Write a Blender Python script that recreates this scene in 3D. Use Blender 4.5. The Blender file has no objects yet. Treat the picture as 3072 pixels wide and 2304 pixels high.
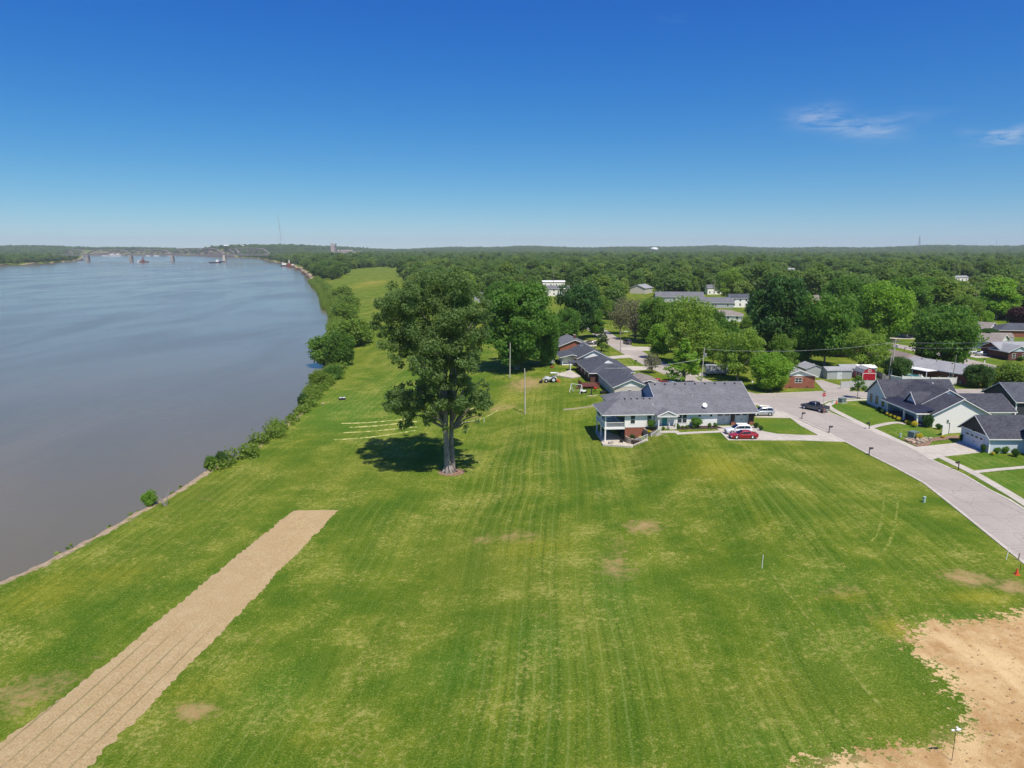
import bpy, bmesh, math, random
import numpy as np
from mathutils import Vector, Matrix
PI = math.pi
R = math.radians
sc = bpy.context.scene
col = sc.collection
rnd = random.Random(7)

# ---------------------------------------------------------------- camera, sky, sun, exposure
F_PX, CAM_H = 2150.0, 33.0
PITCH = math.atan(404 / F_PX)
CP, SP = math.cos(PITCH), math.sin(PITCH)
cam = bpy.data.cameras.new('camera')
cam.lens = F_PX / 3072 * 36; cam.sensor_width = 36
cam.clip_start = 0.5; cam.clip_end = 60000
cam_o = bpy.data.objects.new('camera', cam); col.objects.link(cam_o)
cam_o.location = (0, 0, CAM_H); cam_o.rotation_euler = (PI / 2 - PITCH, 0, 0)
sc.camera = cam_o
sc.view_settings.view_transform = 'Standard'; sc.view_settings.look = 'None'
sc.view_settings.exposure = 0.0; sc.view_settings.gamma = 1.0
SUN_EL = R(60)
SHX, SHY = -0.42, 0.907                      # the way shadows fall on level ground
sun = bpy.data.lights.new('sun', 'SUN'); sun.energy = 5.0; sun.angle = R(0.53); sun.color = (1.0, 0.945, 0.84)
sun_o = bpy.data.objects.new('sun', sun); col.objects.link(sun_o)
sd = Vector((SHX * math.cos(SUN_EL), SHY * math.cos(SUN_EL), -math.sin(SUN_EL)))
sun_o.rotation_euler = sd.to_track_quat('-Z', 'Y').to_euler()
sun_o.location = (30, -60, 120)

world = bpy.data.worlds.new('World'); sc.world = world; world.use_nodes = True
wt = world.node_tree; wn = wt.nodes; wl = wt.links
for n in list(wn): wn.remove(n)
def wnode(t, **k):
    n = wn.new(t)
    for a, b in k.items(): setattr(n, a, b)
    return n
wo = wnode('ShaderNodeOutputWorld'); bg = wnode('ShaderNodeBackground')
bg.inputs[1].default_value = 0.085
sky = wnode('ShaderNodeTexSky', sky_type='NISHITA', sun_disc=False)
sky.sun_elevation = SUN_EL
sky.sun_rotation = math.atan2(-SHX, -SHY)     # azimuth of the sun, clockwise from +Y
sky.altitude = 0; sky.air_density = 1.0; sky.dust_density = 0.6; sky.ozone_density = 3.0
sgeo = wnode('ShaderNodeTexCoord'); smap = wnode('ShaderNodeMapping'); smap.inputs['Scale'].default_value = (1, 1, .94); smap.inputs['Location'].default_value = (0, 0, .062)
wl.new(sgeo.outputs['Generated'], smap.inputs[0]); wl.new(smap.outputs[0], sky.inputs['Vector'])
hs = wnode('ShaderNodeHueSaturation'); hs.inputs['Saturation'].default_value = 1.32; hs.inputs['Value'].default_value = 1.0
wl.new(sky.outputs[0], hs.inputs['Color'])
# thin cirrus wisps, laid out by direction
geo = wnode('ShaderNodeTexCoord')
def px_dir(px, py):
    fx = (px - 1536) / F_PX; fy = (py - 1152) / F_PX
    return Vector((fx, CP - fy * SP, -SP - fy * CP)).normalized()
def wm(op, a, b=None, clamp=False):
    n = wnode('ShaderNodeMath', operation=op, use_clamp=clamp)
    for i, v in enumerate((a, b)):
        if v is None: continue
        if hasattr(v, 'links'): wl.new(v, n.inputs[i])
        else: n.inputs[i].default_value = v
    return n.outputs[0]
def dotn(vec):
    n = wnode('ShaderNodeVectorMath', operation='DOT_PRODUCT'); n.inputs[1].default_value = vec
    wl.new(geo.outputs['Generated'], n.inputs[0]); return n.outputs['Value']
ns = wnode('ShaderNodeTexNoise'); ns.inputs['Scale'].default_value = 55; ns.inputs['Detail'].default_value = 8
ns.inputs['Roughness'].default_value = 0.62; ns.inputs['Distortion'].default_value = 0.6
mp = wnode('ShaderNodeMapping'); mp.inputs['Rotation'].default_value = (0.1, 0.1, 0.0); mp.inputs['Scale'].default_value = (0.45, 0.45, 2.2)
wl.new(geo.outputs['Generated'], mp.inputs[0]); wl.new(mp.outputs[0], ns.inputs[0])
total = None
for cx, cy, lx, ly, ang, amp in ((2455, 345, 60, 26, -8, .42), (2545, 378, 105, 24, 8, .6), (2640, 388, 60, 20, 2, .38), (2985, 412, 50, 13, 8, .9), (3045, 398, 60, 12, -18, .95), (2020, 55, 40, 10, 4, .12), (2730, 350, 70, 16, -6, .16)):
    d = px_dir(cx, cy)
    u = Vector((1, 0, 0)); u = (u - d * u.dot(d)).normalized(); v = d.cross(u).normalized()
    if v.z < 0: v = -v
    c, s = math.cos(R(-ang)), math.sin(R(-ang))
    uu = u * c + v * s; vv = v * c - u * s
    a = wm('POWER', wm('ABSOLUTE', wm('MULTIPLY', dotn(uu), F_PX / lx)), 2.0)
    b = wm('POWER', wm('ABSOLUTE', wm('MULTIPLY', dotn(vv), F_PX / ly)), 2.0)
    g = wm('POWER', 2.718, wm('MULTIPLY', wm('ADD', a, b), -1.0))
    g = wm('MULTIPLY', g, wm('GREATER_THAN', dotn(d), 0.2))
    g = wm('MULTIPLY', g, amp)
    total = g if total is None else wm('ADD', total, g)
wis = wm('MULTIPLY', wm('SUBTRACT', ns.outputs[0], 0.36), 4.2, True)
fac = wm('MULTIPLY', wm('MULTIPLY', total, wis), 0.50, True)
mx = wnode('ShaderNodeMixRGB'); wl.new(fac, mx.inputs[0]); mx.inputs[2].default_value = (8.0, 8.6, 9.6, 1)
# deepen the zenith blue and keep the horizon pale
sp_ = wnode('ShaderNodeSeparateColor'); cb_ = wnode('ShaderNodeCombineColor'); wl.new(hs.outputs[0], sp_.inputs[0])
for i_, (mul, pw) in enumerate(((4.35, 1.96), (1.92, 1.41), (1.12, .69))):
    v_ = wm('MULTIPLY', wm('POWER', wm('MULTIPLY', sp_.outputs[i_], 0.085), pw), mul / 0.085); wl.new(v_, cb_.inputs[i_])
wl.new(cb_.outputs[0], mx.inputs[1])
wl.new(mx.outputs[0], bg.inputs[0]); wl.new(bg.outputs[0], wo.inputs[0])

cy = sc.cycles
cy.max_bounces = 6; cy.diffuse_bounces = 2; cy.glossy_bounces = 3; cy.transmission_bounces = 3; cy.transparent_max_bounces = 4
cy.volume_bounces = 0; cy.use_denoising = True; cy.caustics_reflective = False; cy.caustics_refractive = False

# ---------------------------------------------------------------- terrain height
PROF = [  # distance from the camera, then four (x, height) knots from the river flat up to the street level
 (-400, (-60, -4.5), (-30, -3), (0, -1.8), (25, 0)),
 (0,   (-30, -4.5), (0, -3), (20, -1.8), (45, 0)),
 (60,  (-20, -4.5), (5, -3), (22, -1.8), (40, 0)),
 (100, (-9, -4.5), (5, -3.3), (20, -2.3), (31, 0)),
 (119, (-5, -4.5), (5, -3.2), (20, -2.9), (29, 0)),
 (124, (-5, -4.5), (5, -3.2), (22, -3.0), (28.2, -.05)),
 (131, (-5, -4.5), (5, -3.25), (22.2, -3.0), (27.6, 0)),
 (140, (-5, -4.5), (5, -3.2), (18.5, -2.85), (26, 0)),
 (150, (-6, -4.5), (4, -3), (14, -1.6), (20, 0)),
 (175, (-14, -4.5), (-3, -2), (7, -.6), (14, 0)),
 (210, (-40, -4.5), (-25, -2.5), (-10, -.8), (0, 0)),
 (300, (-75, -4.5), (-55, -3), (-35, -1), (-10, 0)),
 (600, (-140, -4.5), (-125, -3), (-110, -1), (-90, 0)),
 (3000, (-1000, -4.5), (-950, -3), (-900, -1), (-850, 0)),
 (30000, (-10000, -4.5), (-9500, -3), (-9000, -1), (-8500, 0))]
def gp0(px, py, h=0.0):
    fx = (px - 1536) / F_PX; fy = (py - 1152) / F_PX
    t = (CAM_H - h) / (SP + fy * CP)
    return (fx * t, (CP - fy * SP) * t)
BANK_PX = [(0, 1739), (70, 1711), (180, 1656), (299, 1597), (417, 1532), (479, 1500), (556, 1451), (625, 1403), (722, 1368), (778, 1326), (833, 1285), (900, 1238), (925, 1190), (965, 1140), (1000, 1105), (1008, 1070), (985, 1030)]
WATER_PX = [(1003, 985), (1011, 955), (992, 905), (975, 870), (940, 838), (903, 808), (868, 796), (845, 790), (780, 776.5), (700, 771), (600, 767), (430, 765), (235, 765.5), (238, 770), (228, 782), (150, 790), (0, 797)]
river = [(-110, -420), (-75, 10), (-64, 60)] + [gp0(x, y, -4.5) for x, y in BANK_PX[:]] + [gp0(x, y, -9) for x, y in WATER_PX] + [(-2300, 1700), (-2600, -420)]
RIV = np.array(river, float)
def sdf(poly, X, Y):
    """signed distance, negative inside"""
    P = np.asarray(poly, float); Q = np.roll(P, -1, 0)
    d2 = np.full(X.shape, 1e18); ins = np.zeros(X.shape, bool)
    for (x0, y0), (x1, y1) in zip(P, Q):
        ex, ey = x1 - x0, y1 - y0
        wx, wy = X - x0, Y - y0
        t = np.clip((wx * ex + wy * ey) / max(ex * ex + ey * ey, 1e-9), 0, 1)
        d2 = np.minimum(d2, (wx - t * ex) ** 2 + (wy - t * ey) ** 2)
        c = ((y0 <= Y) != (y1 <= Y))
        with np.errstate(divide='ignore', invalid='ignore'):
            xi = x0 + (Y - y0) * ex / (ey if abs(ey) > 1e-12 else 1e-12)
        ins ^= c & (X < xi)
    d = np.sqrt(d2)
    return np.where(ins, -d, d)
def _wob(X, Y, s):
    return (np.sin(X * s + 1.3 * np.sin(Y * s * .7)) + np.sin(Y * s * 1.31 + 1.7 * np.sin(X * s * .53 + 2))) * .5
_py = np.array([p[0] for p in PROF], float)
_px = np.array([[k[0] for k in p[1:]] for p in PROF], float); _ph = np.array([[k[1] for k in p[1:]] for p in PROF], float)
def terrain(X, Y, full=False):
    X = np.atleast_1d(np.asarray(X, float)); Y = np.atleast_1d(np.asarray(Y, float))
    kx = [np.interp(Y, _py, _px[:, i]) for i in range(4)]
    kh = [np.interp(Y, _py, _ph[:, i]) for i in range(4)]
    h = np.where(X <= kx[0], kh[0], kh[3])
    for i in range(3):
        t = np.clip((X - kx[i]) / (kx[i + 1] - kx[i]), 0, 1)
        if i == 0: t = t * t * (1.6 - .6 * t) if False else t * t * (3 - 2 * t)
        seg = kh[i] + (kh[i + 1] - kh[i]) * t
        h = np.where((X > kx[i]) & (X <= kx[i + 1]), seg, h)
    fl = np.clip((kx[3] - X) / 14, 0, 1)
    h = h + fl * .16 * _wob(X, Y, .16)
    r = np.hypot(X, Y)
    az = np.arctan2(X, Y)
    hill = np.clip((r - 4200) / 2600, 0, 1); hill = hill * hill * (3 - 2 * hill)
    hh = 29 + 8 * np.sin(az * 9 + .6) + 5 * np.sin(az * 23 + 2) + 14 * np.clip((az - .15) / .4, 0, 1) + 4 * np.sin(az * 51)
    h = h + hill * hh * (1 + .12 * np.sin(r * .004 + az * 20))
    # wooded bluff over the bend
    bl = np.exp(-((X + 1640) / 430) ** 4) * np.clip((Y - 3900) / 350, 0, 1) * np.clip((6500 - Y) / 1500, 0, 1)
    h = h + 40 * bl
    d = sdf(RIV, X, Y)
    dd = np.clip(-d / 6.5, 0, 1)
    h = np.where(d < 0, h * (1 - dd) + (-14.5) * dd, h)
    return (h, d) if full else h
def H(x, y): return float(terrain([x], [y])[0])
def gp(px, py):
    """where the ray through a photo pixel meets the terrain"""
    h = -1.0
    for _ in range(25):
        x, y = gp0(px, py, h)
        h = .5 * h + .5 * H(x, y)
    x, y = gp0(px, py, h)
    return Vector((x, y, H(x, y)))
K = 2304 / 1659
def go(ox, oy): return gp(ox * K, oy * K)
def proj(x, y, z):
    dz = z - CAM_H; d = y * CP - dz * SP; u = y * SP + dz * CP
    return (1536 + F_PX * x / d, 1152 - F_PX * u / d, d)
def z_at(py, y):
    """height seen at photo row py at distance y"""
    fy = (py - 1152) / F_PX
    return CAM_H - (SP + fy * CP) * y / (CP - fy * SP)

# ---------------------------------------------------------------- materials
MATS = {}
def mat(name, rgb=None, rough=.7, metal=0, spec=.3):
    if name in MATS: return MATS[name]
    m = bpy.data.materials.new(name); m.use_nodes = True
    b = m.node_tree.nodes['Principled BSDF']
    if rgb: b.inputs['Base Color'].default_value = (*rgb, 1)
    b.inputs['Roughness'].default_value = rough; b.inputs['Metallic'].default_value = metal
    b.inputs['Specular IOR Level'].default_value = spec
    MATS[name] = m
    return m
class NT:
    def __init__(s, m): s.m = m; s.t = m.node_tree; s.b = s.t.nodes['Principled BSDF']
    def n(s, t, **k):
        n = s.t.nodes.new(t)
        for a, b in k.items(): setattr(n, a, b)
        return n
    def l(s, a, b): s.t.links.new(a, b)
    def math(s, op, a, b=None, c=None, clamp=False):
        n = s.n('ShaderNodeMath', operation=op, use_clamp=clamp)
        for i, v in enumerate((a, b, c)):
            if v is None: continue
            if hasattr(v, 'links'): s.l(v, n.inputs[i])
            else: n.inputs[i].default_value = v
        return n.outputs[0]
    def pos(s, scale=(1, 1, 1), rot=(0, 0, 0), obj=False):
        if obj: src = s.n('ShaderNodeTexCoord').outputs['Object']
        else: src = s.n('ShaderNodeNewGeometry').outputs['Position']
        m = s.n('ShaderNodeMapping'); m.inputs['Scale'].default_value = scale; m.inputs['Rotation'].default_value = rot
        s.l(src, m.inputs[0]); return m.outputs[0]
    def noise(s, v, scale, detail=4, rough=.55, dist=0):
        n = s.n('ShaderNodeTexNoise'); n.inputs['Scale'].default_value = scale; n.inputs['Detail'].default_value = detail
        n.inputs['Roughness'].default_value = rough; n.inputs['Distortion'].default_value = dist
        s.l(v, n.inputs['Vector']); return n.outputs[0]
    def mix(s, f, a, b):
        n = s.n('ShaderNodeMixRGB')
        for i, v in enumerate((f, a, b)):
            if hasattr(v, 'links'): s.l(v, n.inputs[i])
            elif i == 0: n.inputs[0].default_value = v
            else: n.inputs[i].default_value = (*v, 1)
        return n.outputs[0]
    def rng(s, v, a, b, c=0, d=1, smooth=True):
        n = s.n('ShaderNodeMapRange'); n.interpolation_type = 'SMOOTHSTEP' if smooth else 'LINEAR'
        s.l(v, n.inputs[0])
        for i, x in enumerate((a, b, c, d)): n.inputs[i + 1].default_value = x
        return n.outputs[0]
    def attr(s, name):
        return s.n('ShaderNodeAttribute', attribute_name=name).outputs['Fac']
    def base(s, c): s.l(c, s.b.inputs['Base Color'])
    def bump(s, h, strength=.3, dist=.05):
        n = s.n('ShaderNodeBump'); n.inputs['Strength'].default_value = strength; n.inputs['Distance'].default_value = dist
        s.l(h, n.inputs['Height']); s.l(n.outputs[0], s.b.inputs['Normal'])

def speckle(name, c1, c2, scale=8, rough=.8, spec=.2, bump=0, scale3=(1, 1, 1), metal=0, obj=True, big=0):
    if name in MATS: return MATS[name]
    m = mat(name, c1, rough, metal, spec); t = NT(m)
    p = t.pos(scale3, obj=obj)
    f = t.noise(p, scale, 5)
    c = t.mix(t.rng(f, .35, .65), c1, c2)
    if big:
        f2 = t.noise(p, big, 3); c = t.mix(t.rng(f2, .4, .7, 0, .5), c, tuple(x * .7 for x in c1))
    t.base(c)
    if bump: t.bump(f, bump, .03)
    return m
def siding(name, c1, step=.19, dark=.78):
    """clapboard: thin overlapping boards, as bump and a faint joint line"""
    if name in MATS: return MATS[name]
    m = mat(name, c1, .55, 0, .3); t = NT(m)
    z = t.n('ShaderNodeSeparateXYZ'); t.l(t.n('ShaderNodeTexCoord').outputs['Object'], z.inputs[0])
    f = t.math('FRACT', t.math('DIVIDE', z.outputs[2], step))
    joint = t.rng(f, .0, .16, 1, 0)
    nz = t.noise(t.pos((1, 1, 4), obj=True), 2.5, 4)
    c = t.mix(t.rng(nz, .3, .7, 0, .35), c1, tuple(x * .88 for x in c1))
    c = t.mix(joint, c, tuple(x * dark for x in c1))
    t.base(c); t.bump(f, .6, .02)
    return m
def brick(name, c1, c2, mortar):
    if name in MATS: return MATS[name]
    m = mat(name, c1, .85, 0, .15); t = NT(m)
    tc = t.n('ShaderNodeTexCoord'); s = t.n('ShaderNodeSeparateXYZ'); t.l(tc.outputs['Object'], s.inputs[0])
    cb = t.n('ShaderNodeCombineXYZ'); t.l(t.math('ADD', s.outputs[0], s.outputs[1]), cb.inputs[0]); t.l(s.outputs[2], cb.inputs[1])
    b = t.n('ShaderNodeTexBrick'); b.inputs['Scale'].default_value = 1.0
    b.inputs['Brick Width'].default_value = .24; b.inputs['Row Height'].default_value = .08; b.inputs['Mortar Size'].default_value = .008
    b.inputs['Color1'].default_value = (*c1, 1); b.inputs['Color2'].default_value = (*c2, 1); b.inputs['Mortar'].default_value = (*mortar, 1)
    t.l(cb.outputs[0], b.inputs['Vector'])
    nz = t.noise(t.pos(obj=True), 1.2, 5)
    t.base(t.mix(t.rng(nz, .35, .7, 0, .45), b.outputs[0], tuple(x * .6 for x in c1)))
    return m
def shingle(name, c1, c2):
    if name in MATS: return MATS[name]
    m = mat(name, c1, .92, 0, .12); t = NT(m)
    p = t.pos((1, 1, 2.2), obj=True)
    a = t.noise(p, 3.2, 6, .7); b = t.noise(p, .35, 3)
    w = t.n('ShaderNodeTexVoronoi'); w.inputs['Scale'].default_value = 3.4; t.l(p, w.inputs['Vector'])
    g = t.n('ShaderNodeSeparateXYZ'); t.l(w.outputs['Color'], g.inputs[0])
    f = t.math('ADD', t.math('MULTIPLY', a, .6), t.math('MULTIPLY', g.outputs[0], .4))
    c = t.mix(t.rng(f, .25, .75), c1, c2)
    c = t.mix(t.rng(b, .4, .75, 0, .35), c, tuple(x * 1.35 for x in c2))
    t.base(c); t.bump(a, .35, .03)
    return m
def leafmat(name, c, trans=.35, var=.35, yel=(.28, .30, .03)):
    if name in MATS: return MATS[name]
    m = mat(name, c, .55, 0, .25); t = NT(m)
    oi = t.n('ShaderNodeObjectInfo')
    p = t.pos(obj=True)
    nz = t.noise(p, .33, 3); nf = t.noise(p, 2.4, 2)
    cc = t.mix(t.rng(nz, .35, .7, 0, .6), c, tuple(min(1, x * 1.5) for x in c))
    cc = t.mix(t.rng(nf, .4, .7, 0, .4), cc, tuple(x * .55 for x in c))
    r1 = oi.outputs['Random']
    cc = t.mix(t.math('MULTIPLY', t.rng(r1, .55, 1.0), var), cc, yel)
    r2 = t.math('FRACT', t.math('MULTIPLY', r1, 7.31))
    cc = t.mix(t.math('MULTIPLY', t.rng(r2, .5, 1.0), .55 * min(1, var * 2)), cc, tuple(x * .34 for x in c))
    t.base(cc)
    tr = t.n('ShaderNodeBsdfTranslucent'); t.l(t.mix(.5, t.mix(.5, cc, tuple(min(1, x * 3) for x in c)), tuple(min(1, x * 3) for x in (c[0] * 1.2, c[1], c[2] * .5))), tr.inputs[0])
    ms = t.n('ShaderNodeMixShader'); ms.inputs[0].default_value = trans
    out = t.t.nodes['Material Output']
    t.l(t.b.outputs[0], ms.inputs[1]); t.l(tr.outputs[0], ms.inputs[2]); t.l(ms.outputs[0], out.inputs[0])
    return m

M = {}
M['white'] = speckle('white_trim', (.86, .84, .80), (.80, .785, .75), 3, .5, .4)
M['wsid'] = siding('white_siding', (.92, .89, .83), .2, .74)
M['blue'] = siding('pale_blue_siding', (.60, .66, .72), .2)
M['deepblue'] = siding('slate_blue_siding', (.20, .33, .44), .2)
M['beige'] = siding('beige_siding', (.62, .56, .50), .2)
M['grey'] = siding('grey_siding', (.42, .43, .42), .2)
M['dkgrey'] = siding('charcoal_siding', (.045, .05, .06), .2)
M['black'] = siding('dark_gable_boards', (.035, .037, .042), .25)
M['brick'] = brick('red_brick', (.34, .105, .06), (.27, .075, .045), (.30, .2, .16))
M['dbrick'] = brick('dark_brick', (.15, .055, .045), (.11, .04, .035), (.14, .1, .09))
M['stone'] = speckle('field_stone', (.42, .35, .27), (.20, .16, .13), 3.5, .9, .2, .8)
M['roofg'] = shingle('grey_shingles', (.125, .125, .135), (.18, .18, .19))
M['roofd'] = shingle('charcoal_shingles', (.042, .044, .055), (.085, .086, .10))
M['roofb'] = shingle('dark_slate_shingles', (.06, .066, .08), (.10, .105, .12))
M['roofbr'] = shingle('brown_shingles', (.19, .15, .135), (.27, .22, .20))
M['rooftan'] = shingle('tan_shingles', (.21, .18, .155), (.29, .25, .22))
M['rooflg'] = shingle('pale_grey_shingles', (.26, .26, .27), (.34, .34, .34))
M['glass'] = mat('window_glass', (.03, .04, .05), .08, 0, .6)
M['teal'] = speckle('teal_paint', (.02, .30, .29), (.02, .26, .25), 2, .45, .4)
M['gdoor'] = speckle('garage_door_paint', (.62, .63, .66), (.58, .59, .62), 2, .5, .4)
M['conc'] = speckle('concrete', (.58, .52, .43), (.50, .445, .37), 1.1, .9, .15, .1, obj=False, big=.25)
M['road'] = None
M['metal'] = speckle('galvanised_metal', (.45, .46, .47), (.36, .37, .38), 5, .4, .5, metal=.6)
M['dmetal'] = speckle('black_metal', (.02, .02, .022), (.035, .03, .03), 5, .5, .4)
M['wood'] = speckle('weathered_pole_wood', (.36, .31, .26), (.26, .22, .18), 4, .9, .1, .3, (1, 1, .1))
M['pale_wood'] = speckle('pale_pole_wood', (.55, .51, .45), (.42, .38, .33), 4, .9, .1, .3, (1, 1, .1))
M['plank'] = speckle('fence_boards', (.42, .33, .24), (.30, .23, .17), 3, .9, .1, .3, (6, 6, .3))
M['gplank'] = speckle('grey_fence_boards', (.55, .54, .52), (.42, .41, .40), 3, .9, .1, .3, (6, 6, .3))
M['deck'] = speckle('red_brown_deck_stain', (.20, .07, .05), (.13, .045, .035), 5, .7, .2, .2)
M['bark'] = speckle('bark', (.32, .285, .25), (.17, .15, .13), 5, .95, .1, .8, (1, 1, .25))
M['dbark'] = speckle('dark_bark', (.11, .09, .075), (.055, .045, .04), 5, .95, .1, .8, (1, 1, .25))
M['gbark'] = speckle('pale_grey_bark', (.33, .30, .26), (.20, .17, .15), 5, .95, .1, .6, (1, 1, .25))
M['mulch'] = speckle('mulch', (.20, .115, .075), (.33, .22, .15), 2.5, .95, .1, .8, obj=False)
M['dmulch'] = speckle('dark_mulch', (.05, .038, .033), (.09, .06, .05), 4, .95, .1, .6, obj=False)
M['tyre'] = speckle('tyre_rubber', (.015, .015, .016), (.03, .03, .03), 9, .85, .2)
M['rim'] = mat('alloy_rim', (.55, .56, .58), .3, .9, .5)
M['lamp'] = mat('headlamp_glass', (.75, .77, .8), .1, 0, .7)
M['tail'] = mat('tail_lamp_red', (.35, .01, .01), .2, 0, .6)
M['dglass'] = mat('tinted_glass', (.008, .010, .014), .07, 0, .7)
M['bronze'] = speckle('utility_green_paint', (.16, .22, .20), (.13, .18, .17), 2, .6, .3)
M['steel'] = speckle('bridge_steel', (.19, .18, .19), (.24, .21, .21), .1, .7, .3)
M['pier'] = speckle('bridge_pier_concrete', (.34, .31, .28), (.24, .22, .20), .2, .9, .2)
def paint(name, c, flake=.0):
    m = mat(name, c, .28, 0, .5)
    m.node_tree.nodes['Principled BSDF'].inputs['Coat Weight'].default_value = .8
    m.node_tree.nodes['Principled BSDF'].inputs['Coat Roughness'].default_value = .05
    if flake:
        m.node_tree.nodes['Principled BSDF'].inputs['Metallic'].default_value = flake
    return m

L_MID = leafmat('leaf_mid_green', (.095, .195, .028), .42)
L_DARK = leafmat('leaf_dark_green', (.048, .115, .024), .35, .1)
L_COTT = leafmat('cottonwood_leaf', (.118, .185, .055), .42, .0)
L_BRIGHT = leafmat('leaf_bright_green', (.16, .285, .030), .45, .1)
L_YEL = leafmat('leaf_yellow_green', (.18, .275, .045), .45, .1)
L_WIL = leafmat('willow_leaf', (.14, .22, .032), .4, .25)
L_PURP = leafmat('leaf_dark_purple', (.055, .018, .022), .2, .0, (.06, .02, .03))
L_PALE = leafmat('leaf_pale_budding', (.17, .175, .085), .3, .1)
L_GOLD = leafmat('leaf_golden', (.62, .50, .04), .35, .0)
L_FOREST = leafmat('forest_leaf', (.105, .180, .036), .42, .75, (.24, .31, .05))
L_BOX = leafmat('boxwood_leaf', (.10, .20, .025), .3, .0)
# ---------------------------------------------------------------- mesh helpers
def link(o, parent=None):
    col.objects.link(o)
    if parent is not None: o.parent = parent
    return o
def tag(o, label=None, cat=None, group=None, kind=None):
    if label: o['label'] = label
    if cat: o['category'] = cat
    if group: o['group'] = group
    if kind: o['kind'] = kind
    return o
def thing(name, label, cat, loc=(0, 0, 0), rz=0, group=None):
    o = bpy.data.objects.new(name, None); link(o)
    o.empty_display_size = .3
    o.location = loc; o.rotation_euler = (0, 0, rz)
    return tag(o, label, cat, group)
class MB:
    def __init__(s): s.v = []; s.f = []
    def add(s, vs, fs):
        k = len(s.v); s.v += [tuple(v) for v in vs]; s.f += [tuple(i + k for i in f) for f in fs]; return s
    def box(s, x0, x1, y0, y1, z0, z1):
        return s.add([(x0, y0, z0), (x1, y0, z0), (x1, y1, z0), (x0, y1, z0), (x0, y0, z1), (x1, y0, z1), (x1, y1, z1), (x0, y1, z1)],
                     [(0, 3, 2, 1), (4, 5, 6, 7), (0, 1, 5, 4), (1, 2, 6, 5), (2, 3, 7, 6), (3, 0, 4, 7)])
    def hexa(s, b, t):
        """b, t: four bottom and four top corners, counter-clockwise from above"""
        return s.add(list(b) + list(t), [(0, 3, 2, 1), (4, 5, 6, 7), (0, 1, 5, 4), (1, 2, 6, 5), (2, 3, 7, 6), (3, 0, 4, 7)])
    def slab(s, pts, th):
        """a plate under a flat polygon (pts counter-clockwise from above)"""
        n = len(pts); lo = [(p[0], p[1], p[2] - th) for p in pts]
        fs = [tuple(range(n)), tuple(range(2 * n - 1, n - 1, -1))]
        fs += [(i, i + n, (i + 1) % n + n, (i + 1) % n) for i in range(n)]
        return s.add(list(pts) + lo, fs)
    def prism(s, pts, axis, a, b):
        """2D outline extruded along an axis from a to b"""
        def P(p, w):
            return (w, p[0], p[1]) if axis == 'x' else ((p[0], w, p[1]) if axis == 'y' else (p[0], p[1], w))
        n = len(pts)
        return s.add([P(p, a) for p in pts] + [P(p, b) for p in pts],
                     [tuple(range(n))[::-1], tuple(range(n, 2 * n))] + [(i, (i + 1) % n, (i + 1) % n + n, i + n) for i in range(n)])
    def tube(s, p0, p1, r0, r1=None, n=8, cap=True):
        r1 = r0 if r1 is None else r1
        return s.path([p0, p1], [r0, r1], n, cap)
    def path(s, pts, rs, n=8, cap=True):
        pts = [Vector(p) for p in pts]; k = len(s.v); rings = []
        ref = None
        for i, p in enumerate(pts):
            d = (pts[min(i + 1, len(pts) - 1)] - pts[max(i - 1, 0)])
            if d.length < 1e-9: d = Vector((0, 0, 1))
            d.normalize()
            if ref is None or abs(d.dot(ref)) > .97: ref = Vector((1, 0, 0)) if abs(d.x) < .8 else Vector((0, 1, 0))
            u = (ref - d * ref.dot(d)).normalized(); w = d.cross(u)
            for j in range(n):
                a = 2 * PI * j / n
                s.v.append(tuple(p + (u * math.cos(a) + w * math.sin(a)) * rs[i]))
        for i in range(len(pts) - 1):
            for j in range(n):
                a = k + i * n + j; b = k + i * n + (j + 1) % n
                s.f.append((a, b, b + n, a + n))
        if cap:
            s.f.append(tuple(k + j for j in range(n))[::-1]); m = k + (len(pts) - 1) * n
            s.f.append(tuple(m + j for j in range(n)))
        return s
    def lathe(s, prof, n=16, c=(0, 0, 0), sx=1, sy=1):
        k = len(s.v)
        for r, z in prof:
            for j in range(n):
                a = 2 * PI * j / n; s.v.append((c[0] + r * math.cos(a) * sx, c[1] + r * math.sin(a) * sy, c[2] + z))
        for i in range(len(prof) - 1):
            for j in range(n):
                a = k + i * n + j; b = k + i * n + (j + 1) % n; s.f.append((a, b, b + n, a + n))
        s.f.append(tuple(k + j for j in range(n))[::-1]); m = k + (len(prof) - 1) * n; s.f.append(tuple(m + j for j in range(n)))
        return s
    def build(s, name, m, parent=None, smooth=False, loc=None):
        me = bpy.data.meshes.new(name); me.from_pydata(s.v, [], s.f); me.update()
        for mm in (m if isinstance(m, (list, tuple)) else [m]): me.materials.append(mm)
        if smooth:
            me.polygons.foreach_set('use_smooth', [True] * len(me.polygons))
        o = bpy.data.objects.new(name, me); link(o, parent)
        if loc: o.location = loc
        return o
def kids(o): return [c for c in sc_children.get(o.name, [])] if False else list(o.children)
def copy_tree(o, parent=None):
    c = o.copy(); col.objects.link(c)
    if parent is not None: c.parent = parent
    for ch in list(o.children): copy_tree(ch, c)
    return c
def place(src, used, label, loc, rz, group=None, scale=None):
    """the first use moves the prototype, later ones copy it with all its parts"""
    if not used.get(src.name):
        used[src.name] = True; c = src
    else: c = copy_tree(src)
    c.location = loc; c.rotation_euler = (0, 0, rz)
    if scale: c.scale = scale
    if label: c['label'] = label
    if group: c['group'] = group
    return c
USED = {}
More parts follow.
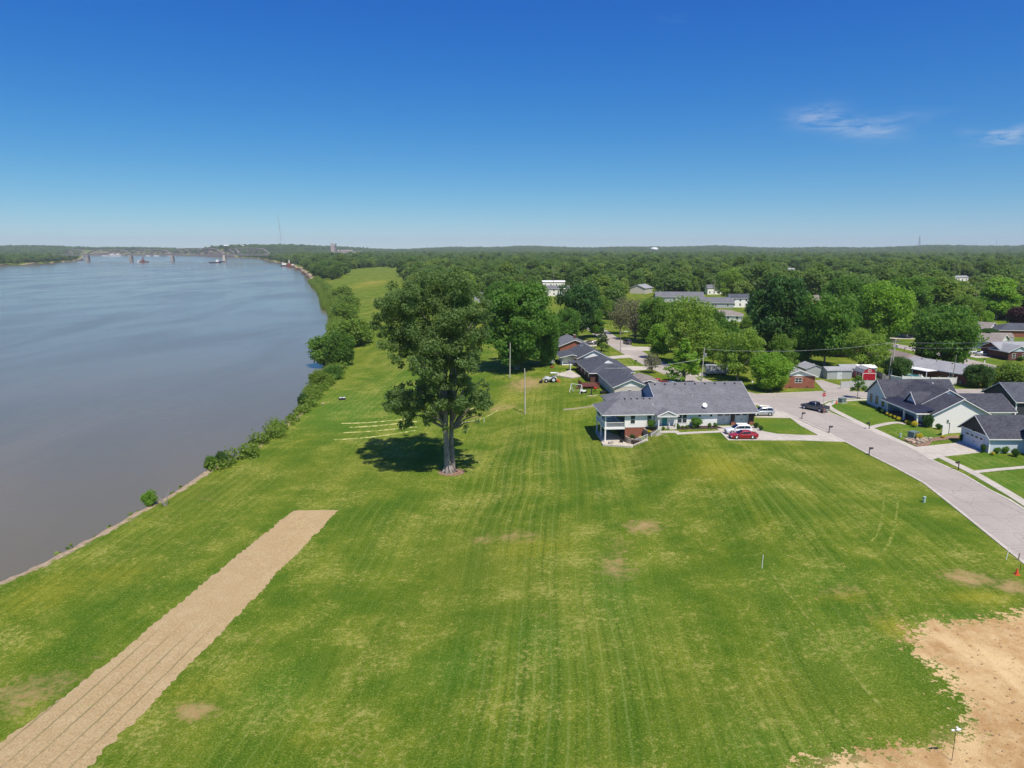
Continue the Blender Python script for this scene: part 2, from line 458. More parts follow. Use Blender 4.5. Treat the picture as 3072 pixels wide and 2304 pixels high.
def flat_poly(name, pts, z, m, kind='structure', th=.05, **k):
    """a flat slab cast on level ground, its top at z"""
    bm = bmesh.new()
    vs = [bm.verts.new((p[0], p[1], z)) for p in pts]
    f = bm.faces.new(vs); f.normal_update()
    if f.normal.z < 0: f.normal_flip()
    r = bmesh.ops.extrude_face_region(bm, geom=[f])
    for v in r['geom']:
        if isinstance(v, bmesh.types.BMVert): v.co.z -= th
    bmesh.ops.triangulate(bm, faces=bm.faces[:])
    bmesh.ops.recalc_face_normals(bm, faces=bm.faces[:])
    me = bpy.data.meshes.new(name); bm.to_mesh(me); bm.free(); me.materials.append(m)
    o = bpy.data.objects.new(name, me); link(o)
    return tag(o, kind=kind, **k)
def resample(pts, step):
    out = [Vector(pts[0][:2])]
    for a, b in zip(pts[:-1], pts[1:]):
        a = Vector(a[:2]); b = Vector(b[:2]); n = max(1, int((b - a).length / step))
        out += [a.lerp(b, i / n) for i in range(1, n + 1)]
    return out
def smooth_line(pts, it=3):
    p = [Vector(q[:2]) for q in pts]
    for _ in range(it):
        q = [p[0]]
        for a, b in zip(p[:-1], p[1:]): q += [a.lerp(b, .25), a.lerp(b, .75)]
        q.append(p[-1]); p = q
    return p
def strip(name, pts, w, dz, m, kind='structure', side=0, th=.0, step=2.0, wob=0, label=None, cat=None, group=None, smooth=2, cross=1, crown=0):
    """a band draped along a line on the terrain; side shifts it left (+) or right (-) of the line"""
    p = resample(smooth_line(pts, smooth) if smooth else pts, step); mb = MB(); n = len(p)
    rr = random.Random(len(p) * 7 + int(w * 100))
    top = []
    for i in range(n):
        d = (p[min(i + 1, n - 1)] - p[max(i - 1, 0)]).normalized(); nn = Vector((-d.y, d.x))
        ww = w * (1 + (rr.random() - .5) * wob)
        for j in range(cross + 1):
            q = p[i] + nn * (side + (j / cross - .5) * ww)
            top.append((q.x, q.y, H(q.x, q.y) + dz + crown * math.sin(PI * j / cross)))
    c1 = cross + 1
    fs = []
    for i in range(n - 1):
        for j in range(cross):
            a = i * c1 + j; fs.append((a, a + c1, a + c1 + 1, a + 1))
    mb.add(top, [f[::-1] for f in fs])
    if th:
        for j0 in (0, cross):
            k = len(mb.v); mb.v += [(top[i * c1 + j0][0], top[i * c1 + j0][1], top[i * c1 + j0][2] - th) for i in range(n)]
            for i in range(n - 1):
                q = (i * c1 + j0, (i + 1) * c1 + j0, k + i + 1, k + i)
                mb.f.append(q if j0 == cross else q[::-1])
    return tag(mb.build(name, m), label, cat, group, kind)

# ---------------------------------------------------------------- the ground
def axis_lines(lo, hi, step, end0, end1, g=1.035):
    a = list(np.arange(lo, hi + .01, step)); s = step
    while a[-1] < end1: s *= g; a.append(a[-1] + s)
    s = step; b = []
    x = lo
    while x > end0: s *= g; x -= s; b.append(x)
    return np.array(b[::-1] + a)
gx = axis_lines(-85, 105, .8, -12000, 12000); gy = axis_lines(35, 190, .8, -300, 14000)
X, Y = np.meshgrid(gx, gy)
Z, RD = terrain(X.ravel(), Y.ravel(), True)
# keep the ground under slabs and roads from poking through
nx, ny = len(gx), len(gy)
me = bpy.data.meshes.new('ground')
me.vertices.add(nx * ny); co = np.empty((nx * ny, 3)); co[:, 0] = X.ravel(); co[:, 1] = Y.ravel(); co[:, 2] = Z
me.vertices.foreach_set('co', co.ravel())
ii, jj = np.meshgrid(np.arange(nx - 1), np.arange(ny - 1)); a = (jj * nx + ii).ravel()
fa = np.stack([a, a + 1, a + 1 + nx, a + nx], 1).ravel(); nf = len(a)
me.loops.add(nf * 4); me.loops.foreach_set('vertex_index', fa)
me.polygons.add(nf); me.polygons.foreach_set('loop_start', np.arange(nf) * 4)
me.polygons.foreach_set('use_smooth', np.ones(nf, bool)); me.update()
def vattr(name, vals):
    at = me.attributes.new(name, 'FLOAT', 'POINT'); at.data.foreach_set('value', np.asarray(vals, np.float32))
vattr('river_d', np.clip(RD, -50, 400))
DIRT_PX = [(3072, 1835), (2990, 1858), (2900, 1865), (2790, 1866), (2735, 1880), (2718, 1905), (2735, 1950), (2790, 1985), (2840, 2030), (2880, 2090), (2905, 2150), (2890, 2200), (2840, 2215), (2790, 2235), (2700, 2250), (2600, 2262), (2480, 2280), (2400, 2320), (2500, 2420), (3400, 2500), (3500, 1800)]
dirt_poly = [tuple(gp(x, y)[:2]) for x, y in DIRT_PX]
vattr('dirt_d', np.clip(sdf(dirt_poly, X.ravel(), Y.ravel()), -40, 40))
def blobs(lst):
    out = np.zeros(nx * ny)
    for ox, oy, rx, ry, amp in lst:       # overview pixel centre, half sizes in overview pixels
        c = go(ox, oy); e = go(ox + rx, oy); n_ = go(ox, oy - ry)
        sx = max(1.0, (e - c).length); sy = max(1.0, (n_ - c).length)
        out = np.maximum(out, amp * np.exp(-((X.ravel() - c.x) / sx) ** 2 - ((Y.ravel() - c.y) / sy) ** 2))
    return out
vattr('dry', blobs([(1390, 1138, 62, 22, 1.0), (1330, 1225, 60, 45, .85), (1340, 1175, 50, 30, .7), (1110, 1160, 100, 22, .75), (1040, 1165, 40, 14, .8), (420, 1535, 70, 26, 1.05), (120, 1370, 120, 25, .5),
  (60, 1500, 150, 60, .85), (560, 1370, 70, 60, .45), (2090, 1248, 75, 22, 1.1), (2190, 1268, 60, 22, 1.05), (1820, 1275, 120, 30, .6), (1900, 1330, 80, 60, .55), (1700, 1500, 180, 60, .3), (780, 1620, 90, 60, .5), (640, 1280, 60, 40, .4),
  (1140, 828, 60, 18, 1.05), (1190, 812, 40, 8, .7), (1085, 880, 50, 12, .85), (1020, 900, 40, 8, .8), (340, 1120, 130, 30, .45), (450, 1075, 60, 10, .6), (560, 1420, 50, 20, .6), (200, 1420, 120, 30, .5), (1370, 1640, 90, 40, .25), (1180, 1330, 160, 40, .4), (1620, 1330, 90, 40, .4), (1445, 850, 50, 10, .6), (1680, 815, 40, 8, .8), (1790, 860, 90, 6, .55), (1850, 835, 40, 8, .8), (1830, 800, 60, 12, .9), (2000, 1000, 30, 6, .3), (2080,1600,140,60,.6), (1850, 1640, 160, 20, .85),
  (805, 610, 26, 4, .8), (820, 620, 40, 3, .4)]))
vattr('yellow', blobs([(1560, 1010, 110, 40, .9), (1650, 1120, 60, 40, .5), (1930, 1355, 50, 30, 1.05), (2120, 1290, 110, 18, .9), (1150, 1180, 130, 30, .7), (420, 1490, 120, 60, .6), (100, 1280, 130, 60, .7), (700, 990, 120, 60, .25), (800, 612, 60, 10, .8), (1170, 1560, 40, 90, .5), (700, 1590, 130, 60, .5), (1120, 860, 60, 20, .6), (650, 950, 60, 20, .5), (330, 1560, 60, 40, .5), (900, 1250, 60, 60, .4), (1830, 1290, 90, 20, .7), (250, 1240, 120, 30, .7)]))
vattr('rich', blobs([(1330, 1290, 90, 90, .6), (760, 880, 110, 36, 1.0), (1840, 1400, 130, 90, .5), (600, 1500, 90, 60, .5), (1180, 1380, 120, 60, .5), (900, 830, 80, 60, .6), (1820, 890, 110, 26, 1.1), (1970, 930, 60, 20, 1.1), (2130, 1000, 80, 20, 1.1), (2180, 1040, 60, 30, 1.1), (1700, 920, 60, 15, .7), (2060, 1340, 100, 18, .6), (1700, 1600, 200, 60, .5), (980, 1440, 120, 40, .5), (1750, 1250, 150, 40, .4), (2020, 775, 40, 8, .9), (1400, 785, 60, 6, .7), (2110, 775, 40, 8, 1.0)]))
vattr('mow', blobs([(1180, 985, 150, 50, 1.25), (1130, 1500, 190, 200, 1.0), (1330, 1560, 130, 130, .75), (1100, 1080, 120, 70, .7), (1620, 1100, 140, 70, .5), (850, 1120, 120, 60, .7), (1290, 1050, 100, 50, .8), (1750, 1350, 160, 80, .45), (330, 1300, 160, 80, .45), (780, 1180, 60, 90, .5)]))
# mowing direction fans a little towards the river
gm = mat('grass_ground', (.1, .2, .03), .95, 0, .05); t = NT(gm)
p = t.pos(); xyz = t.n('ShaderNodeSeparateXYZ'); t.l(p, xyz.inputs[0])
n_big = t.noise(p, .022, 4, .6); n_mid = t.noise(p, .13, 6, .7); n_sm = t.noise(p, .75, 5, .7); n_f = t.noise(p, 2.0, 5, .75); n_ff = t.noise(p, 6.5, 3, .85)
warp = t.math('MULTIPLY', t.math('SUBTRACT', t.noise(p, .02, 2), .5), 5)
xs = t.math('ADD', t.math('SUBTRACT', t.math('MULTIPLY', xyz.outputs[0], .993), t.math('MULTIPLY', xyz.outputs[1], .07)), warp)
xs = t.math('ADD', xs, t.math('MULTIPLY', t.math('SUBTRACT', n_sm, .5), .28))
def bands(per, off):
    f = t.math('FRACT', t.math('ADD', t.math('DIVIDE', xs, per), off))
    return t.math('ABSOLUTE', t.math('SUBTRACT', f, .5))
s1 = t.rng(bands(1.5, 0), .34, .5); s2 = t.rng(bands(1.5, .40), .38, .5); s3 = t.rng(bands(7.6, .2), .1, .4); s4 = t.rng(bands(3.0, .1), .12, .38)
mow = t.attr('mow'); smask = t.math('MULTIPLY', t.rng(t.noise(t.pos((1, .35, 1)), .05, 3), .40, .60, .12, 1), t.rng(t.noise(t.pos((1, .06, 1)), .9, 3), .35, .6, .25, 1))
cgreen = (.066, .142, .015)
g0 = t.mix(t.rng(n_mid, .33, .67), (.066, .132, .008), (.172, .212, .018))
g0 = t.mix(t.rng(n_big, .42, .64, 0, .5), g0, (.20, .215, .028))
g0 = t.mix(t.math('MULTIPLY', s3, .34), g0, (.045, .115, .006))
rich = t.attr('rich'); g0 = t.mix(t.math('MULTIPLY', t.math('MINIMUM', rich, 1.0), .65), g0, (.062, .175, .018))
yl = t.attr('yellow'); g0 = t.mix(t.rng(t.math('ADD', t.math('MULTIPLY', yl, .8), t.math('ADD', t.math('MULTIPLY', n_sm, .7), t.math('MULTIPLY', n_f, .6))), .85, 1.5, 0, .72), g0, (.31, .28, .025))
g0 = t.mix(t.math('MULTIPLY', t.math('MULTIPLY', s4, mow), .50), g0, (.045, .115, .008)); g0 = t.mix(t.math('MULTIPLY', t.math('MULTIPLY', s2, mow), .20), g0, (.27, .32, .10)); g0 = t.mix(t.math('MULTIPLY', t.math('MULTIPLY', s1, mow), .45), g0, (.034, .090, .005))
g0 = t.mix(t.math('MULTIPLY', t.math('MULTIPLY', s1, smask), .50), g0, (.028, .078, .004))
g0 = t.mix(t.math('MULTIPLY', t.math('MULTIPLY', s2, smask), .34), g0, (.28, .32, .08))
# straw flecks
fle = t.rng(t.math('ADD', t.math('MULTIPLY', n_f, .65), t.math('MULTIPLY', n_mid, .5)), .58, .74, 0, .7)
g0 = t.mix(fle, g0, (.42, .37, .11))
g0 = t.mix(t.rng(n_ff, .50, .68, 0, .75), g0, (.040, .086, .002))
g0 = t.mix(t.rng(n_ff, .48, .30, 0, .75), g0, (.33, .36, .065))
dry = t.attr('dry')
dsum = t.math('ADD', t.math('MULTIPLY', dry, 1.12), t.math('MULTIPLY', t.math('SUBTRACT', t.math('ADD', t.math('MULTIPLY', n_sm, .5), t.math('ADD', t.math('MULTIPLY', n_f, .45), t.math('MULTIPLY', n_ff, .2))), .58), 3.2))
soil = t.mix(t.rng(n_f, .3, .7), (.50, .36, .17), (.33, .20, .085))
g0 = t.mix(t.rng(dsum, .5, 1.35, 0, .9), g0, soil)
# bare building plot
dd = t.attr('dirt_d')
dd2 = t.math('ADD', dd, t.math('MULTIPLY', t.math('SUBTRACT', n_sm, .5), 7.0)); dd2 = t.math('ADD', dd2, t.math('MULTIPLY', t.math('SUBTRACT', n_f, .5), 9.0))
n_d = t.noise(t.pos((1, .45, 1), (0, 0, R(-35))), .16, 5, .6, 1.2)
bare = t.mix(t.rng(n_d, .35, .66), (.68, .48, .23), (.42, .245, .095))
bare = t.mix(t.rng(n_sm, .35, .75, 0, .55), bare, (.76, .58, .32))
bare = t.mix(t.rng(n_ff, .45, .75, 0, .25), bare, (.33, .21, .11))
g0 = t.mix(t.rng(dd2, .25, -.25), g0, bare)
# bank
rd = t.attr('river_d')
rd2 = t.math('ADD', rd, t.math('MULTIPLY', t.math('SUBTRACT', n_sm, .5), 3.2))
sand = t.mix(t.rng(n_f, .3, .7), (.50, .38, .25), (.30, .22, .14))
g0 = t.mix(t.rng(rd2, 1.5, .9), g0, sand)
g0 = t.mix(t.rng(rd2, -2.4, -3.4), g0, (.09, .07, .05))
t.base(g0)
hb = t.math('ADD', t.math('MULTIPLY', n_f, .6), t.math('MULTIPLY', n_ff, .5)); t.bump(hb, .75, .16)
me.materials.append(gm)
ground = bpy.data.objects.new('ground', me); link(ground); tag(ground, kind='structure')

# ---------------------------------------------------------------- river
wm_ = mat('river_water', (.10, .085, .065), .12, 0, .5); t = NT(wm_)
wm_.node_tree.nodes['Principled BSDF'].inputs['IOR'].default_value = 1.33
p = t.pos((1, .55, 1), (0, 0, R(20)))
big = t.noise(t.pos((1, .35, 1), (0, 0, R(12))), .018, 5, .6, .8)
rip = t.noise(p, .9, 6, .7); rip2 = t.noise(p, .09, 4, .6, .5)
t.base(t.mix(t.rng(big, .35, .7), (.192, .158, .088), (.150, .134, .082)))
t.l(t.rng(big, .35, .7, .10, .20), t.b.inputs['Roughness'])
t.bump(t.math('ADD', t.math('MULTIPLY', rip, .7), t.math('MULTIPLY', rip2, .7)), .28, .35)
mb = MB(); mb.add([(-6000, -800, -9), (600, -800, -9), (600, 7000, -9), (-6000, 7000, -9)], [(0, 1, 2, 3)])
tag(mb.build('river_water', wm_), kind='structure')

# ---------------------------------------------------------------- tilled strip by the river
tm = mat('tilled_soil', (.45, .35, .25), .95, 0, .05); t = NT(tm)
a0 = gp(870, 1535); a1 = gp(1011, 1532)
def strip_ends(): return None
SL = [gp(-330, 2560), gp(0, 2232), gp(340, 1975), gp(620, 1742), gp(745, 1640), gp(850, 1555), gp(880, 1533)]
SR = [gp(0, 2560), gp(264, 2304), gp(520, 2045), gp(730, 1830), gp(850, 1700), gp(960, 1590), gp(1012, 1532)]
du = (SR[1] - SR[5]); ang = math.atan2(du.y, du.x)
p = t.pos((1, 1, 1), (0, 0, -ang)); xyz = t.n('ShaderNodeSeparateXYZ'); t.l(p, xyz.inputs[0])
n1 = t.noise(p, .5, 5, .7); n2 = t.noise(p, 6, 4, .8); n3 = t.noise(t.pos((.12, 1, 1), (0, 0, -ang)), 1.1, 3); n3l = t.noise(t.pos((.06, 1, 1), (0, 0, -ang)), .35, 3)
yy = t.math('ADD', xyz.outputs[1], t.math('MULTIPLY', t.math('SUBTRACT', n1, .5), .35))
fr = t.math('ABSOLUTE', t.math('SUBTRACT', t.math('FRACT', t.math('DIVIDE', yy, 1.7)), .5))
wy_ = t.n('ShaderNodeSeparateXYZ'); t.l(t.pos(), wy_.inputs[0]); gro = t.math('MULTIPLY', t.math('MULTIPLY', t.rng(fr, .42, .485), t.rng(wy_.outputs[1], 70, 60)), t.rng(n3l, .30, .55, .45, 1))
c = t.mix(t.rng(n2, .3, .72), (.56, .415, .215), (.33, .225, .105))
c = t.mix(t.rng(n1, .4, .75, 0, .35), c, (.58, .46, .27))
c = t.mix(t.math('MULTIPLY', gro, .8), c, (.20, .17, .08))
c = t.mix(t.rng(t.math('ADD', t.math('MULTIPLY', n3, .7), t.math('MULTIPLY', n2, .4)), .66, .76, 0, .5), c, (.30, .36, .09))
t.base(c); t.bump(n2, .8, .12)
mb = MB(); N = 190; C = 8
def interp(L, u):
    u = u * (len(L) - 1); i = min(int(u), len(L) - 2); return L[i].lerp(L[i + 1], u - i)
vs = []
rr = random.Random(3)
for i in range(N + 1):
    l, r_ = interp(SL, i / N), interp(SR, i / N)
    j0, j1 = (rr.random() - .5) * .05 + .012 * math.sin(i * .31), (rr.random() - .5) * .05 + .012 * math.sin(i * .23 + 2)
    for j in range(C + 1):
        w = j / C; w = w + (j0 if j == 0 else j1 if j == C else 0)
        q = l.lerp(r_, w)
        if i == N: q = q + (l - interp(SL, (i - 3) / N)) * (rr.random() * 1.1 - .2)
        vs.append((q.x, q.y, H(q.x, q.y) + (.05 if 0 < j < C else .012)))
c1 = C + 1
mb.add(vs, [(i * c1 + j, i * c1 + j + 1, (i + 1) * c1 + j + 1, (i + 1) * c1 + j) for i in range(N) for j in range(C)])
tag(mb.build('tilled_path', tm), kind='structure')
trk = mat('wheel_track', (.26, .28, .08), .95, 0, .05); t = NT(trk); p = t.pos(); t.base(t.mix(t.rng(t.noise(p, 1.6, 4, .7), .42, .6), (.11, .165, .012), (.24, .26, .06)))
for l_ in ([(2652, 1478), (2650, 1520), (2643, 1570), (2630, 1610), (2612, 1625)], [(2693, 1480), (2692, 1530), (2683, 1580), (2672, 1625), (2648, 1658)], [(2320, 1727), (2430, 1860), (2560, 2020), (2650, 2130)]):
    strip('wheel_track', [gp(*a_) for a_ in l_], .28, .02, trk, wob=1.2, step=.7)

# ---------------------------------------------------------------- roads, walks, drives
rm = mat('road_concrete', (.36, .33, .31), .9, 0, .15); t = NT(rm); M['road'] = rm
p = t.pos(); n1 = t.noise(p, .12, 4, .6); n2 = t.noise(p, 2.5, 5, .7); n3 = t.noise(t.pos((1, .2, 1), (0, 0, R(-28))), .25, 4)
c = t.mix(t.rng(n1, .35, .7), (.385, .335, .285), (.45, .395, .335)); c = t.mix(t.rng(n2, .35, .7, 0, .3), c, (.31, .27, .235))
c = t.mix(t.rng(n3, .6, .75, 0, .5), c, (.52, .45, .37))
_ea, _eb = gp0(2611, 1364), gp0(2776, 1450); RANG = math.atan2(_eb[1] - _ea[1], _eb[0] - _ea[0])
def joints(t, c, step, w, dark, amt):
    s_ = t.n('ShaderNodeSeparateXYZ'); t.l(t.pos((1, 1, 1), (0, 0, -RANG)), s_.inputs[0])
    for k_ in (0, 1):
        f_ = t.math('ABSOLUTE', t.math('SUBTRACT', t.math('FRACT', t.math('DIVIDE', s_.outputs[k_], step)), .5))
        c = t.mix(t.rng(f_, .5 - w / step, .5, 0, amt), c, dark)
    return c
crk = t.n('ShaderNodeTexVoronoi', feature='DISTANCE_TO_EDGE'); crk.inputs['Scale'].default_value = .16
wv_ = t.n('ShaderNodeVectorMath', operation='ADD'); nc_ = t.n('ShaderNodeTexNoise'); nc_.inputs['Scale'].default_value = .8; t.l(p, nc_.inputs['Vector']); t.l(p, wv_.inputs[0]); t.l(nc_.outputs['Color'], wv_.inputs[1]); t.l(wv_.outputs[0], crk.inputs['Vector'])
c = t.mix(t.rng(crk.outputs['Distance'], .012, .0, 0, .45), c, (.20, .17, .15))
c = t.mix(t.rng(t.noise(p, .45, 4, .7), .60, .74, 0, .35), c, (.24, .215, .20))
c = joints(t, c, 4.6, .10, (.23, .20, .18), .5)
t.base(c); t.bump(n2, .1, .02)
tc_ = NT(M['conc']); old_ = tc_.b.inputs['Base Color'].links[0].from_socket; tc_.base(joints(tc_, old_, 1.55, .07, (.30, .26, .21), .6))
def P(*l): return [tuple(gp0(x, y, 0)) for x, y in l]
EDGE_L = [(2255, 1207), (2300, 1221), (2345, 1233), (2398, 1258), (2488, 1298), (2537, 1324), (2611, 1364), (2688, 1402), (2776, 1450), (2879, 1531), (3015, 1640), (3072, 1686), (3250, 1835)]
EDGE_R = [(2604, 1193), (2540, 1196), (2482, 1203), (2462, 1213), (2470, 1225), (2488, 1238), (2579, 1277), (2607, 1291), (2724, 1341), (2792, 1380), (2886, 1423), (2963, 1469), (3026, 1500), (3072, 1530), (3250, 1640)]
rl = P(*EDGE_L); re_ = P(*EDGE_R)
topE = P((3400, 1170), (2966, 1168), (2862, 1168), (2604, 1176), (2475, 1174), (2300, 1181), (2255, 1183))
botE = P((3400, 1184), (2966, 1182), (2865, 1181))
road_poly = rl[::-1] + topE[::-1] + botE + re_
flat_poly('road', road_poly, .035, rm, th=.1)
def PS(pts): return [gp0(x, y, 0) for x, y in pts]
strip('side_road', PS([(2270, 1195), (2200, 1178), (2120, 1155), (2040, 1125), (1975, 1098), (1905, 1062), (1850, 1030), (1812, 1006), (1775, 978), (1740, 962)]), 7.6, .027, rm)
strip('back_road', PS([(2600, 1022), (2650, 1031), (2725, 1043), (2810, 1062), (2900, 1085), (3000, 1108), (3150, 1135)]), 7.2, .03, rm)
for nm, pts, sd_ in (('kerb', [gp0(*q, 0) for q in EDGE_L[1:]], -.12), ('kerb', [gp0(*q, 0) for q in EDGE_R[4:]], .12), ('kerb', [gp0(*q, 0) for q in EDGE_R[:4]], .12), ('kerb', topE, .12)):
    strip(nm, pts, .42, .075, M['conc'], side=sd_, th=.12, smooth=0, step=1.5)
q = lambda x, y: gp0(2300 + x / 2.865, 1050 + y / 2.865, 0)
CZ = .045
flat_poly('pavement', P((2263, 1208), (2300, 1219), (2322, 1228), (2345, 1235), (2400, 1262), (2490, 1302), (2540, 1326), (2400, 1321), (2184, 1320.5), (2149, 1284), (2149, 1278), (2270, 1278), (2290, 1294), (2330, 1301.5), (2400, 1305), (2455, 1306), (2400, 1276), (2371, 1254.5), (2266, 1252.5), (2262, 1235), (2320, 1233), (2290, 1221), (2262, 1214)), CZ, M['conc'], th=.1)
strip('front_path', [gp0(2172, 1294, 0), gp0(2080, 1298, 0), gp0(1992, 1303, 0)], 1.35, .04, M['conc'], smooth=0)
strip('pavement', [q(870, 421), q(700, 428), q(600, 437), q(530, 455), q(497, 478), q(540, 512), q(620, 552), q(700, 592), q(850, 667), q(920, 695), q(1090, 775), q(1300, 872), q(1480, 925), q(1560, 965), q(1760, 1062), q(1960, 1180), q(2130, 1282), q(2300, 1400)], 1.4, .05, M['conc'], smooth=1, th=.08, side=.55)
flat_poly('driveway', [q(1215, 838), q(1300, 834), q(1610, 802), q(1690, 770), q(1905, 860), q(1830, 882), q(1495, 920), q(1412, 947)], .058, M['conc'], th=.1)
strip('front_path', [q(880, 672), q(1000, 640), q(1120, 622), q(1200, 640)], 1.3, .055, M['conc'])
strip('front_path', [q(1770, 1052), q(2000, 1028), q(2260, 1005)], 1.1, .055, M['conc'])
flat_poly('driveway', [q(410, 262), q(475, 258), q(560, 285), q(690, 322), q(770, 352), q(500, 357)], .04, rm, th=.08)
tag(flat_poly('mulch_bed', [q(1168, 772), q(1300, 834), q(1395, 820), q(1425, 785), q(1655, 757), q(1650, 735), q(1480, 748), q(1380, 765), q(1290, 757)], .05, M['mulch'], kind='structure'), kind='structure')
for pts in ([(2120, 1128), (2070, 1128), (2060, 1118), (2110, 1117)], [(1868, 1050), (1850, 1045), (1900, 1040), (1985, 1042), (1985, 1050), (1925, 1053)], [(1860, 1105), (1855, 1098), (1960, 1100), (1975, 1107), (1900, 1112)], [(1815, 1078), (1810, 1071), (1885, 1064), (1905, 1072)], [(1740, 1035), (1735, 1024), (1790, 1020), (1790, 1040)], [(2880, 1064), (2885, 1055), (2965, 1058), (2985, 1072), (2930, 1074)], [(2640, 1016), (2640, 1008), (2740, 1010), (2745, 1018)]):
    flat_poly('driveway', P(*pts), .045, M['conc'], th=.08)
# ---------------------------------------------------------------- building pieces
def window(root, x, y, z, w, h, side='f', frame=None, mull=True, fr=.07, double=False, pane=None):
    """x,y: centre of the opening on the wall plane, z: sill; side says which way it looks (f -y, b +y, l -x, r +x)"""
    mb = MB(); d = .05
    def bx(m, a0, a1, z0, z1, p0, p1):
        if side == 'f': m.box(x + a0, x + a1, y - p1, y - p0, z0, z1)
        elif side == 'b': m.box(x + a0, x + a1, y + p0, y + p1, z0, z1)
        elif side == 'l': m.box(x - p1, x - p0, y + a0, y + a1, z0, z1)
        else: m.box(x + p0, x + p1, y + a0, y + a1, z0, z1)
    bx(mb, -w / 2 - fr, -w / 2, z - fr, z + h + fr, 0, d); bx(mb, w / 2, w / 2 + fr, z - fr, z + h + fr, 0, d)
    bx(mb, -w / 2, w / 2, z + h, z + h + fr, 0, d); bx(mb, -w / 2, w / 2, z - fr, z, 0, d)
    if mull: bx(mb, -w / 2, w / 2, z + h * .47, z + h * .53, .012, d - .008)
    if double: bx(mb, -.04, .04, z, z + (h * .47 if mull else h), .012, d - .004); 
    if double and mull: bx(mb, -.04, .04, z + h * .53, z + h, .012, d - .004)
    f = mb.build('window', frame or M['white'], root)
    g = MB(); bx(g, -w / 2, w / 2, z, z + h, .002, .014)
    g.build('pane', pane or M['glass'], f)
    return f
def walls(root, x0, x1, y0, y1, z0, z1, m, ridge=None, axis='x', name='wall'):
    """a box of walls with gable ends up to ridge"""
    mb = MB()
    if ridge is None: mb.box(x0, x1, y0, y1, z0, z1)
    elif axis == 'x':
        ym = (y0 + y1) / 2; mb.prism([(y0, z0), (y1, z0), (y1, z1), (ym, ridge), (y0, z1)], 'x', x0, x1)
    else:
        xm = (x0 + x1) / 2; mb.prism([(x0, z0), (x1, z0), (x1, z1), (xm, ridge), (x0, z1)], 'y', x1 * 0 + y1, y0)
    return mb.build(name, m, root)
def gable_roof(root, x0, x1, y0, y1, ez, rz_, m, axis='x', oh=.45, th=.14, trim=True, tmat=None, ends=(1, 1)):
    """two slopes and the white boards along eaves and rakes; ez is the eave height at the wall line"""
    if axis == 'x':
        W = (y1 - y0) / 2; mid = (y0 + y1) / 2; a0, a1 = x0 - oh * ends[0], x1 + oh * ends[1]
    else:
        W = (x1 - x0) / 2; mid = (x0 + x1) / 2; a0, a1 = y0 - oh * ends[0], y1 + oh * ends[1]
    k = (rz_ - ez) / W; e = W + oh; eh = rz_ - k * e
    def T(a, b, z): return (a, mid + b, z) if axis == 'x' else (mid + b, a, z)
    mb = MB(); t = th
    pr = [(-e, eh), (-e, eh + t), (0, rz_ + t), (e, eh + t), (e, eh), (0, rz_)]
    vs = [T(a0, b, z) for b, z in pr] + [T(a1, b, z) for b, z in pr]; n = 6
    fs = [(0, 1, 2, 5), (5, 2, 3, 4), (6, 11, 8, 7), (11, 10, 9, 8)] + [(i, i + 6, (i + 1) % 6 + 6, (i + 1) % 6) for i in range(6)]
    mb.add(vs, fs)
    r = mb.build('roof', m, root)
    if trim:
        tb = MB(); tm_ = tmat or M['white']; g = .04; dp = .17
        for a, s_ in ((a0 - g, 0), (a1, 1)):
            if not ends[s_]: continue
            for sg in (-1, 1):
                p = [(sg * (e + g), eh - .04), (sg * (e + g), eh + t - .03), (0, rz_ + t - .03), (0, rz_ + t - .03 - dp)]
                vs = [T(a, b, z) for b, z in p] + [T(a + g, b, z) for b, z in p]
                tb.add(vs, [(0, 1, 2, 3), (4, 7, 6, 5)] + [(i, i + 4, (i + 1) % 4 + 4, (i + 1) % 4) for i in range(4)])
        for sg in (-1, 1):
            b0, b1 = sorted((sg * (e + .005), sg * (e + g)))
            p = [(b0, eh - .05), (b1, eh - .05), (b1, eh + t - .04), (b0, eh + t - .04)]
            vs = [T(a0, b, z) for b, z in p] + [T(a1, b, z) for b, z in p]
            tb.add(vs, [(0, 3, 2, 1), (4, 5, 6, 7)] + [(i, (i + 1) % 4, (i + 1) % 4 + 4, i + 4) for i in range(4)])
        tb.build('roof_trim', tm_, root)
    return r
def hip_roof(root, x0, x1, y0, y1, ez, rz_, m, oh=.45, th=.14, trim=True, hips=(1, 1)):
    """ridge along x; hips says which ends are sloped"""
    W = (y1 - y0) / 2 + oh; mid = (y0 + y1) / 2; X0, X1 = x0 - oh, x1 + oh; Y0, Y1 = y0 - oh, y1 + oh
    k = (rz_ - ez) / (W - oh); eh = ez - k * oh
    r0 = X0 + (W if hips[0] else 0); r1 = X1 - (W if hips[1] else 0)
    if r1 < r0: r0 = r1 = (r0 + r1) / 2
    vs = [(X0, Y0, eh + th), (X1, Y0, eh + th), (X1, Y1, eh + th), (X0, Y1, eh + th), (r0, mid, rz_ + th), (r1, mid, rz_ + th), (X0, Y0, eh), (X1, Y0, eh), (X1, Y1, eh), (X0, Y1, eh)]
    mb = MB().add(vs, [(0, 1, 5, 4), (1, 2, 5), (2, 3, 4, 5), (3, 0, 4), (9, 8, 7, 6), (0, 6, 7, 1), (1, 7, 8, 2), (2, 8, 9, 3), (3, 9, 6, 0)])
    r = mb.build('roof', m, root)
    if trim:
        g = .04; tb = MB()
        tb.box(X0 - g, X1 + g, Y0 - g, Y0 - .004, eh - .06, eh + th - .03); tb.box(X0 - g, X1 + g, Y1 + .004, Y1 + g, eh - .06, eh + th - .03)
        tb.box(X0 - g, X0 - .004, Y0, Y1, eh - .06, eh + th - .03); tb.box(X1 + .004, X1 + g, Y0, Y1, eh - .06, eh + th - .03)
        tb.build('roof_trim', M['white'], root)
    return r
